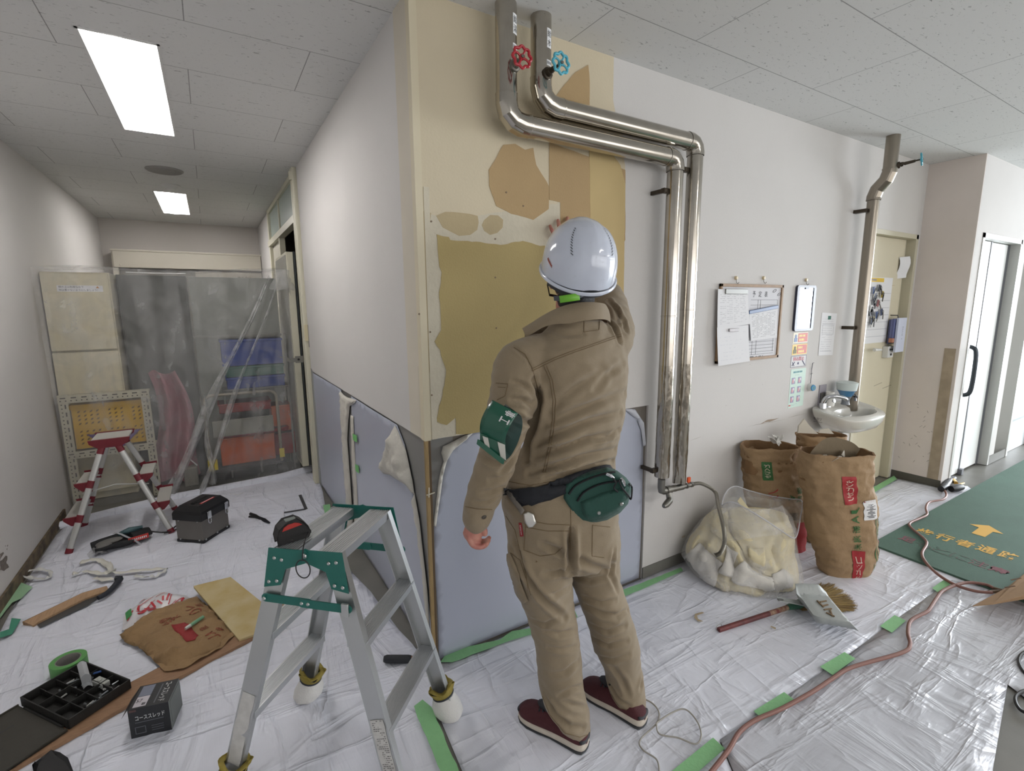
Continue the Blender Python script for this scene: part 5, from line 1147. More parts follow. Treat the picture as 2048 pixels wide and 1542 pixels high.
o4 = P2([(244, 1264), (247, 1245), (254, 1229), (281, 1209), (324, 1190), (358, 1193), (383, 1199), (376, 1212), (352, 1222), (332, 1230), (297, 1238), (290, 1254), (270, 1262), (250, 1266)])
crp = creases(31, 40, (-.6, 0, 2.4, 3.0), (-30, 60), (.04, .15), (.006, .015), .02)
def pf(x, y): d = edist((x, y), o4); return V((x, y, .008+.042*min(1, d/.06)+crp(x, y)*.6+.02*noise.noise(V((x*14, y*14, 7)))))
mb = MB(); cloth(mb, o4, .015, pf, 5)
mb.mat(1); R = random.Random(8)
def strokes(cx, cy, n, mat, rr_=(.006, .03)):
    mb.mat(mat)
    for _ in range(n):
        px, py = cx+R.uniform(-26, 26), cy+R.uniform(-7, 7); p = F(px, py, .04); a = R.uniform(0, 3.1); l = R.uniform(.012, .035); w_ = R.uniform(*rr_)*.35
        d = V((math.cos(a), math.sin(a), 0)); s_ = V((-d.y, d.x, 0)); q = [p-d*l-s_*w_, p+d*l-s_*w_, p+d*l+s_*w_, p-d*l+s_*w_]
        if all(inside((k.x, k.y), o4) for k in q): cloth(mb, [(k.x, k.y) for k in q], .012, lambda x, y: pf(x, y)+V((0, 0, .004)), 3)
strokes(300, 1212, 11, 1, (.004, .014)); strokes(345, 1201, 9, 1, (.004, .014)); strokes(285, 1234, 6, 1, (.004, .012))
mb.mat(2); cloth(mb, P2([(252, 1236), (264, 1230), (266, 1244), (254, 1250)]), .012, lambda x, y: pf(x, y)+V((0, 0, .005)), 3)
o_ = mb.build('plastic_bag', [M('white_polythene', (214, 212, 214), .3, bump=.3, bscale=30), M('bag_red', (186, 40, 50), .4), M('bag_green', (60, 140, 76), .4)], ang=80)
tag(o_, 'crumpled white plastic bag with red and green print behind the flattened sack', 'plastic bag')
t = thing('battery_pack', 'four small green and silver batteries lying on the flattened sack', 'batteries', F(385, 1250, .055))
for k in range(4):
    a = F(376+k*5.5, 1254-k*3.6, .062); b = F(386+k*5.0, 1247-k*3.2, .064)+V((0, 0, 0)); d = (b-a).normalized()
    mb = MB().tube([a-d*.012, a+d*.012], .0075, 12); mb.mat(1).tube([a+d*.012, a+d*.034], .0075, 12); mb.build('battery', [M('batt_silver', (196, 204, 198), .35, .4), M('batt_green', (120, 170, 134), .4)], t)
# plasterboard offcut
pb = [at(*q, .052) for q in ((387, 1173), (461, 1154), (573, 1247), (478, 1284))]
pz = [.048, .044, .022, .022]; pb = [at(q[0], q[1], z) for q, z in zip(((387, 1172), (461, 1154), (575, 1246), (478, 1279)), pz)]
mb = MB().prism(pb, (0, 0, -.011))
tag(mb.build('plasterboard_piece', M('plaster_face', (186, 164, 112), .8, var=.08, vscale=9, var2=(198, 182, 140)), bevel=.0008), 'rectangular yellowish plasterboard offcut leaning on the flattened sack', 'board')
# tape roll
c_ = F(141, 1336, .0); mb = MB().lathe([(.042, 0), (.060, 0), (.060, .05), (.042, .05), (.042, 0)], 40, Matrix.Translation(F(140, 1340, 0)-V((0, 0, 0)))); mb.mat(1).lathe([(.0415, .001), (.0415, .049), (.038, .049), (.038, .001), (.0415, .001)], 40, Matrix.Translation(F(140, 1340, 0)))
tag(mb.build('tape_roll', [M('tape_green', (92, 156, 84), .5), M('core_grey', (136, 132, 126), .8)]), 'roll of green masking tape standing behind the open black case', 'tape roll')
# parts case
cn = [F(40, 1397, .045), F(164, 1326, .045), F(270, 1355, .045), F(142, 1440, .045)]
cx_ = (cn[1]-cn[0]).lerp(cn[2]-cn[3], .5); cy_ = (cn[3]-cn[0]).lerp(cn[2]-cn[1], .5); o0 = cn[0].copy(); o0.z = .014
ux = cx_.normalized(); uy = cy_.normalized(); uy = (uy-ux*uy.dot(ux)).normalized(); LX, LY = cx_.length, cy_.length
Mc = Matrix(((ux.x, -uy.x*-1, 0, o0.x), (ux.y, uy.y, 0, o0.y), (0, 0, 1, .013), (0, 0, 0, 1)))
pc = thing('parts_case', 'open black compartment case with small fittings at the lower left', 'parts case', o0+cx_/2+cy_/2)
cb_ = M('case_black', (34, 33, 31), .6, bump=.1, bscale=90)
h = .038; mb = MB(Mc).box(0, LX, 0, LY, 0, .003).box(0, LX, 0, .005, 0, h).box(0, LX, LY-.005, LY, 0, h).box(0, .005, 0, LY, 0, h).box(LX-.005, LX, 0, LY, 0, h)
mb.build('tray', cb_, pc, smooth=False, bevel=.0012)
mb = MB(Mc)
for k in (.34, .67): mb.box(LX*.02, LX*.98, LY*k-.0015, LY*k+.0015, .003, h-.006)
for k in (.28, .52, .76): mb.box(LX*k-.0015, LX*k+.0015, .003, LY-.003, .003, h-.008)
mb.build('dividers', cb_, pc, smooth=False)
mb = MB(Mc).box(-LX*.98, -.006, -.006, LY+.004, .0, .006).box(-LX*.98, -.006, -.006, -.001, 0, .012).box(-LX*.98, -.006, LY, LY+.004, 0, .012); mb.mat(1).box(-LX*.5, -LX*.3, LY*.3, LY*.32, .006, .0064).box(-LX*.75, -LX*.62, LY*.6, LY*.61, .006, .0064)
mb.build('case_lid', [M('case_lid_grey', (62, 59, 52), .7, bump=.08, bscale=60, var=.12, vscale=3), black], pc, smooth=False, bevel=.001)
mb = MB(Mc).tube([(-.004, LY*.1, .006), (-.004, LY*.9, .006)], .005, 8); mb.build('hinge', cb_, pc)
mb = MB(Mc); R = random.Random(6)
for k in range(26):
    x_ = R.uniform(.35, .95)*LX; y_ = R.uniform(.1, .9)*LY; a = R.uniform(0, 3.14); l = R.uniform(.008, .022); z = R.uniform(.006, .016); r_ = R.uniform(.0025, .0055)
    mb.mat(k % 3).tube([(x_-l*math.cos(a), y_-l*math.sin(a), z), (x_+l*math.cos(a), y_+l*math.sin(a), z+R.uniform(0, .008))], [r_, r_*.6], 7)
mb.build('small_fittings', [M('fit_white', (196, 196, 192), .4), M('fit_grey', (130, 134, 136), .35, .6), M('fit_pale', (170, 176, 182), .4)], pc)
for (a, b, lab) in (((LX*.62, LY*.45), (LX*.56, LY*.55), 0), ((LX*.60, LY*.5), (LX*.74, LY*.22), 1)):
    MB(Mc).grid(lambda u_, v_, a=a, b=b: (a[0]+(b[0]-a[0])*u_+.022*v_, a[1]+(b[1]-a[1])*u_+.02*v_, .015+.06*u_+.012*math.sin(v_*3)), 4, 4, th=.0008).build('clear_packet', M('packet', (200, 202, 204), .25, alpha=.7), pc)
MB(Mc).box(LX*.74, LX*.88, LY*.5, LY*.72, .008, .03).cyl((LX*.8, LY*.6, .03), (LX*.8, LY*.6, .036), .008).build('white_block', M('fit_block', (176, 178, 172), .5), pc, bevel=.004)
MB(Mc).tube([(LX*.86, LY*.3, .02), (LX*.97, LY*.42, .028)], .004, 8).build('blue_plug', M('plug_blue', (70, 100, 160), .4), pc)
# screw carton
p0 = F(263, 1478); ex = (F(344, 1459)-p0); Lc = ex.length; ex.normalize(); ey = V((-ex.y, ex.x, 0)); Ms = Matrix(((ex.x, ey.x, 0, p0.x), (ex.y, ey.y, 0, p0.y), (0, 0, 1, 0), (0, 0, 0, 1)))
H_, D2 = .112, .115
sc = thing('screw_carton', 'black screw carton with white Japanese lettering', 'carton', p0+ex*Lc/2+ey*D2/2)
mb = MB(Ms).box(0, Lc, 0, D2, 0, H_); mb.mat(2)
xr_ = Ms.to_3x3() @ V((1, 0, 0)); yr_ = Ms.to_3x3() @ V((0, 1, 0)); zr_ = V((0, 0, 1)); mm = Ms
mb.text('コーススレッド', (Lc*.52, 0, H_*.66), (1, 0, 0), (0, 0, 1), Lc*.72, .018, .0008, .01)
mb.mat(3).box(Lc*.14, Lc*.84, -.0006, 0, H_*.50, H_*.52)
mb.box(Lc*.12, Lc*.38, -.0006, 0, H_*.12, H_*.14).box(Lc*.12, Lc*.38, -.0006, 0, H_*.34, H_*.36).box(Lc*.12, Lc*.135, -.0006, 0, H_*.12, H_*.36).box(Lc*.365, Lc*.38, -.0006, 0, H_*.12, H_*.36)
for k in range(3): mb.box(Lc*.52, Lc*.82, -.0006, 0, H_*(.14+.08*k), H_*(.155+.08*k))
mb.mat(4).box(.004, Lc*.2, -.0005, 0, H_*.9, H_*.97)
# top: flap slightly raised, with a white label, a grey field and lettering
mb.mat(1).box(Lc*.10, Lc*.42, D2*.06, D2*.48, H_, H_+.001).mat(5).box(Lc*.10, Lc*.42, D2*.50, D2*.95, H_, H_+.001)
mb.mat(2).text('コーススレッド', (Lc*.78, D2*.5, H_+.0), (0, -1, 0), (1, 0, 0), D2*.8, .022, .0015, .01)
mb.mat(3).box(Lc*.60, Lc*.63, D2*.1, D2*.9, H_, H_+.001)
mb.mat(6).text('57', (Lc*.2, D2*.3, H_+.001), (1, 0, 0), (0, 1, 0), .018, .016, .0008)
for k in range(8): mb.box(Lc*.30+k*.0014, Lc*.30+k*.0014+.0008, D2*.1, D2*.2, H_+.001, H_+.0014)
mb.mat(7).box(Lc, Lc+.0008, 0.0, D2, 0, H_).box(Lc+.0008, Lc+.003, .01, D2*.9, H_*.2, H_*.94)
mb.build('carton_body', [M('carton_black', (32, 33, 36), .45), M('carton_label', (196, 190, 196), .5), M('carton_text', (206, 208, 206), .5), M('carton_grey', (96, 98, 104), .5), M('carton_brown', (86, 62, 58), .5), M('carton_blue', (120, 124, 140), .5), ink, M('carton_side', (112, 116, 114), .6)], sc, smooth=False)
MB(Ms).prism([V((-.0, .0, H_)), V((-.0, D2, H_)), V((-.025, D2*.8, H_-.03)), V((-.025, .01, H_-.035))], (.001, 0, .001)).build('side_flap', M('carton_black2', (40, 38, 38), .6), sc, smooth=False)
# black case corner at the lower edge
p = F(106, 1545, .03); tag(MB().prism([F(74, 1548, .0), F(104, 1523, .0), F(124, 1527, .0), F(140, 1538, .0), F(150, 1580, .0), F(70, 1600, .0)], (0, 0, .035)).build('black_case', black, bevel=.008), 'corner of a dark case at the bottom edge below the black compartment case', 'case')
# scraper with dark grip beyond the ladder
a, b, c, d = F(768, 1318, .018), F(822, 1318, .018), F(832, 1317, .015), F(850, 1324, .01)
t = thing('hammer', 'tool with a dark padded grip lying behind the right ladder leg', 'hand tool', b)
MB().tube([a, a.lerp(b, .1), a.lerp(b, .9), b], [.012, .0165, .0165, .014], 14).build('grip', M('dark_grip', (44, 46, 50), .7), t)
MB().tube([b, c, d], [.012, .010, .007], 10).build('shank', M('brass_wood', (150, 102, 66), .5), t)
MB().cb((0, 0, 0), (.03, .05, .006), TR(d+V((.01, .02, 0)), 20)).build('head', iron, t, bevel=.002)

# ================================================================ hose, cables
ht = [(1888, 978), (1893, 990), (1885, 999), (1859, 1004), (1852, 1016), (1854, 1029), (1839, 1037), (1820, 1046), (1822, 1055), (1849, 1078), (1853, 1089), (1844, 1107), (1852, 1125), (1875, 1148), (1909, 1169), (1950, 1182), (1984, 1185)]
hoseP = cat([F(*q, .021) for q in ht], 6)
ht2 = [(1989, 1177), (1971, 1169), (1937, 1165), (1909, 1171), (1885, 1182), (1872, 1198), (1859, 1218), (1851, 1225), (1822, 1241), (1816, 1265), (1820, 1290), (1802, 1306), (1705, 1334), (1665, 1357), (1624, 1384), (1564, 1417), (1511, 1440), (1479, 1464), (1457, 1500), (1422, 1545), (1380, 1600)]
hp2 = cat([F(*q, .019) for q in ht2], 6)
hr = M('brown_hose', (134, 94, 84), .5, bump=.05, bscale=200)
t = thing('air_hose', 'long brownish red air hose snaking from the door corner to the foreground', 'hose', F(1816, 1265, 0))
MB().tube(hoseP, .0075, 10).build('hose_run', hr, t); MB().tube(hp2, .0078, 10).build('hose_run', hr, t)
j0 = F(1984, 1183, .02); MB().tube([F(1978, 1184, .02), F(2003, 1182, .022), F(2012, 1181, .022), F(2022, 1180, .022)], [.009, .0085, .013, .012], 12).tube([F(1986, 1176, .025), F(2004, 1181, .025)], .008, 10).build('hose_coupler', M('coupler_brown', (92, 72, 52), .45, .4), t)
wc = M('grey_cable', (158, 154, 146), .6)
cab = cat([F(*q, .006) for q in ((1180, 1384), (1240, 1390), (1293, 1400), (1317, 1422), (1313, 1447), (1281, 1479), (1285, 1499), (1313, 1519), (1319, 1545))], 7)
cab2 = cat([F(*q, .010) for q in ((1313, 1447), (1319, 1468), (1357, 1476), (1390, 1488), (1402, 1475), (1398, 1450), (1382, 1427), (1366, 1418), (1345, 1425), (1318, 1442), (1311, 1450))], 7)
t = thing('thin_cable', 'thin grey cable with a loop on the sheet behind the right shoe', 'cable', F(1313, 1447, 0))
MB().tube(cab, .0028, 8).build('cable_run', wc, t); MB().tube(cab2, .0028, 8).build('cable_loop', wc, t)
t = thing('black_cable', 'loops of black cable at the right edge of the floor', 'cable', F(2050, 1365, 0))
for q in (((2075, 1298), (2048, 1305), (2038, 1318), (2042, 1335), (2058, 1352), (2090, 1360)), ((2090, 1380), (2055, 1380), (2034, 1390), (2032, 1405), (2044, 1422), (2070, 1430))):
    MB().tube(cat([F(*k, .008) for k in q], 6), .006, 8).build('cable_loop', black, t)
# hose couplers at the door corner
t = thing('plug_cluster', 'cluster of black couplers and brass pins where the hose meets the return wall', 'plugs', F(1905, 975, 0))
for a, b, r_, m_ in (((1882, 978), (1892, 972), .028, black), ((1890, 972), (1902, 958), .026, black), ((1902, 978), (1922, 974), .03, black), ((1900, 962), (1908, 956), .022, M('dark_blue', (36, 40, 54), .5))):
    MB().tube([F(*a, .03), F(*a, .03).lerp(F(*b, .035), .5), F(*b, .03)], [r_*.8, r_, r_*.85], 12).build('coupler', m_, t)
br_ = M('brass', (206, 168, 92), .3, .8)
MB().tube([F(1905, 960, .03), F(1912, 966, .035)], [.02, .014], 10).build('brass_pin', br_, t); MB().tube([F(1908, 972, .03), F(1928, 966, .03)], [.008, .006], 8).build('brass_pin', br_, t)

# ================================================================ dustpan and broom
pm = M('dustpan_grey', (158, 162, 160), .45, var=.06, vscale=20)
dp = thing('dustpan', 'pale grey plastic dustpan lying over the broom head', 'dustpan', F(1650, 1220, 0))
out = [(1590, 1180), (1653, 1181), (1718, 1267), (1640, 1261), (1625, 1249), (1606, 1216), (1592, 1200)]
zz = [.06, .05, .03, .03, .045, .055, .06]
pts = [F(x, y, z) for (x, y), z in zip(out, zz)]; q2 = [(p.x, p.y) for p in pts]
lip0, lip1 = q2[1], q2[2]
def pz_(x, y):
    vx, vy = lip1[0]-lip0[0], lip1[1]-lip0[1]; L = math.hypot(vx, vy); dl = abs((x-lip0[0])*vy-(y-lip0[1])*vx)/L
    others = [q2[2], q2[3], q2[4], q2[5], q2[6], q2[0], q2[1]]
    d = min(edist((x, y), [others[i], others[i+1]]) for i in range(6))
    return .034+.015*min(1, dl/.12)+.045*max(0, 1-d/.022)**1.3*min(1, dl/.05+.15)
mb = MB(); cloth(mb, q2, .011, lambda x, y: V((x, y, pz_(x, y))), 2)
mb.mat(1)
for (a, b) in (((1640, 1210), (1652, 1206)), ((1645, 1218), (1655, 1214)), ((1648, 1226), (1662, 1222)), ((1652, 1232), (1668, 1238)), ((1660, 1226), (1664, 1238)), ((1634, 1208), (1646, 1220))):
    A1, B1 = F(*a, .03), F(*b, .03); A1.z = pz_(A1.x, A1.y)+.003; B1.z = pz_(B1.x, B1.y)+.003; mb.beam(A1, B1, .003, .0015)
ob = mb.build('pan', [pm, M('brown_mark', (120, 98, 70), .8)], dp); ob.modifiers.new('s', 'SOLIDIFY').thickness = .0025
a, b = F(1556, 1200, .065), F(1602, 1205, .06); hv_ = (b-a).normalized(); sd = V((-hv_.y, hv_.x, 0))
mb = MB().grid(lambda u, v: a+hv_*((b-a).length+.03)*u+sd*((v-.5)*(.034+.03*max(0, u-.6)))+V((0, 0, .008*abs(v-.5)*2-.012*u)), 12, 6, th=.004); mb.build('pan_handle', pm, dp)
MB().tube([a+hv_*.01+V((0, 0, .004))+(hv_*math.cos(g)*.014+sd*math.sin(g)*.006) for g in [2*math.pi*k/14 for k in range(14)]], .0015, 6, closed=True).build('hang_hole', M('hole_grey', (86, 86, 84), .6), dp)
bm_ = thing('broom', 'short straw broom with a worn dark red handle', 'broom', F(1600, 1215, 0))
h0, h1 = F(1437, 1260, .014), F(1575, 1215, .022)
mb = MB().tube([h0, h0.lerp(h1, .72)], .0115, 14); mb.build('handle', M('handle_red', (112, 50, 48), .5, var=.25, vscale=30, var2=(84, 36, 38)), bm_)
MB().tube([h0.lerp(h1, .71), h0.lerp(h1, 1.0)], .0112, 14).build('worn_handle', M('worn_wood', (168, 148, 122), .7, var=.3, vscale=40, var2=(110, 52, 46)), bm_)
h2 = F(1600, 1208, .026); MB().tube([h1, h2], [.013, .022], 14).build('green_collar', M('collar_green', (58, 104, 84), .5), bm_)
g = h0+(h0-h1).normalized()*0; MB().tube([h0+V((.02*math.cos(k), 0, .014+.014*math.sin(k))) for k in [i*.6 for i in range(11)]], .0012, 5).build('hanging_loop', iron, bm_)
mb = MB(); R = random.Random(5); tips = [(1640, 1166), (1666, 1166), (1684, 1178), (1700, 1191), (1714, 1208), (1715, 1220), (1690, 1222), (1670, 1216)]
for k in range(620):
    s_ = R.random()*5.99; i = int(s_); fr = s_-i; q = (tips[i][0]+(tips[i+1][0]-tips[i][0])*fr, tips[i][1]+(tips[i+1][1]-tips[i][1])*fr)
    e = F(q[0]+R.uniform(-3, 3), q[1]+R.uniform(-2, 3), R.uniform(.003, .016)); s0 = h2+V((R.uniform(-.015, .02), R.uniform(-.02, .02), R.uniform(-.020, -.008)))
    md = s0.lerp(e, .55)+V((0, 0, .006+R.uniform(-.004, .008))); k_ = R.uniform(.8, 1.0); e = s0.lerp(e, k_)
    mb.mat(R.choice((0, 0, 1))).tube([s0, s0.lerp(md, .5)+V((0, 0, .001)), md, e], [.0022, .0020, .0018, .0009], 4, caps=False)
o_ = mb.build('bristles', [M('straw', (142, 118, 70), .8), M('straw_dark', (112, 90, 56), .8)], bm_); o_['kind'] = 'stuff'
# straw and scrap bits
def scrap(pts, lab, m, cat_='scrap', z=.008, h=.004):
    tag(MB().prism([F(*q, z) for q in pts], (0, 0, .0012)).build(cat_, m, smooth=False), lab, cat_.replace('_', ' '))
scrap([(1404, 1224), (1390, 1228), (1388, 1235), (1396, 1243), (1406, 1243), (1396, 1238), (1394, 1231), (1408, 1226)], 'curled tan paper scrap on the sheet left of the broom handle', M('tan_scrap', (172, 156, 128), .8), 'paper_scrap')
scrap([(1542, 1252), (1552, 1256), (1551, 1259), (1541, 1254)], 'tiny tan chip below the broom handle', MATS['tan_scrap'], 'paper_chip')
# ================================================================ cardboard at the right edge
t = thing('cardboard_box', 'open brown cardboard box flap at the right edge of the picture', 'cardboard box', F(2030, 1200, 0))
cb2 = M('cardboard', (168, 136, 102), .75, var=.08, vscale=8, bump=.06, bscale=60)
P = [J(1945, 1213, 2.55), J(2016, 1174, 2.60), J(2060, 1146, 2.62), J(2120, 1120, 2.62), J(2140, 1176, 2.42), J(2052, 1188, 2.42), J(1990, 1206, 2.44)]
P = [F(1945, 1213, .022), F(2014, 1176, .03), F(2054, 1144, .05), F(2120, 1110, .06), F(2160, 1180, .17), F(2052, 1191, .13), F(1986, 1209, .06)]
mb = MB().prism(P, (0, 0, .004)); mb.mat(1)
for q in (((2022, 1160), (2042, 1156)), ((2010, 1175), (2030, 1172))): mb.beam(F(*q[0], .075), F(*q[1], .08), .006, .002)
for q in range(6): pass
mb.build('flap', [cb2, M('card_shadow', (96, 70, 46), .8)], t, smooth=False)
bx = F(2110, 1215, 0); Mb = TR((bx.x+.05, bx.y-.12, 0), -35)
MB(Mb).box(-.2, .25, -.3, .12, .008, .10).build('box_body', M('cardboard_shaded', (104, 82, 62), .8), t, smooth=False)  # darker than the flap: the shadow under it is put into the colour
# ================================================================ paper sacks with rubbish
sackm = M('sack_kraft', (158, 130, 96), .75, bump=.9, bscale=16, var=.12, vscale=6)
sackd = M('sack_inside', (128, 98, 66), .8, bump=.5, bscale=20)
red_p = M('sack_red', (164, 40, 44), .6, var=.12, vscale=40); grn_p = M('sack_green', (52, 104, 54), .6, var=.15, vscale=40)
def sack(name, lab, rows, d0, seed, prints, amp=.010, rimamp=.012):
    rings = sil(rows, d0, 56, 2.6)
    # dense rings by interpolation
    D = []
    for i in range(len(rings)-1):
        k = 9
        for j in range(k): D.append([a.lerp(b, j/k) for a, b in zip(rings[i], rings[i+1])])
    D.append(rings[-1]); n = len(D)
    ctr = [sum(r, V((0, 0, 0)))/len(r) for r in D]
    def surf(u, v):   # u 0..1 around, v 0..1 along
        f = v*(n-1); i = min(int(f), n-2); t = f-i; g = (u % 1)*56; k = int(g) % 56; s_ = g-int(g)
        p = D[i][k].lerp(D[i][(k+1) % 56], s_).lerp(D[i+1][k].lerp(D[i+1][(k+1) % 56], s_), t); c = ctr[i].lerp(ctr[i+1], t)
        d = (p-c); d.z = 0; d.normalize(); q = p*1.
        w_ = noise.noise(q*6+V((seed, 0, 0)))*.9+abs(noise.noise(q*11+V((0, seed, 0))))*-.8+noise.noise(V((q.x*9, q.y*9, q.z*34))+V((seed, 3, 0)))*.5-abs(noise.noise(q*19+V((seed, seed, 0))))*.55
        e = (1-min(1, (1-v)*8))*0
        return p+d*(w_*amp*1.7)+V((0, 0, rimamp*noise.noise(V((math.cos(6.28*u)*2, math.sin(6.28*u)*2, seed)))*max(0, v-.9)*10))
    t = thing(name, lab, 'paper sack', (ctr[0].x, ctr[0].y, 0))
    mb = MB(); NU, NV = 112, 90; vs = [surf(i/NU, j/NV) for j in range(NV+1) for i in range(NU)]
    fs = [(j*NU+i, j*NU+(i+1) % NU, (j+1)*NU+(i+1) % NU, (j+1)*NU+i) for j in range(NV) for i in range(NU)]+[list(range(NU))[::-1]]
    mb.add(vs, fs)
    def on(u, v, off=.0035): 
        p = surf(u, v); c = ctr[min(int(v*(n-1)), n-1)]; d = p-c; d.z = 0; return p+d.normalized()*off
    # u for a pixel column: front side is the near one, angles from pi to 2pi
    for kind, u0, v0, du, dv, txt in prints:
        if kind == 'box': 
            mb.mat(txt); mb.grid(lambda a, b: on(u0+(a-.5)*du, v0+(b-.5)*dv), 10, 16)
        elif kind == 'lines':
            mb.mat(txt)
            for q in range(int(12)): mb.grid(lambda a, b, q=q: on(u0+(a-.5)*du*(.6+.4*math.sin(q*2.3)), v0+dv*(q/12-.5)+(b-.5)*dv/24, .0045), 4, 1)
        else:
            mb.mat(kind[1]); m_ = len(txt)
            for q, ch in enumerate(txt):
                cv = v0-dv*(.5-(q+.5)/m_)*-1 if kind[2] else v0+dv*(.5-(q+.5)/m_)
                # rotated lettering running down the sack
                mb.text(ch, 0, 0, 0, 0, 0, bold=.012, fn=lambda a, b, cv=cv: on(u0-b*du*1.0, cv-a*dv/m_*.8, .005) if kind[2] == 0 else on(u0+b*du, cv+a*dv/m_*.8, .005))
    mb.build('sack_body', [sackm, red_p, grn_p, lab_w, ink, M('sack_white_ink', (214, 196, 176), .7)], t, ang=80)
    # folded rim: inner wall
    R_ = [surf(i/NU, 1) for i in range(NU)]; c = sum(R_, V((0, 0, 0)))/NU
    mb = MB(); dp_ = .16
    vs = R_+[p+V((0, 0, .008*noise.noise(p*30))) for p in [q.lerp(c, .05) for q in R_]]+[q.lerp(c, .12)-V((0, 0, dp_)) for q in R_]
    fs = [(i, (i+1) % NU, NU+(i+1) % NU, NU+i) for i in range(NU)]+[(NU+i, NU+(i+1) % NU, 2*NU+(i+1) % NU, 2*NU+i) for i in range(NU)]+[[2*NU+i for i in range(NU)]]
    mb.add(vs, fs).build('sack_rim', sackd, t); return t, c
# front right sack
fr = [(1168, 1648, 1722, .0, .6), (1150, 1645, 1736, 0, .6), (1110, 1632, 1746, 0, .62), (1060, 1614, 1749, 0, .62), (1000, 1608, 1747, 0, .62), (960, 1603, 1744, .0, .6), (925, 1600, 1741, 0, .6), (902, 1599, 1743, 0, .58)]
d0 = F(1685, 1160).dot(HV)+.09
tsk, cS = sack('paper_sack', 'foremost brown paper sack with red and green rice print and a white label', fr, d0, 3,
    [('box', .745, .70, .062, .20, 1), ('box', .765, .20, .062, .32, 1), (('t', 5, 0), .745, .70, .03, .15, 'タンヒカリ'), (('t', 5, 0), .765, .22, .03, .22, 'コシヒカリ'), (('t', 2, 0), .760, .475, .036, .22, 'JA新潟米'),
     ('box', .845, .565, .075, .105, 3), ('lines', .845, .56, .05, .07, 4), ('box', .845, .61, .07, .012, 1), ('box', .88, .33, .007, .36, 2), ('box', .90, .30, .006, .42, 2), ('box', .945, .33, .012, .4, 1), ('lines', .925, .62, .02, .05, 2)])
lg = M('grey_liner', (136, 122, 100), .8, bump=.3, bscale=20)
c0 = cS
mb = MB().grid(lambda u, v: c0+c_r0*((u-.5)*.26)+HV*(.03-.03*v)+V((0, 0, -.05+.13*v*math.sin(math.pi*(.12+.76*u))+.01*math.sin(u*8))), 16, 8, th=.0008); mb.build('folded_liner', lg, tsk)
pw_ = M('plaster_scrap', (206, 200, 188), .85)
def bits(par, c, n, seed, sp=.09, zz=.0, sz=.05, m=pw_):
    R = random.Random(seed)
    for k in range(n):
        p = c+c_r0*R.uniform(-sp, sp)+HV*R.uniform(-sp*.5, sp*.5)+V((0, 0, zz+R.uniform(-.02, .02))); a, b_, g_ = (R.uniform(0, 6.28) for _ in range(3)); E_ = Matrix.Translation(p) @ Euler((a, b_, g_)).to_matrix().to_4x4(); s_ = sz*R.uniform(.5, 1.1)
        o5 = [(s_*math.cos(q*1.05+R.uniform(-.2, .2))*R.uniform(.6, 1), s_*math.sin(q*1.05)*R.uniform(.5, 1)) for q in range(6)]
        mb = MB(E_).prism([V((x, y, .3*x*x/s_)) for x, y in o5], (0, 0, .002)); mb.build('paper_scrap', m, par, smooth=False)
bits(tsk, c0-HV*.05+V((0, 0, -.02)), 5, 4, .10, -.01, .04)
# back left sack
p = onp(1540, 892, 2, .64); d1 = p.dot(HV)
bl = [(1150, 1505, 1600, 0, .6), (1100, 1500, 1606, 0, .6), (1050, 1496, 1607, 0, .6), (1000, 1492, 1606, 0, .6), (960, 1490, 1604, 0, .6), (925, 1486, 1600, 0, .6), (890, 1482, 1598, 0, .6)]
tsk2, c2 = sack('paper_sack', 'left paper sack by the wall with a green label and white scraps on top', bl, d1, 8,
    [('box', .68, .80, .05, .17, 2), (('t', 5, 0), .68, .80, .028, .13, 'とくいか'), (('t', 1, 0), .70, .60, .05, .10, 'ノシ'), ('box', .875, .24, .10, .30, 1), (('t', 2, 1), .80, .57, .03, .06, 'A'), (('t', 2, 1), .845, .59, .03, .14, '飯潟'), ('lines', .80, .44, .06, .05, 4)], .009)
bits(tsk2, c2+c_r0*.03+V((0, 0, .02)), 9, 11, .035, .015, .035, M('torn_white', (216, 214, 208), .85))
# back right sack
p = onp(1640, 880, 2, .66); d2 = p.dot(HV)+.02
br2 = [(1080, 1610, 1690, 0, .6), (1020, 1604, 1693, 0, .6), (960, 1600, 1694, 0, .6), (920, 1598, 1693, 0, .6), (890, 1596, 1692, 0, .6), (868, 1594, 1690, 0, .55)]
tsk3, c3 = sack('paper_sack', 'rear paper sack under the basin holding torn white plaster pieces', br2, d2, 14, [], .008)
for (pts_, lab) in (([(1596, 866), (1598, 852), (1609, 838), (1618, 850), (1630, 862), (1637, 868)], 'big'), ([(1638, 866), (1640, 860), (1658, 857), (1668, 868)], 'small')):
    mb = MB().prism([J(x, y, d2-.03) for x, y in pts_], HV*.012); mb.build('paper_scrap', M('torn_plaster', (206, 200, 186), .85), tsk3, smooth=False)
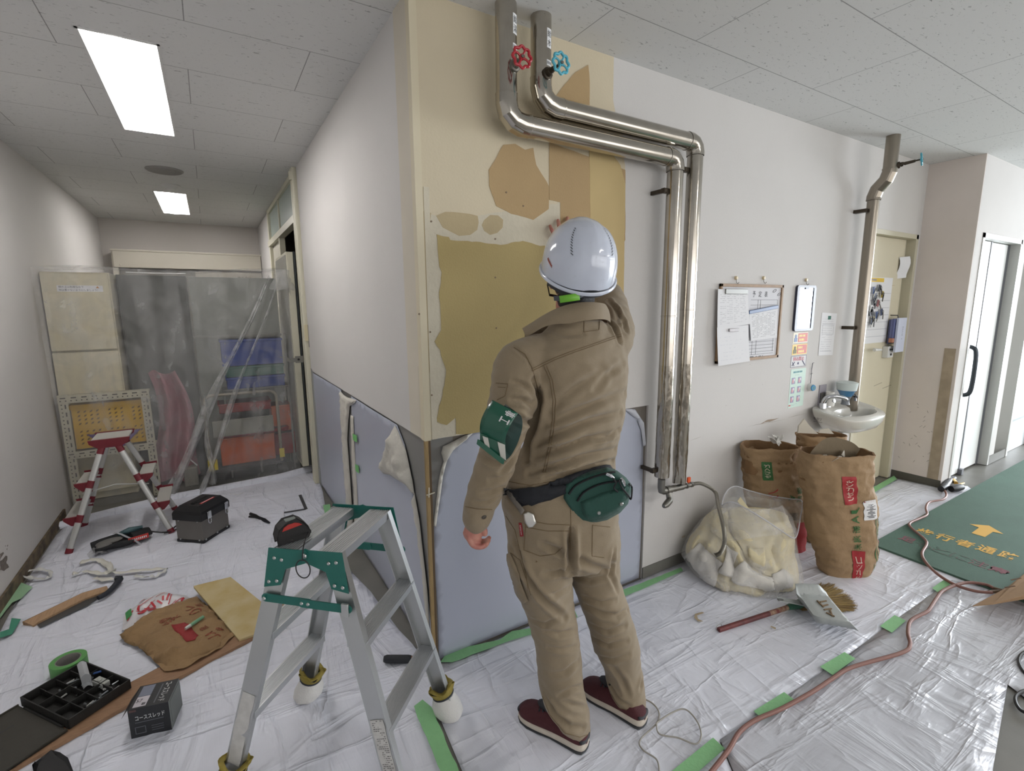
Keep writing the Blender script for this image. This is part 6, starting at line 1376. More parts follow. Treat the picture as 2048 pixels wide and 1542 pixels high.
# small dark clutter behind the sacks
# ================================================================ clear rubbish bag
poly = bpy.data.materials.new('clear_polythene'); poly.use_nodes = True; nt = poly.node_tree; N = nt.nodes; Lk = nt.links; bs = N['Principled BSDF']
bs.inputs['Base Color'].default_value = (.72, .71, .70, 1); bs.inputs['Roughness'].default_value = .25
trn = N.new('ShaderNodeBsdfTransparent'); mxs = N.new('ShaderNodeMixShader'); nz = N.new('ShaderNodeTexNoise'); nz.inputs['Scale'].default_value = 7; nz.inputs['Detail'].default_value = 3; nz.inputs['Distortion'].default_value = 1.6
tc_ = N.new('ShaderNodeTexCoord'); Lk.new(tc_.outputs['Object'], nz.inputs['Vector']); rp_ = N.new('ShaderNodeMapRange'); rp_.inputs[1].default_value = .35; rp_.inputs[2].default_value = .7; rp_.inputs[3].default_value = .12; rp_.inputs[4].default_value = .42
Lk.new(nz.outputs['Fac'], rp_.inputs[0]); Lk.new(rp_.outputs[0], mxs.inputs[0]); Lk.new(trn.outputs[0], mxs.inputs[1]); Lk.new(bs.outputs[0], mxs.inputs[2]); Lk.new(mxs.outputs[0], N['Material Output'].inputs[0])
bp_ = N.new('ShaderNodeBump'); bp_.inputs['Strength'].default_value = .5; bp_.inputs['Distance'].default_value = .01; Lk.new(nz.outputs['Fac'], bp_.inputs['Height']); Lk.new(bp_.outputs[0], bs.inputs['Normal'])
MATS['clear_polythene'] = poly
dB = F(1480, 1185).dot(HV)+.12
rb = thing('rubbish_bag', 'clear plastic rubbish bag full of cream wallpaper scraps', 'rubbish bag', F(1480, 1170, 0))
rows = [(1207, 1545, 1572, -.10, .5), (1196, 1488, 1592, -.07, .6), (1172, 1425, 1597, -.02, .7), (1140, 1384, 1594, .04, .7), (1115, 1368, 1590, .07, .65), (1085, 1376, 1586, .09, .62), (1055, 1398, 1584, .10, .6), (1030, 1424, 1578, .10, .6), (1005, 1440, 1560, .10, .5)]
def lump(rows, sc, amp, sd, n=64):
    rg_ = sil([(r[0], (r[1]+r[2])/2-(r[2]-r[1])/2*sc, (r[1]+r[2])/2+(r[2]-r[1])/2*sc)+tuple(r[3:]) for r in rows], dB, n, 2.2); D = []
    for i in range(len(rg_)-1):
        for j in range(6): D.append([a.lerp(b, j/6) for a, b in zip(rg_[i], rg_[i+1])])
    D.append(rg_[-1]); out = []
    for r in D:
        c = sum(r, V((0, 0, 0)))/n; out.append([V((q.x, q.y, max(.006, q.z))) for q in [p+(p-c).normalized()*(amp*(noise.noise(p*7+V((sd, 0, 0)))*1.2-abs(noise.noise(p*13+V((0, sd, 0))))*1.)) for p in r]])
    return out
cr1 = M('wallpaper_back', (214, 202, 166), .75, bump=.1, bscale=30, var=.1, vscale=7); cr2 = M('wallpaper_face', (206, 202, 194), .75, bump=.1, bscale=40, var=.06, vscale=5)
hpm = MB().loft(lump(rows[:8], .95, .016, 4)); heap = Shape(hpm, .009, 6)
for k, pth in enumerate(([(1440, 1040), (1470, 1075), (1520, 1110)], [(1400, 1090), (1430, 1120), (1440, 1170)], [(1480, 1090), (1500, 1130), (1550, 1150)], [(1560, 1060), (1545, 1100), (1560, 1150)], [(1460, 1100), (1470, 1140), (1455, 1180)], [(1500, 1170), (1540, 1185), (1580, 1175)], [(1420, 1060), (1400, 1100), (1385, 1140)])): heap.fold(pth, .022, .018)
heap.up(); heap.mesh().build('scrap_heap', cr1, rb, ang=80)
for k, (pg_, m_, of_) in enumerate((([(1458, 1018), (1500, 1030), (1550, 1050), (1575, 1090), (1560, 1140), (1545, 1155), (1527, 1150), (1505, 1135), (1485, 1103), (1465, 1070)], cr1, .006), ([(1430, 1025), (1455, 1022), (1460, 1070), (1470, 1095), (1450, 1085), (1420, 1062)], cr1, .008),
    ([(1398, 1084), (1448, 1127), (1439, 1139), (1433, 1152), (1431, 1174), (1384, 1146), (1375, 1129), (1375, 1112)], cr2, .010), ([(1453, 1086), (1476, 1107), (1475, 1118), (1461, 1154), (1441, 1145), (1448, 1127)], cr2, .014),
    ([(1485, 1122), (1502, 1142), (1527, 1154), (1544, 1157), (1547, 1178), (1525, 1183), (1517, 1181), (1468, 1166), (1461, 1156), (1465, 1145)], cr2, .012), ([(1431, 1156), (1458, 1171), (1465, 1190), (1445, 1181)], cr1, .010), ([(1542, 1150), (1564, 1135), (1583, 1159), (1583, 1175), (1547, 1186)], cr2, .012), ([(1494, 1094), (1527, 1096), (1527, 1150), (1505, 1135)], cr1, .014))):
    mb = MB(); heap.patch(mb, pg_, of_, 5); mb.build('wallpaper_scrap', m_, rb, ang=70, solid=.0012)
for (pts_, dd_) in (([(1475, 1002), (1481, 994), (1502, 1022), (1492, 1024)], .04), ([(1512, 1026), (1530, 1019), (1544, 1042), (1530, 1044)], .06)):
    MB().prism([J(x, y, dB+dd_) for x, y in pts_], HV*.002).build('wallpaper_scrap', cr1, rb, smooth=False)
# film shell and its open collar
sh = lump(rows, 1.02, .008, 9)
col_ = []
MB().loft(sh[4:], caps=False).build('bag_film', poly, rb, ang=80)
rimpx = [(1444, 1010, .06), (1452, 985, .12), (1470, 973, .2), (1500, 982, .24), (1540, 992, .26), (1580, 998, .26), (1604, 1003, .2), (1600, 1040, .1), (1594, 1070, .0), (1585, 1076, -.04), (1560, 1060, -.08), (1530, 1040, -.10), (1500, 1022, -.08), (1470, 1006, -.02), (1455, 1005, .0)]
Rm = cat([J(x, y, dB+z) for x, y, z in rimpx], 5, closed=True); nR = len(Rm)
base = [J(1512+72*math.cos(a), 1075+18*math.sin(a)*0-10*math.cos(a), dB+.03+.13*math.sin(a)) for a in [math.pi+2*math.pi*(-i)/nR for i in range(nR)]]
vs = []; 
for j in range(7):
    t_ = j/6
    for i in range(nR): p = base[i].lerp(Rm[i], t_); vs.append(p+V((1, 1, 1))*(.012*noise.noise(p*12)*math.sin(math.pi*t_)))
mb = MB().add(vs, [(j*nR+i, j*nR+(i+1) % nR, (j+1)*nR+(i+1) % nR, (j+1)*nR+i) for j in range(6) for i in range(nR)])
mb.build('bag_collar', poly, rb, ang=80)
MB().tube([p+V((0, 0, .001)) for p in Rm], .0035, 6, closed=True).build('bag_hem', M('poly_hem', (206, 206, 210), .3, alpha=.75), rb)
# ================================================================ the worker
PD = 1.545
def azv(deg): g = math.radians(deg); return V((math.sin(g), math.cos(g), 0))
def body_rings(rows, az, ratio=1.5, n=40, pw=2.3, d0=PD):
    # horizontal oval sections of a body facing az, sized so that each spans the given columns
    Fb = azv(az); Rb = azv(az+90); rx, fx = Rb.dot(c_r0), Fb.dot(c_r0); out = []
    for r in rows:
        y, xl, xr = r[:3]; d = d0+(r[3] if len(r) > 3 else 0); tl = r[4] if len(r) > 4 else 0
        a = J(xl, y, d); b = J(xr, y, d); c = (a+b)/2; hs = (b-a).length/2; k = ratio
        B_ = hs/math.sqrt((k*rx)**2+fx**2); A__ = k*B_; q = []
        for i in range(n):
            g = 2*math.pi*i/n; cs, sn = math.cos(g), math.sin(g); f = (abs(cs)**pw+abs(sn)**pw)**(-1/pw)
            p = c+Rb*(A__*cs*f)+Fb*(B_*sn*f); p.z += tl*(p-c).dot(c_r0)/hs if hs else 0; q.append(p)
        out.append(q)
    return out
def limb(mb, pts, n=20, flat=1.):
    # smooth tapered limb through (point, radius)
    P = cat([p for p, r in pts], 6); R_ = []
    rs = [V((r, 0, 0)) for p, r in pts]; R_ = [q.x for q in cat(rs, 6)]
    mb.tube(P, R_, n, flat=flat); mb.ell(P[0], (R_[0],)*3, 16, 10); mb.ell(P[-1], (R_[-1],)*3, 16, 10); return mb
PS = thing('person', 'worker in khaki work clothes and white hard hat reaching up to the wall', 'person', (.98, 1.2, 0))
# ---- body: head, neck, slim trunk, arms and hands in one skin
HAZ, HP = 20., 27.                       # head turn and upward tilt
hf = azv(HAZ)*math.cos(math.radians(HP))+V((0, 0, math.sin(math.radians(HP)))); hr_ = azv(HAZ+90); hu = hr_.cross(hf)
hc = J(1153, 548, PD+.012)
HM = Matrix(((hr_.x, hf.x, hu.x, hc.x), (hr_.y, hf.y, hu.y, hc.y), (hr_.z, hf.z, hu.z, hc.z), (0, 0, 0, 1)))
mb = MB(HM)
mb.ell((0, 0, .01), (.074, .095, .105), 32, 20).ell((0, .045, -.045), (.055, .05, .065), 24, 16).ell((0, .075, -.09), (.026, .022, .02), 16, 10)
mb.ell((0, .104, -.022), (.011, .016, .022), 14, 10).ell((0, .096, .008), (.008, .01, .03), 12, 8).ell((0, .09, .035), (.045, .012, .010), 16, 8).ell((0, .094, -.058), (.022, .009, .006), 14, 8).ell((0, .092, -.067), (.02, .009, .006), 14, 8)
for s_ in (-1, 1): mb.ell((s_*.076, -.002, -.018), (.010, .020, .032), 14, 10).ell((s_*.045, .06, -.03), (.02, .02, .03), 14, 10)
mb.M = Matrix()
nb = J(1150, 640, PD-.01); limb(mb, [(nb, .050), (J(1146, 612, PD-.008), .054), (hc-hu*.04-hf*.02, .054)])
mb.loft(body_rings([(1000, 1060, 1190, 0), (900, 1095, 1195, 0), (780, 1085, 1200, 0), (715, 1095, 1190, 0), (670, 1125, 1175, .01)], 2, 1.6))
# left arm hanging; shoulder, elbow, wrist
LS, LE, LW = J(1040, 720, PD-.10), J(1003, 880, PD-.16), J(953, 1032, PD-.15)
limb(mb, [(J(1095, 720, PD-.03), .03), (LS+V((0, 0, -.015)), .042), (LS.lerp(LE, .5), .043), (LE, .037), (LE.lerp(LW, .4), .036), (LW, .025)])
# left hand
hd = PD-.15
def K(x, y, d=0.): return J(x, y, hd+d)
mb.loft([[K(951+14*math.cos(g), 1040-3*math.sin(g), .02*math.sin(g)) for g in [2*math.pi*k/16 for k in range(16)]], [K(948+18*math.cos(g), 1052, .022*math.sin(g)) for g in [2*math.pi*k/16 for k in range(16)]], [K(944+19*math.cos(g), 1066, .026*math.sin(g)) for g in [2*math.pi*k/16 for k in range(16)]], [K(946+18*math.cos(g), 1078+3*math.cos(g), .026*math.sin(g)) for g in [2*math.pi*k/16 for k in range(16)]], [K(949+12*math.cos(g), 1086, .02*math.sin(g)) for g in [2*math.pi*k/16 for k in range(16)]]])
def finger(pts, r0, r1): 
    P = [K(*p) for p in pts]; limb(mb, [(P[0], r0), (P[1], r0*.98), (P[2], (r0+r1)/2), (P[3], r1)], 14)
finger([(938, 1078, -.020), (947, 1091, -.022), (962, 1094, -.020), (968, 1090, -.014)], .0088, .0070)   # little finger, nearest
finger([(940, 1077, -.006), (950, 1092, -.006), (966, 1093, -.004), (974, 1087, .0)], .0094, .0076)
finger([(943, 1074, .010), (954, 1089, .011), (969, 1088, .012), (977, 1081, .014)], .0096, .0078)
finger([(948, 1068, .024), (957, 1081, .026), (971, 1082, .028), (978, 1076, .030)], .0092, .0074)
limb(mb, [(K(955, 1046, .012), .012), (K(962, 1054, .004), .0115), (K(969, 1061, .002), .0098), (K(970, 1068, .0), .0082)], 14)
# right arm raised to the wall
RS, RE = J(1232, 690, PD+.09), J(1218, 596, PD+.33); RWp = J(1142, 492, PD+.50); RWp.y = min(RWp.y, 1.67)
limb(mb, [(J(1185, 700, PD+.03), .04), (RS, .046), (RS.lerp(RE, .5), .043), (RE, .038), (RE.lerp(RWp, .5), .033), (RWp, .026)])
def G(x, y, yy): return W(x+3, y+11, yy)
pc_ = G(1133, 474, 1.695)
rd = (pc_-RWp).normalized(); sx_ = V((1, 0, 0)); sx_ = (sx_-rd*sx_.dot(rd)).normalized(); up_ = (V((0, 0, 1))-V((0, 1, 0))*0).normalized()
mb.loft([[RWp+sx_*(.026*math.cos(g))+V((0, .015, 0))*math.sin(g) for g in [2*math.pi*k/16 for k in range(16)]], [pc_+V((.040*math.cos(g), .013*math.sin(g), 0)) for g in [2*math.pi*k/16 for k in range(16)]], [G(1128, 452, 1.705)+V((.042*math.cos(g), .011*math.sin(g), 0)) for g in [2*math.pi*k/16 for k in range(16)]]])
for k, (x0, y0, x1, y1, x2, y2, r_) in enumerate(((1108, 462, 1101, 450, 1097, 441, .0085), (1119, 456, 1115, 441, 1113, 430, .0092), (1131, 453, 1131, 437, 1132, 425, .0094), (1143, 453, 1147, 439, 1151, 429, .009))):
    limb(mb, [(G(x0, y0, 1.705), r_), (G(x1, y1, 1.70), r_*.95), (G((x1+x2)/2, (y1+y2)/2, 1.712), r_*.88), (G(x2, y2, 1.722), r_*.8)], 12)
limb(mb, [(G(1150, 488, 1.69), .011), (G(1161, 476, 1.695), .0105), (G(1167, 466, 1.70), .009), (G(1169, 458, 1.715), .008)], 12)
body = Shape(mb, .0035, 2)
skin = M('skin', (186, 134, 118), .5, bump=.08, bscale=160, var=.12, vscale=30, var2=(168, 108, 98), spec=.4)
body.mesh().build('body', skin, PS, ang=80)
mb = MB(HM)
for s_ in (-1, 1): mb.mat(0).ell((s_*.031, .083, .012), (.012, .010, .010), 12, 8); mb.mat(1).ell((s_*.031, .091, .012), (.005, .003, .005), 10, 6)
mb.build('eyes', [M('eye_white', (220, 216, 210), .3), M('iris', (40, 28, 22), .2)], PS)
# hair, short at the neck
hairm = M('black_hair', (30, 28, 30), .6, bump=.8, bscale=220, stretch=(4, 4, 1))
mb = MB(HM).ell((0, -.012, .012), (.0785, .094, .110), 32, 20); hs = Shape(mb, .005, 2)
inv = HM.inverted(); keep = MB()
def hk_(c): q = inv @ V(c); return (q.y < .035-max(0, -q.z-.02)*.9) and q.z > -.088 
fs = [f for f in hs.fc if all(hk_(hs.co[i]) for i in f)]
keep.add([V(c) for c in hs.co], fs); limb(keep, [(hc-hf*.055-hu*.06, .05), (J(1150, 596, PD-.025), .055), (J(1150, 607, PD-.02), .052)]); ho = keep.build('hair', hairm, PS, ang=80)
# ---- hard hat
hel = M('helmet_white', (200, 206, 220), .14, coat=.6, var=.04, vscale=14); 
rc_ = hc+hu*.010-hf*.004
HH = Matrix(((hr_.x, hf.x, hu.x, rc_.x), (hr_.y, hf.y, hu.y, rc_.y), (hr_.z, hf.z, hu.z, rc_.z), (0, 0, 0, 1)))
def dome(a, e):           # a around (0 = right, pi/2 = front), e 0 rim .. pi/2 top
    ce = math.cos(e)**.86; rx = .112+.004*math.sin(e*2); ry = .136
    x = rx*ce*math.cos(a); y = ry*ce*math.sin(a)-.004; z = .160*math.sin(e)**.95
    k = .0045*math.exp(-(abs(x)/.018)**4)*(1 if e < 1.4 else 1)*math.cos(e*.6)
    kk = .004*(math.exp(-((abs(x)-.055)/.012)**2))*(.3+.7*math.sin(e))
    return V((x, y, z+k*.6-kk*.7))
mb = MB(HH); mb.grid(lambda u, v: dome(2*math.pi*u, v*math.pi/2*.999), 96, 40)
# rim
def rim_(u, v): a = 2*math.pi*u; c, s_ = math.cos(a), math.sin(a); out = (0, .004, .007, .006, .002)[v]; z = (0, .001, -.003, -.009, -.011)[v]; br = .022*max(0, s_)**3; return V(((.112+out)*c, (.136+out+br*(v > 0))*s_-.004, z-.004*max(0, -s_)**2-.005*max(0, s_)**3))
vs = [rim_(i/96, j) for j in range(5) for i in range(97)]
mb.add(vs, [(j*97+i, (j+1)*97+i, (j+1)*97+i+1, j*97+i+1) for j in range(4) for i in range(96)])
# vent marks and scuffs
mb.mat(1); R = random.Random(2)
def onD(a, e, o_=.0012): p = dome(a, e); q = p.normalized(); return p+q*o_
for s_ in (-1, 1):
    for k in range(11):
        e = .58+k*.055; a = -math.pi/2+s_*(.62+.30*k/10); mb.add([onD(a+s_*.00, e), onD(a+s_*.085, e+.025), onD(a+s_*.085, e+.045), onD(a+s_*.00, e+.02)], [(0, 1, 2, 3), (3, 2, 1, 0)])
mb.mat(2)
for k in range(46):
    a = -math.pi/2+R.uniform(-1.3, 1.3); e = R.uniform(.1, 1.1); l = R.uniform(.01, .06); g = R.uniform(0, 3.1); w_ = R.uniform(.002, .007)
    da, de = l*math.cos(g), l*math.sin(g)*.7; pa, pe = -w_*math.sin(g), w_*math.cos(g)
    mb.add([onD(a, e, .0009), onD(a+da, e+de, .0009), onD(a+da+pa, e+de+pe, .0009), onD(a+pa, e+pe, .0009)], [(0, 1, 2, 3), (3, 2, 1, 0)])
mb.mat(3)
for k in range(7): a = math.pi+.18+k*.035; mb.tube([onD(a, .30-.012*k, .001), onD(a+.02, .33-.012*k, .001), onD(a+.025, .28-.012*k, .001)], .0011, 4)
helmet = mb.build('hard_hat', [hel, M('vent_dark', (70, 72, 78), .6), M('scuff_grey', (178, 180, 186), .5), M('orange_mark', (176, 96, 76), .5)], PS, ang=50)
helmet['label'] = 'white hard hat'
MB(HH).grid(lambda u, v: (.098*math.cos(math.pi*(1.05+.9*u)), .112*math.sin(math.pi*(1.05+.9*u))-.006, -.002-.030*v), 30, 3, th=.002).build('headband', M('headband', (50, 52, 58), .6), helmet)
gp = J(1140, 596, PD-.125)
gq = Matrix.Translation(gp) @ Matrix.Rotation(math.radians(-8), 4, HV) @ Matrix(((c_r0.x, HV.x, 0, 0), (c_r0.y, HV.y, 0, 0), (0, 0, 1, 0), (0, 0, 0, 1)))
MB(gq).grid(lambda u, v: ((u-.5)*.060, .010*((u-.5)*2)**2+.003*((v-.5)*2)**2, (v-.5)*.022), 12, 5, th=.006).build('adjuster', M('lime_green', (104, 172, 44), .4), helmet, bevel=.002)
MB(gq).grid(lambda u, v: ((u-.5)*.088, .004+.020*((u-.5)*2)**2, (v-.5)*.014+.006*((u-.5)*2)**2), 16, 3, th=.004).build('adjuster_band', M('band_grey', (70, 72, 80), .5), helmet)
MB().tube([HM @ V((-.083, .008, .0)), HM @ V((-.082, .022, -.045)), HM @ V((-.062, .05, -.095)), HM @ V((0, .07, -.115)), HM @ V((.062, .05, -.095)), HM @ V((.083, .008, .0))], .0045, 8, flat=.5).build('chin_strap', black, helmet)
mb = MB(HM).tube([(-.085, .02, .008), (-.083, .05, .012), (-.07, .088, .014)], .0025, 6).tube([(.085, -.005, .005), (.083, .05, .012), (.07, .088, .014)], .003, 6)
mb.grid(lambda u, v: ((u-.5)*.15, .100-.030*((u-.5)*2)**2, .010+(v-.5)*.042), 14, 4, th=.0015).build('glasses', M('glasses_grey', (120, 130, 140), .2, alpha=.8), PS)
# ---- jacket
khaki = M('khaki_cloth', (136, 121, 98), .85, bump=.22, bscale=420, var=.08, vscale=5, sheen=.15)
khd = M('khaki_seam', (112, 94, 68), .85); khl = M('khaki_dark', (104, 84, 58), .85)
mb = MB()
mb.loft(body_rings([(985, 1012, 1216, 0, -.035), (968, 1012, 1222, 0, -.035), (945, 1018, 1230, 0, -.02), (915, 1036, 1231, 0, -.01), (880, 1050, 1242, 0), (840, 1058, 1250, 0), (790, 1052, 1256, .005), (750, 1044, 1258, .01), (715, 1036, 1256, .01), (692, 1046, 1248, .01), (674, 1072, 1236, .005), (654, 1094, 1216, .0), (638, 1104, 1204, -.004)], 0, 1.5))
limb(mb, [(J(1104, 704, PD-.03), .060), (J(1062, 716, PD-.07), .068), (J(1037, 740, PD-.10), .073), (J(1022, 800, PD-.13), .068), (J(1008, 870, PD-.16), .062), (J(994, 920, PD-.165), .060), (J(976, 970, PD-.16), .055), (J(960, 1012, PD-.152), .049), (J(953, 1038, PD-.150), .043)], 28)
limb(mb, [(J(1180, 690, PD+.02), .072), (J(1215, 690, PD+.06), .070), (J(1228, 668, PD+.11), .066), (J(1226, 632, PD+.21), .062), (RE, .058), (RE.lerp(RWp, .45), .052), (RE.lerp(RWp, .85), .042)], 26)
jk = Shape(mb, .0055, 10)
FD = [([(1068, 760), (1078, 800), (1072, 850), (1060, 885), (1052, 930)], .016, .012), ([(1240, 826), (1180, 842), (1110, 868), (1068, 890)], .009, .012), ([(1236, 862), (1170, 880), (1100, 902), (1062, 915)], .010, .011), ([(1228, 898), (1160, 915), (1090, 936), (1050, 948)], .010, .011),
      ([(1224, 920), (1150, 942), (1080, 958)], .009, .009), ([(1250, 785), (1205, 800), (1150, 822), (1095, 845)], .007, .012), ([(1208, 745), (1160, 770), (1120, 800), (1095, 830)], .005, .014), ([(1246, 730), (1215, 750), (1185, 780)], .005, .012),
      ([(1066, 845), (1048, 842), (1026, 830)], .008, .008), ([(1064, 810), (1046, 800), (1020, 800)], .008, .008), ([(1060, 780), (1042, 768), (1022, 762)], .005, .008), ([(1050, 870), (1030, 885), (1010, 905)], .008, .010), ([(1040, 905), (1022, 925), (1000, 950)], .006, .009),
      ([(1026, 948), (1005, 958), (975, 962)], .006, .008), ([(1008, 975), (985, 985), (955, 985)], .006, .008), ([(995, 995), (975, 1004), (945, 1004)], .005, .007), ([(960, 910), (985, 925), (1010, 928)], .006, .009),
      ([(1216, 600), (1232, 620), (1240, 650)], .007, .008), ([(1230, 612), (1246, 640), (1252, 668)], .006, .008), ([(1206, 640), (1226, 655), (1240, 690)], .008, .009), ([(1100, 660), (1130, 668), (1170, 668)], .003, .010),
      ([(1210, 955), (1140, 968), (1060, 978)], .006, .008), ([(1120, 880), (1100, 895), (1075, 930)], .005, .008), ([(1190, 880), (1220, 870), (1245, 850)], .006, .008), ([(1030, 695), (1055, 716), (1068, 745)], .003, .006)]
for p, d_, w_ in FD: jk.fold(p, d_*1.75, w_*.9)
jk.noise(9, .007, 3); jk.noise(24, .0035, 7, (1, 1, 1.6)); jk.up()
mb = jk.mesh(); mb.mat(1)
for p in ([(1063, 738), (1085, 727), (1110, 715), (1150, 700), (1180, 690), (1243, 668)], [(1064, 742), (1110, 719.5), (1150, 704), (1180, 694), (1243, 672)], [(1088, 732), (1100, 760), (1106, 800), (1105, 840), (1098, 890), (1086, 945)], [(1093, 731), (1105, 760), (1111, 800), (1110, 840), (1103, 890), (1091, 945)],
          [(1028, 695), (1050, 708), (1064, 735), (1074, 770), (1080, 810), (1078, 840)], [(1168, 641), (1199, 640), (1198, 660), (1168, 664), (1168, 641)], [(992, 766), (1016, 768), (1010, 792), (994, 800)], [(996, 774), (1011, 775)], [(931, 1013), (955, 1018), (984, 1019)], [(1014, 962), (1060, 971), (1130, 958), (1215, 934)],
          [(1105, 648), (1130, 639), (1165, 634), (1204, 634)]): jk.seam(mb, p)
mb.mat(2); h, nn = jk.hit(968, 1034)
if h is not None: mb.lathe([(0, .003), (.006, .003), (.0075, .001), (.0075, 0)], 14, Matrix.Translation(h) @ nn.to_track_quat('Z', 'Y').to_matrix().to_4x4())
mb.build('jacket', [khaki, khd, M('button', (72, 66, 58), .4)], PS, ang=80)
# collar
top_ = [(1215, 622, .03), (1208, 610, -.01), (1196, 607, -.05), (1170, 606, -.078), (1140, 610, -.082), (1112, 620, -.075), (1086, 634, -.06), (1064, 648, -.05), (1046, 659, -.045)]
bot_ = [(1218, 645, .03), (1212, 640, -.01), (1198, 638, -.06), (1170, 640, -.09), (1138, 646, -.095), (1108, 648, -.092), (1086, 655, -.085), (1067, 666, -.072), (1053, 673, -.060)]
tp_ = cat([J(x, y, PD+d) for x, y, d in top_], 5); bt_ = cat([J(x, y, PD+d) for x, y, d in bot_], 5)
mb = MB(); n_ = len(tp_)
def colr(u, v): f = u*(n_-1); i = min(int(f), n_-2); t = f-i; a = tp_[i].lerp(tp_[i+1], t); b = bt_[i].lerp(bt_[i+1], t); return b.lerp(a, v)-HV*(.008*math.sin(math.pi*v))
mb.grid(colr, 48, 8, th=.005)
mb.mat(1).tube([colr(i/40, .28)-HV*.001 for i in range(41)], .0009, 5).tube([colr(i/40, .9)-HV*.001 for i in range(41)], .0009, 5)
# far side of the collar, front
fr_ = [J(1052, 668, PD-.048), J(1062, 655, PD+.02), J(1090, 640, PD+.085), J(1130, 632, PD+.11), J(1175, 632, PD+.10), J(1210, 630, PD+.05), J(1215, 622, PD+.03)]
fc_ = cat(fr_, 5); mb.mat(0).grid(lambda u, v: fc_[min(int(u*(len(fc_)-1)), len(fc_)-1)]+V((0, 0, -.045+.05*v)), 34, 3, th=.004)
mb.build('collar', [khaki, khd], PS, ang=70)
# ---- trousers
mb = MB()
mb.loft(body_rings([(945, 1035, 1215, .0, -.03), (975, 1010, 1222, 0, -.03), (1000, 1004, 1230, 0), (1030, 1010, 1236, 0), (1065, 1014, 1238, 0), (1090, 1018, 1238, .0), (1108, 1030, 1230, 0), (1118, 1060, 1210, 0)], 18, 1.25, 40, 2.4))
LG = [(1040, 1020, 1130, -.03), (1085, 1017, 1144, -.045), (1120, 1020, 1146, -.055), (1160, 1030, 1143, -.055), (1200, 1042, 1144, -.05), (1240, 1058, 1152, -.05), (1280, 1068, 1157, -.05), (1322, 1074, 1160, -.052), (1360, 1078, 1164, -.055), (1385, 1080, 1170, -.06, -.015), (1412, 1083, 1178, -.06, -.035), (1436, 1087, 1182, -.06, -.056)]
RG = [(1040, 1140, 1232, .03), (1085, 1136, 1236, .045), (1120, 1138, 1236, .05), (1160, 1143, 1239, .052), (1205, 1160, 1254, .055), (1250, 1176, 1268, .06), (1294, 1190, 1278, .06), (1330, 1204, 1281, .062), (1365, 1214, 1288, .062, -.005), (1385, 1218, 1292, .062, -.014), (1410, 1221, 1294, .06, -.024)]
mb.loft(body_rings(LG, -12, 1.0, 32, 2.2)).loft(body_rings(RG, -12, 1.0, 32, 2.2))
tr = Shape(mb, .0055, 16)
for p, d_, w_ in [([(1140, 1060), (1141, 1090), (1141, 1120), (1142, 1150)], .016, .010), ([(1140, 1112), (1110, 1098), (1080, 1085)], .007, .010), ([(1146, 1112), (1180, 1130), (1215, 1140)], .008, .010), ([(1142, 1135), (1115, 1145), (1085, 1148)], .007, .009), ([(1146, 1150), (1180, 1160), (1225, 1150)], .006, .009),
    ([(1026, 1100), (1045, 1140), (1070, 1180), (1105, 1215), (1135, 1240)], .010, .010), ([(1030, 1080), (1040, 1110), (1055, 1150)], .008, .009), ([(1138, 1175), (1110, 1190), (1090, 1190)], .005, .008), ([(1150, 1262), (1120, 1270), (1085, 1262)], .006, .009), ([(1156, 1292), (1125, 1300), (1092, 1296)], .005, .008),
    ([(1155, 1322), (1130, 1345), (1100, 1350)], .005, .009), ([(1165, 1370), (1140, 1378), (1115, 1392)], .005, .008), ([(1176, 1415), (1150, 1412), (1125, 1400)], .005, .008), ([(1090, 1395), (1110, 1430), (1140, 1455), (1170, 1455)], .009, .009), ([(1172, 1212), (1205, 1228), (1235, 1232), (1262, 1218)], .009, .009), ([(1168, 1195), (1200, 1205), (1236, 1200)], .006, .008),
    ([(1180, 1250), (1215, 1262), (1258, 1250)], .007, .009), ([(1185, 1275), (1215, 1290), (1262, 1282)], .006, .008), ([(1228, 1100), (1220, 1150), (1238, 1190)], .006, .008), ([(1195, 1310), (1225, 1318), (1262, 1308)], .004, .008), ([(1225, 1330), (1245, 1360), (1258, 1395)], .007, .009), ([(1285, 1300), (1288, 1340), (1280, 1385)], .005, .008), ([(1218, 1368), (1236, 1395), (1262, 1412)], .006, .007), ([(1060, 1240), (1090, 1250), (1120, 1235)], .005, .008)]: tr.fold(p, d_*1.55, w_)
tr.noise(10, .007, 5); tr.noise(24, .003, 2, (1, 1, 1.5)); tr.up()
mb = tr.mesh(); mb.mat(1)
for p in ([(1052, 1040), (1095, 1048), (1140, 1050), (1139, 1085)], [(1050, 1054), (1095, 1062), (1140, 1062)], [(1052, 1040), (1048, 1100), (1080, 1112), (1110, 1108), (1125, 1095)], [(1185, 1050), (1184, 1112), (1208, 1115)], [(1184, 1050), (1220, 1054)], [(1012, 1032), (1030, 1060), (1040, 1100), (1052, 1150), (1056, 1180)], [(1008, 1108), (1022, 1106), (1040, 1120), (1062, 1190)], [(1141, 1010), (1142, 1060), (1141, 1100)],
          [(1085, 1392), (1100, 1430), (1130, 1466), (1160, 1474), (1178, 1468)], [(1222, 1388), (1240, 1416), (1262, 1422), (1288, 1416)], [(1026, 1118), (1034, 1150), (1046, 1175)]): tr.seam(mb, p)
mb.mat(2)
h, nn = tr.hit(1073, 1123)
if h is not None: mb.lathe([(0, .001), (.004, .001), (.004, 0)], 3, Matrix.Translation(h) @ nn.to_track_quat('Z', 'Y').to_matrix().to_4x4())
mb.build('trousers', [khaki, khd, khl], PS, ang=80)
mb = MB(); tr.patch(mb, [(1038, 1045), (1044, 1045), (1048, 1072), (1041, 1073)], .002, 3)
mb.mat(1); cl = [tr.hit(1043+.0*k, 1049+k*3.4) for k in range(7)]
o_, nn = tr.hit(1043, 1059)
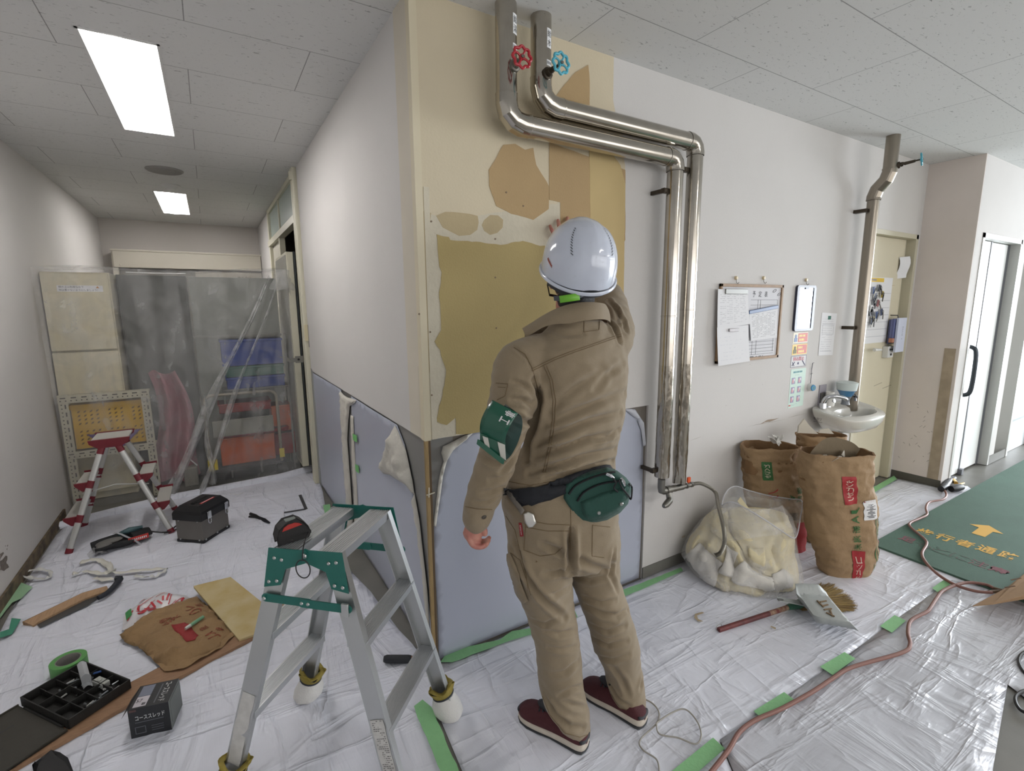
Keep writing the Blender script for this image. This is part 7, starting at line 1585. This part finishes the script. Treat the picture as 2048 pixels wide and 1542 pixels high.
if o_ is not None:
    up_t = (tr.hit(1044.5, 1071)[0]-tr.hit(1041.5, 1048)[0]).normalized(); mb.text('BURTLE WW', o_+nn*.003, up_t, nn.cross(up_t), .034, .0045, .0008)
mb.build('pocket_tag', [M('tag_red', (148, 34, 40), .6), lab_w], PS, smooth=False)
# thigh pocket
mb = MB(); tr.patch(mb, [(1007, 1108), (1022, 1106), (1034, 1135), (1050, 1180), (1058, 1200), (1048, 1206), (1030, 1180), (1014, 1145)], .006, 6)
mb.build('thigh_pocket', khaki, PS, ang=70, solid=.003)
# ---- belt, strap, clip
mb = MB()
vs, fs = fill([(1005, 974), (1030, 978), (1065, 974), (1125, 958), (1172, 941), (1216, 930), (1226, 938), (1180, 968), (1130, 984), (1100, 998), (1040, 1014), (1031, 990), (1007, 990)], 6)
o = []; last = None
for v in vs:
    a = tr.hit(v.x, v.y); b = jk.hit(v.x, v.y); cds = [q for q in (a, b) if q[0] is not None]
    if cds: q = min(cds, key=lambda q: (q[0]-V((0, 0, CH))).length); last = q
    o.append(last[0]+last[1]*.007 if last else V((0, 0, 0)))
mb.add(o, [f[::-1] for f in fs]).build('belt', M('belt_black', (22, 24, 30), .8, bump=.1, bscale=200), PS, ang=80, solid=.002)
mb = MB(); tr.patch(mb, [(1016, 982), (1026, 979), (1036, 996), (1052, 1020), (1046, 1028), (1036, 1012)], .012, 4); mb.build('strap', M('strap_grey', (118, 112, 104), .8), PS, ang=70, solid=.002)
mb = MB(); tr.patch(mb, [(1050, 1026), (1058, 1022), (1068, 1026), (1073, 1042), (1068, 1050), (1060, 1051), (1053, 1040)], .012, 3); mb.build('clip', M('clip_silver', (206, 204, 198), .3, .6), PS, ang=70, solid=.005)
# ---- waist pouch
bd_ = PD-.105
po = [(1122, 972), (1132, 960), (1150, 950), (1180, 942), (1214, 934), (1234, 941), (1252, 955), (1264, 970), (1262, 985), (1256, 1008), (1240, 1026), (1215, 1040), (1188, 1049), (1162, 1048), (1144, 1036), (1132, 1018), (1122, 998)]
pg = M('pouch_green', (30, 72, 62), .8, bump=.15, bscale=300, var=.1, vscale=20, sheen=.1)
WP = thing('waist_pouch', '', '', (0, 0, 0)); bpy.data.objects.remove(WP)
def ph(x, y):
    d = edist((x, y), po)
    h = .078*min(1, d/26)**.55
    return h
def pP(x, y, o_=0.): return J(x, y, bd_-ph(x, y)-o_)
mb = MB(); vs, fs = fill(po, 4.5); mb.add([pP(v.x, v.y) for v in vs], [f[::-1] for f in fs])
n0 = len(po); bp2 = []
for i in range(n0):
    a = po[i]; b = po[(i+1) % n0]; 
    for k in range(4): bp2.append((a[0]+(b[0]-a[0])*k/4, a[1]+(b[1]-a[1])*k/4))
m_ = len(bp2); mb.add([J(x, y, bd_) for x, y in bp2]+[J(x, y, bd_+.05) for x, y in bp2], [(i, i+m_, (i+1) % m_+m_, (i+1) % m_) for i in range(m_)])
pouch_o = mb.build('waist_pouch', pg, PS, ang=60); pouch_o['label'] = 'dark green waist pouch with black zips'
fp = [(1160, 1004), (1205, 985), (1252, 974), (1254, 996), (1240, 1018), (1212, 1034), (1178, 1041), (1166, 1030)]
mb = MB(); vs, fs = fill(fp, 5); mb.add([pP(v.x, v.y, .012*min(1, edist((v.x, v.y), fp)/5)) for v in vs], [f[::-1] for f in fs]); mb.build('front_pocket', pg, pouch_o, ang=60)
zb = M('zip_black', (16, 18, 22), .6)
for l in ([(1138, 988), (1150, 972), (1172, 960), (1200, 950), (1228, 944)], [(1155, 1002), (1166, 986), (1186, 974), (1210, 966), (1240, 962)]):
    C2 = cat([V((x, y, 0)) for x, y in l], 6); MB().tube([pP(p.x, p.y, .002) for p in C2], .0065, 8, flat=.5).build('zip', zb, pouch_o)
for l in ([(1212, 948), (1222, 952), (1228, 956)], [(1242, 956), (1247, 964), (1250, 972)]): MB().tube([pP(x, y, .01) for x, y in l], [.004, .0055, .003], 8).build('zip_pull', fc, pouch_o)
for l in ([(1226, 956), (1232, 966), (1228, 976), (1236, 984)], [(1238, 960), (1244, 975), (1256, 990), (1262, 998), (1264, 975), (1258, 968)]): MB().tube([pP(x, y, .014) for x, y in cat([V((a, b, 0)) for a, b in l], 4) for x, y in [(0, 0)]] if 0 else [pP(p.x, p.y, .014) for p in cat([V((a, b, 0)) for a, b in l], 5)], .0028, 6).build('cord', zb, pouch_o)
for x, y in ((1198, 1026), (1243, 1008)): q = pP(x, y, .012); MB().lathe([(0, .003), (.0045, .0025), (.006, 0)], 14, Matrix.Translation(q) @ (-HV).to_track_quat('Z', 'Y').to_matrix().to_4x4()).build('snap', rivet, pouch_o)
# ---- arm band
ag = M('armband_green', (16, 82, 62), .28, coat=.3); agi = M('armband_inside', (14, 44, 38), .5)
rl = [(1036, 827), (1028, 838), (1021, 850), (1015, 862), (1011, 875), (1010, 888)]
ab = PD-.262
def bandp(i, v):
    x, y = rl[i]; t_ = i/(len(rl)-1); L0 = (985, 800), (976, 812), (969, 824), (963, 838), (960, 852), (960, 868)
    xl, yl = L0[i]; return J(xl+(x-xl)*v, yl+(y-yl)*v, ab+.020*(1-v)-.034*math.sin(math.pi*(.1+.8*t_))*(.5+.5*v))
C3_ = [cat([bandp(i, v/6) for i in range(len(rl))], 4) for v in range(7)]
nI = len(C3_[0]); mb = MB(); mb.add([p for r in C3_ for p in r], [(j*nI+i, (j+1)*nI+i, (j+1)*nI+i+1, j*nI+i+1) for j in range(6) for i in range(nI-1)])
# far side of the loose loop, seen through its right opening
mb.mat(1); OB = cat([J(x, y, ab+d_) for x, y, d_ in ((1036, 827, 0), (1043, 834, .012), (1045, 850, .028), (1041, 870, .036), (1032, 893, .034), (1021, 912, .02), (1011, 921, 0))], 4)
IB = [C3_[3][round(k*(nI-1)/(len(OB)-1))]+HV*.032 for k in range(len(OB))]
mb.add(OB+IB, [(k, k+1, k+1+len(OB), k+len(OB)) for k in range(len(OB)-1)])
ao = mb.build('armband', [ag, agi], PS, ang=60, solid=.0014)
mb = MB()
def bpt(u, w_):      # u along extrusion 0 right .. 1 left, w_ along the loop
    f = w_*(nI-1); i = min(int(f), nI-2); t = f-i; g = (1-u)*6; j = min(int(g), 5); s_ = g-j
    return C3_[j][i].lerp(C3_[j][i+1], t).lerp(C3_[j+1][i].lerp(C3_[j+1][i+1], t), s_)
nB = -HV
def tb(a, b, cu, cw, su, sw): return bpt(cu+a*su, cw+b*sw)+nB*.0025
mb.text('工', 0, 0, 0, 0, 0, bold=.02, fn=lambda a, b: tb(b, a, .26, .36, -.34, .17)); mb.text('事', 0, 0, 0, 0, 0, bold=.01, fn=lambda a, b: tb(b, a, .22, .13, -.36, .16))
mb.build('armband_lettering', lab_w, ao, smooth=False)
P_ = [J(955, 879, ab-.004), J(960, 881, ab-.004), J(1009, 921, ab-.014), J(1007, 929, ab-.014), J(1001, 926, ab-.014), J(953, 888, ab-.004)]
MB().prism(P_, HV*.004).prism([J(960, 866, ab+.006), J(1011, 886, ab+.004), J(1012, 923, ab+.002), J(960, 886, ab+.004)], HV*.003).build('armband_flap', ag, ao, smooth=False)
for q in ([(965, 872), (976, 876), (980, 899), (970, 891)], [(995, 884), (1010, 890), (1012, 921), (1001, 913)]): MB().prism([J(x, y, ab-.003) for x, y in q], HV*.003).build('fastener', M('velcro_white', (190, 188, 180), .8), ao, smooth=False)
# ---- shoes
srd = M('shoe_red', (74, 28, 34), .8, bump=.4, bscale=300); sbk = M('shoe_black', (34, 34, 40), .6, bump=.1, bscale=200); sso = M('shoe_sole', (200, 190, 176), .6, var=.12, vscale=30); sou = M('outsole', (60, 62, 66), .7)
for toe, heel, lab in ((F(1040, 1424), F(1174, 1500), 'left'), (F(1166, 1374), F(1290, 1452), 'right')):
    toe.z = heel.z = 0; ax = (toe-heel); L = ax.length; ax.normalize(); sd_ = V((ax.y, -ax.x, 0)); Msh = Matrix(((sd_.x, ax.x, 0, heel.x), (sd_.y, ax.y, 0, heel.y), (0, 0, 1, 0), (0, 0, 0, 1)))
    pf_ = [(0, .012), (.02, .030), (.08, .036), (.2, .036), (.45, .036), (.62, .044), (.78, .047), (.9, .040), (.97, .024), (1, .008)]
    tops = [.042, .048, .056, .075, .095, .082, .066, .054, .042, .030]
    def sec(i, h0, h1, k=1., drop=0): 
        t_, w_ = pf_[i]; rings = []
        for g in [2*math.pi*q/24 for q in range(24)]:
            c, s_ = math.cos(g), math.sin(g); f = (abs(c)**3+abs(s_)**3)**(-1/3); rings.append(V((w_*k*c*f*(1-.35*max(0, s_)*(h1 > .06)), t_*L, (h0+h1)/2+(h1-h0)/2*s_*f)))
        return rings
    sh_ = thing('shoe', '', '', (0, 0, 0)); bpy.data.objects.remove(sh_)
    mb = MB(Msh).loft([sec(i, .012, tops[i]) for i in range(10)]); so = mb.build('shoe', srd, PS, sub=1, ang=80); so['label'] = lab+' dark red running shoe with a white sole'
    MB(Msh).loft([sec(i, .004, .034+.010*(i < 4)-.004*(i > 6), 1.09) for i in range(10)]).build('sole', sso, so, sub=1, ang=80)
    MB(Msh).loft([sec(i, -.0, .008, 1.05) for i in range(10)]).build('outsole', sou, so)
    MB(Msh).loft([[p+V((0, .004, 0)) for p in sec(i, .030, tops[i]*.86, 1.045)] for i in (7, 8, 9)]).build('toe_cap', sbk, so, sub=1, ang=80)
    MB(Msh).loft([[p-V((0, .003, 0)) for p in sec(i, .038, tops[i]*.92, 1.05)] for i in (0, 1, 2)]).build('heel_counter', sbk, so, sub=1, ang=80)
    mb = MB(Msh)
    for k in range(6): t_ = .42+k*.055; mb.tube([(-.024, t_*L, .106-.05*(k/6)), (0, t_*L+.006, .113-.055*(k/6)), (.024, t_*L, .106-.05*(k/6))], .0042, 6)
    mb.ell((0, .55*L, .088), (.022, .045, .014), 14, 8).tube([(-.01, .46*L, .118), (-.035, .48*L, .112), (-.03, .50*L, .108)], .003, 6).build('laces', sbk, so)
# ================================================================ far part of the corridor
glz = M('transom_glass', (168, 180, 174), .25, spec=.6); crm = M('cream_frame', (206, 202, 182), .45)
mb = MB().prof((.652, 4.262, 0), (.652, 4.262, CZ), rr(.030, .05, .008, 3), (1, 0, 0)).prof((.652, 4.325, 0), (.652, 4.325, CZ), rr(.030, .045, .008, 3), (1, 0, 0)).box(.66, .78, 4.235, 4.36, 0, CZ)
mb.cyl((.648, 4.27, 2.44), (.648, 4.27, 2.50), .03, n=14)
struct(mb.build('trim_3', crm, ang=40))
mb = MB().box(.64, .70, 4.35, 6.28, 2.14, 2.20).box(.655, .70, 4.35, 6.28, 2.49, CZ).box(.65, .70, 6.2, 6.28, 0, CZ).box(.65, .70, 5.36, 5.42, 0, 2.14).box(.66, .70, 5.38, 5.40, 2.2, 2.5).box(.655, .70, 6.28, 6.36, 0, 1.75)
struct(mb.build('trim_4', crm, smooth=False, bevel=.002))
dr = thing('window_3', 'transom', 'window', (.69, 5.3, 2.2)); dr['kind'] = 'structure'
MB().box(.675, .68, 4.35, 6.2, 2.2, 2.49).build('pane', glz, dr, smooth=False)
struct(MB().box(.68, .70, 5.42, 6.2, -.02, 2.14).build('wall_panel', M('panel_paint', (190, 186, 172), .6), smooth=False))
struct(MB().box(1.05, 1.10, 4.0, 6.4, -.02, CZ).box(.7, 1.1, 4.20, 4.23, -.02, CZ).box(.7, 1.1, 6.36, 6.4, -.02, CZ).build('wall_leak_stop', M('dim_room', (150, 144, 132), .8), smooth=False, org=(0, 0, 0)))  # grey wall for the dark room beyond, added to stop sky light leaking in
struct(MB().box(LWX-T-.02, LWX-.02, 7.5, 7.8, -.02, CZ).build('wall_corner', wallc, smooth=False))
# open door leaf with its latch
dr = thing('door_4', 'open cream door leaf', 'door', (.61, 4.85, .1)); dr['kind'] = 'structure'
mb = MB().box(.585, .637, 4.50, 5.22, .085, 1.925); mb.mat(1).box(.578, .586, 4.52, 5.20, .12, 1.90)
mb.build('door_leaf', [crm, M('leaf_face', (160, 158, 148), .5, var=.08, vscale=3)], dr, bevel=.002)
MB().box(.641, .655, 4.505, 4.53, .085, 1.93).build('gap_shade', M('gap_shade_dark', (62, 66, 66), .7), dr, smooth=False)  # dark strip painted as the shade in the gap behind the leaf
mb = MB(); mb.cb((.655, 4.235, 1.27), (.03, .03, .13)); mb.mat(1).cb((.672, 4.222, 1.245), (.012, .035, .18)); mb.build('strike_plate', [M('cream_metal', (206, 196, 162), .4), iron], dr, bevel=.002)
t = thing('door_catch', 'grey metal catch bracket holding the open cream door leaf', 'door catch', (.60, 4.45, 1.04))
mb = MB().box(.575, .665, 4.36, 4.372, 1.02, 1.075).box(.655, .668, 4.25, 4.372, 1.02, 1.075).box(.53, .58, 4.35, 4.378, 1.028, 1.062).prism([V((.53, 4.35, 1.03)), V((.505, 4.35, 1.045)), V((.51, 4.35, 1.072)), V((.53, 4.35, 1.06))], (0, .02, 0))
mb.mat(1).cyl((.60, 4.352, 1.048), (.60, 4.36, 1.048), .009, n=12).cyl((.645, 4.352, 1.062), (.645, 4.36, 1.062), .005, n=8).cyl((.645, 4.352, 1.034), (.645, 4.36, 1.034), .005, n=8)
mb.build('bracket', [iron, ink], t, bevel=.001)
# sliding door unit on the end wall
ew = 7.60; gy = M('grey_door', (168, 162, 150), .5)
t = thing('door_5', 'sliding door with header box', 'door', (-.12, ew, 0)); t['kind'] = 'structure'
mb = MB().box(-.90, .66, ew-.10, ew+.06, 1.955, 2.155).box(-.92, .68, ew-.11, ew-.10, 2.145, 2.165).cyl((-.84, ew-.104, 1.985), (-.84, ew-.10, 1.985), .01, n=8).cyl((.60, ew-.104, 1.985), (.60, ew-.10, 1.985), .01, n=8)
mb.build('header_box', M('header_cream', (200, 194, 180), .5), t, smooth=False, bevel=.003)
MB().box(-.915, -.865, ew-.085, ew+.05, 0, 2.14).build('side_post', MATS['header_cream'], t, smooth=False)
MB().box(-.10, .66, ew-.06, ew-.02, 0, 1.93).build('sliding_panel', gy, t, smooth=False, bevel=.002)
MB().box(-.86, -.10, ew-.01, ew+.03, 0, 1.93).build('gap_panel', M('grey_door_shaded', (128, 124, 116), .5), t, smooth=False)  # darker grey stands in for the shade of the gap beside the sliding panel
mb = MB(); mb.text('サニタリー', (.47, ew-.06, 1.86), XW, ZW, .20, .04, .001); mb.build('door_lettering', ink, t, smooth=False)
MB().tube([(-.80, ew-.08, 1.90), (-.5, ew-.09, 1.895), (-.2, ew-.08, 1.90)], .006, 8).build('pull_cord', lab_w, t)
# beige locker
cbg = M('locker_beige', (206, 198, 170), .5, var=.04, vscale=3); ly = 4.81
t = thing('steel_locker', 'tall beige steel locker with a white warning sticker under the plastic', 'locker', (-.80, ly+.2, 0))
MB().box(-1.008, -.615, ly+.02, ly+.40, 0, 1.742).build('locker_body', cbg, t, bevel=.004)
MB().box(-1.004, -.622, ly-.012, ly-.001, 1.17, 1.732).build('upper_door', cbg, t, bevel=.003)
MB().box(-1.004, -.622, ly-.012, ly-.001, .06, 1.155).build('lower_door', cbg, t, bevel=.003)
mb = MB().box(-.92, -.66, ly-.0135, ly-.012, 1.60, 1.645); mb.mat(1)
mb.text('棚の上は危険なので', (-.84, ly-.0135, 1.634), XW, ZW, .14, .015, .0008); mb.text('物は置かないようにしましょう！', (-.80, ly-.0135, 1.612), XW, ZW, .22, .015, .0008)
mb.mat(2).add([V((-.70, ly-.0145, 1.626)), V((-.68, ly-.0145, 1.626)), V((-.69, ly-.0145, 1.642))], [(0, 1, 2)])
mb.build('sticker', [paper, ink, M('tri_orange', (196, 130, 60), .6)], t, smooth=False)
# slotted angle shelf with crate
sa = M('slotted_cream', (186, 180, 158), .5); sh_d = M('slot_dark', (70, 66, 58), .8)
t = thing('slotted_shelf', 'cream slotted-angle shelf holding a yellow crate under the plastic', 'shelf', (-.72, 4.72, 0)); y0 = 4.66
def sbar(a, b, wv, nm='angle_bar'):
    a = V(a); b = V(b); d = (b-a); L = d.length; d.normalize(); wv = V(wv); mb = MB(); mb.prism([a, b, b+wv, a+wv], (0, .003, 0)); mb.mat(1); n = int(L/.055)
    for k in range(n):
        c = a+d*(L*(k+.5)/n)+wv*.68; e = wv.normalized()*.004; mb.prism([c-d*.015-e-V((0, .001, 0)), c+d*.015-e-V((0, .001, 0)), c+d*.015+e-V((0, .001, 0)), c-d*.015+e-V((0, .001, 0))], (0, .001, 0))
        for s_ in (-.25, .25): c2 = a+d*(L*(k+.5+s_)/n)+wv*.3; mb.prism([c2-d*.004-e-V((0, .001, 0)), c2+d*.004-e-V((0, .001, 0)), c2+d*.004+e-V((0, .001, 0)), c2-d*.004+e-V((0, .001, 0))], (0, .001, 0))
    mb.build(nm, [sa, sh_d], t, smooth=False)
for x in (-.985, -.505): sbar((x, y0, .0), (x, y0, .86), (.055, 0, 0), 'post')
for z in (.80, .38): sbar((-.985, y0-.004, z), (-.45, y0-.004, z), (0, 0, .055))
for z in (.845, .42): MB().box(-.985, -.45, y0, y0+.13, z-.012, z).build('shelf_board', sa, t, smooth=False)
ye = M('crate_yellow', (206, 164, 40), .45); yd = M('crate_hole', (120, 92, 30), .7)
mb = MB().box(-.93, -.47, y0+.05, y0+.13, .44, .76); mb.mat(1); 
for i in range(12):
    for j in range(9):
        x = -.90+i*.036; z = .47+j*.030
        if i in (4, 8) or j in (4,): continue
        mb.prism([V((x, y0+.049, z)), V((x+.014, y0+.049, z+.004)), V((x+.020, y0+.049, z+.018)), V((x+.006, y0+.049, z+.014))], (0, .001, 0))
mb.mat(0).box(-.94, -.46, y0+.04, y0+.135, .74, .775)
tag(mb.build('yellow_crate', [ye, yd], smooth=False), 'yellow plastic crate with diamond holes on the slotted shelf', 'crate')
mb = MB().lathe([(0, .38), (.04, .385), (.06, .42), (.11, .50), (.112, .505), (.105, .503), (.05, .425), (0, .40)], 30, TR((-.70, y0+.06, .04)) @ Matrix.Diagonal((1.5, .5, 1, 1))); tag(mb.build('purple_basin', M('purple_plastic', (122, 92, 170), .5)), 'pale purple plastic basin in front of the yellow crate', 'basin')
# pink cloth, dark lockers, blue boxes
pk_ = M('pink_cloth', (178, 128, 136), .9, bump=.6, bscale=14, var=.15, vscale=6)
mb = MB().grid(lambda u, v: (-.46+.26*u*(.7+.5*v)+.04*math.sin(v*5), 4.86+.05*math.sin(u*11+v*3), .96-.92*v+.02*math.sin(u*7)), 20, 24, th=.004); tag(mb.build('pink_cloth', pk_), 'pink cloth hanging beside the slotted shelf under the plastic', 'cloth')
dk = M('grey_locker', (84, 85, 79), .5, var=.08, vscale=3)
t = thing('grey_cabinet', 'dark grey steel cabinet between the beige locker and the blue boxes', 'cabinet', (-.36, 5.1, 0))
MB().box(-.60, -.135, 5.0, 5.4, 0, 1.74).build('cabinet_body', dk, t, bevel=.004); MB().box(-.59, -.145, 4.985, 4.999, .05, 1.73).build('cabinet_door', dk, t, bevel=.003)
t = thing('whiteboard', 'pale grey panel standing behind the blue boxes', 'panel', (.2, 5.0, 1.2))
MB().box(-.12, .55, 5.02, 5.05, 0, 1.735).build('panel', M('pale_panel', (138, 140, 132), .4), t, bevel=.002); MB().box(-.13, .56, 5.01, 5.06, 1.215, 1.235).build('panel_rail', iron, t, smooth=False)
b1 = M('box_blue', (34, 62, 140), .5); b2 = M('box_green', (44, 96, 84), .5)
for z0, z1, m_, lab, x0, x1 in ((.98, 1.205, b1, 'upper blue plastic box under the curtain', .06, .53), (.885, .975, b2, 'narrow dark green box between the two blue boxes', .08, .53), (.78, .88, b1, 'lower blue plastic box behind the trolley handle', .08, .53)):
    tag(MB().box(x0, x1, 4.80, 5.0, z0, z1).box(x0-.008, x1+.008, 4.792, 5.008, z1-.02, z1).build('plastic_box', m_, bevel=.004), lab, 'box', 'boxes stacked behind the trolley')
t = thing('box_stand', 'thin metal stand under the blue boxes', 'stand', (.3, 4.9, 0))
MB().tube([(.05, 4.79, 0), (.05, 4.79, .775), (.56, 4.79, .775), (.56, 4.79, 0)], .009, 8).tube([(.05, 5.0, 0), (.05, 5.0, .775), (.56, 5.0, .775), (.56, 5.0, 0)], .009, 8).tube([(.56, 4.79, .775), (.56, 4.79, 1.25)], .008, 8).build('stand_frame', M('stand_grey', (150, 150, 144), .4, .5), t)
MB().box(.05, .56, 4.79, 5.0, .765, .778).build('stand_shelf', M('stand_board', (120, 118, 110), .6), t)
t = thing('hand_trolley', 'tube-handled trolley with a grey panel under the plastic curtain', 'trolley', (.2, 4.7, 0))
ty = 4.68; MB().tube([(-.10, ty+.0, .12), (-.10, ty, .70)]+[V((-.10+.06-.06*math.cos(g), ty, .70+.06*math.sin(g))) for g in (.5, 1.0, 1.4)]+[V((.38+.06*math.sin(g), ty, .70+.06*math.cos(g))) for g in (.2, .7, 1.2)]+[(.44, ty, .70), (.44, ty, .12)], .013, 12).build('handle_frame', M('trolley_tube', (150, 142, 126), .4, .3), t)
MB().box(-.06, .40, ty+.0, ty+.02, .40, .54).build('grey_panel', M('trolley_panel', (142, 140, 128), .6), t, bevel=.004)
MB().box(-.14, .48, ty-.01, ty+.36, .10, .125).build('platform', M('trolley_black', (44, 44, 42), .6), t, bevel=.004)
for x in (-.08, .42):
    for y in (ty+.05, ty+.30): MB().cyl((x-.015, y, .05), (x+.015, y, .05), .05, n=18).build('wheel', black, t)
MB().box(.425, .465, ty-.018, ty-.012, .155, .235).build('yellow_tag', M('tag_yellow', (214, 190, 40), .5), t); MB().box(-.12, -.05, ty-.018, ty-.012, .13, .22).build('yellow_tag', MATS['tag_yellow'], t)
og = M('bin_orange', (196, 92, 36), .5); rd_ = M('bin_red', (148, 48, 44), .5)
for x0, x1, z0, z1, m_, lab, y_ in ((-.02, .40, .13, .37, og, 'lower orange bin on the trolley', ty+.06), (.0, .52, .375, .41, rd_, 'flat dark red lid on the orange bin', ty+.05), (.0, .40, .58, .66, rd_, 'dark red box behind the grey trolley panel', ty+.1), (.40, .56, .36, .60, og, 'orange bin at the right of the trolley', ty+.12), (.40, .58, .14, .34, rd_, 'dark red bin at the right of the trolley', ty+.12)):
    tag(MB().box(x0, x1, y_, y_+.26, z0, z1).box(x0-.006, x1+.006, y_-.006, y_+.266, z1-.015, z1).build('storage_bin', m_, bevel=.006), lab, 'bin', 'bins on the trolley')
t = thing('bucket', 'small pale bucket low behind the curtain left of the trolley', 'bucket', (-.25, 4.75, 0)); MB().box(-.30, -.20, 4.74, 4.84, 0, .16).build('bucket_body', M('bucket_pale', (150, 146, 136), .6), t, bevel=.01); MB().tube([(-.30, 4.79, .16), (-.25, 4.78, .23), (-.20, 4.79, .16)], .006, 8).build('bucket_handle', lab_w, t)
# plastic curtain over it all
pcm = bpy.data.materials.new('curtain_film'); pcm.use_nodes = True; nt = pcm.node_tree; N = nt.nodes; Lk = nt.links; bs = N['Principled BSDF']
bs.inputs['Base Color'].default_value = (.62, .62, .61, 1); bs.inputs['Roughness'].default_value = .3
trn = N.new('ShaderNodeBsdfTransparent'); mxs = N.new('ShaderNodeMixShader'); tc_ = N.new('ShaderNodeTexCoord')
def nz_(sc, rot, det, dist=1.):
    mp = N.new('ShaderNodeMapping'); mp.inputs['Scale'].default_value = sc; mp.inputs['Rotation'].default_value = (0, math.radians(rot), 0); Lk.new(tc_.outputs['Object'], mp.inputs[0]); n = N.new('ShaderNodeTexNoise'); n.inputs['Scale'].default_value = 1; n.inputs['Detail'].default_value = det; n.inputs['Distortion'].default_value = dist; Lk.new(mp.outputs[0], n.inputs['Vector']); return n.outputs['Fac']
n1 = nz_((5, 5, 5), 0, 5, 1.5); n2 = nz_((9, 9, 1.2), 18, 5, .6); mm_ = N.new('ShaderNodeMath'); mm_.operation = 'MULTIPLY_ADD'; Lk.new(n1, mm_.inputs[0]); mm_.inputs[1].default_value = .5; 
m4 = N.new('ShaderNodeMath'); m4.operation = 'MULTIPLY'; Lk.new(n2, m4.inputs[0]); m4.inputs[1].default_value = .5; Lk.new(m4.outputs[0], mm_.inputs[2])
rp_ = N.new('ShaderNodeMapRange'); rp_.inputs[1].default_value = .38; rp_.inputs[2].default_value = .66; rp_.inputs[3].default_value = .09; rp_.inputs[4].default_value = .40
Lk.new(mm_.outputs[0], rp_.inputs[0]); Lk.new(rp_.outputs[0], mxs.inputs[0]); Lk.new(trn.outputs[0], mxs.inputs[1]); Lk.new(bs.outputs[0], mxs.inputs[2]); Lk.new(mxs.outputs[0], N['Material Output'].inputs[0])
bp_ = N.new('ShaderNodeBump'); bp_.inputs['Strength'].default_value = 1; bp_.inputs['Distance'].default_value = .02; Lk.new(mm_.outputs[0], bp_.inputs['Height']); Lk.new(bp_.outputs[0], bs.inputs['Normal'])
FOLDS = [((535, 548), (345, 975), .045, .07), ((556, 560), (452, 960), .022, .03), ((565, 570), (520, 900), .016, .025), ((545, 552), (405, 990), .02, .03), ((575, 580), (572, 850), .016, .022), ((120, 545), (270, 650), .012, .02), ((500, 552), (470, 760), .01, .02), ((330, 985), (440, 1000), .02, .03), ((395, 790), (425, 960), .014, .02), ((250, 700), (330, 860), .01, .02)]
FP = [((lambda a: (a.x, a.z))(onp(*a, 1, 4.5)), (lambda a: (a.x, a.z))(onp(*b, 1, 4.5)), h, w_) for a, b, h, w_ in FOLDS]
def curt(u, v):
    x = -1.0+1.60*u; zt = 1.745+.018*u+.01*math.sin(u*9); z = zt*(1-v)+.012
    y = 4.60+.02*math.sin(u*23+v*2)*v+.03*math.sin(u*9-v*3)*v+.05*v*v-.012
    if u > .85: y -= .10*(u-.85)/.15*(1-v)
    x += -.10*(u-.5)*v*.4
    s = 0
    for (x0, z0), (x1, z1), h, w_ in FP:
        vx, vz = x1-x0, z1-z0; L = vx*vx+vz*vz; t = ((x-x0)*vx+(z-z0)*vz)/L
        if -.05 < t < 1.05: d = math.hypot(x-x0-t*vx, z-z0-t*vz); s += h*math.exp(-(d/(w_*(.35+.8*max(0, t))))**2)
    if x < -.42 and z < .86: y = min(y, 4.62)
    return V((x, y-s+.008*noise.noise(V((x*7, z*7, 0))), z))
mb = MB().grid(curt, 150, 130)
def tops_(u, v): p = curt(u, 0); return V((p.x, p.y+(.5)*v, p.z+.006+.01*noise.noise(V((u*9, v*4, 2)))))
mb.grid(tops_, 60, 8)
tag(mb.build('plastic_curtain', pcm, ang=80), 'translucent plastic sheet draped over the lockers, boxes and trolley across the corridor', 'plastic sheet')
pcm2 = pcm.copy(); pcm2.node_tree.nodes['Map Range'].inputs[3].default_value = .22; pcm2.node_tree.nodes['Map Range'].inputs[4].default_value = .75
# gathered bundles of the film read whiter: doubled film along the long diagonal folds
for nm, (a, b, w0, w1), lab in (('film_fold', ((538, 552), (340, 982), .02, .085), 'broad white diagonal gather of the plastic sheet'), ('film_fold', ((556, 556), (400, 985), .01, .05), 'second diagonal gather of the plastic sheet, right of the broad one'), ('film_fold', ((408, 785), (425, 965), .008, .05), 'short upright gather of the plastic sheet left of the trolley')):
    A1 = onp(*a, 1, 4.50); B1 = onp(*b, 1, 4.56); d = (B1-A1); sdv = V((d.z, 0, -d.x)).normalized()
    mb = MB().grid(lambda u, v: A1.lerp(B1, v)+sdv*((u-.5)*(w0+(w1-w0)*v)*(1+.25*math.sin(v*13)))+V((.012*math.sin(v*9), -.03-.03*math.sin(math.pi*u)*(.4+v)+.006*math.sin(u*15+v*8), 0)), 10, 50)
    tag(mb.build(nm, pcm2, ang=80), lab, 'plastic sheet')
mb = MB(); c = onp(563, 552, 1, 4.44)
mb.grid(lambda u, v: c+V(((.10-.04*math.sin(v*4))*math.cos(2*math.pi*u)*math.sin(math.pi*(.15+.6*v)), .05*math.sin(2*math.pi*u)*math.sin(math.pi*(.15+.6*v)), .05-.16*v))+V((1, 1, 1))*.014*noise.noise(V((u*8, v*6, 3))), 24, 12)
tag(mb.build('film_knot', pcm, ang=80), 'bunched knot of plastic taped to the open door leaf', 'plastic sheet')
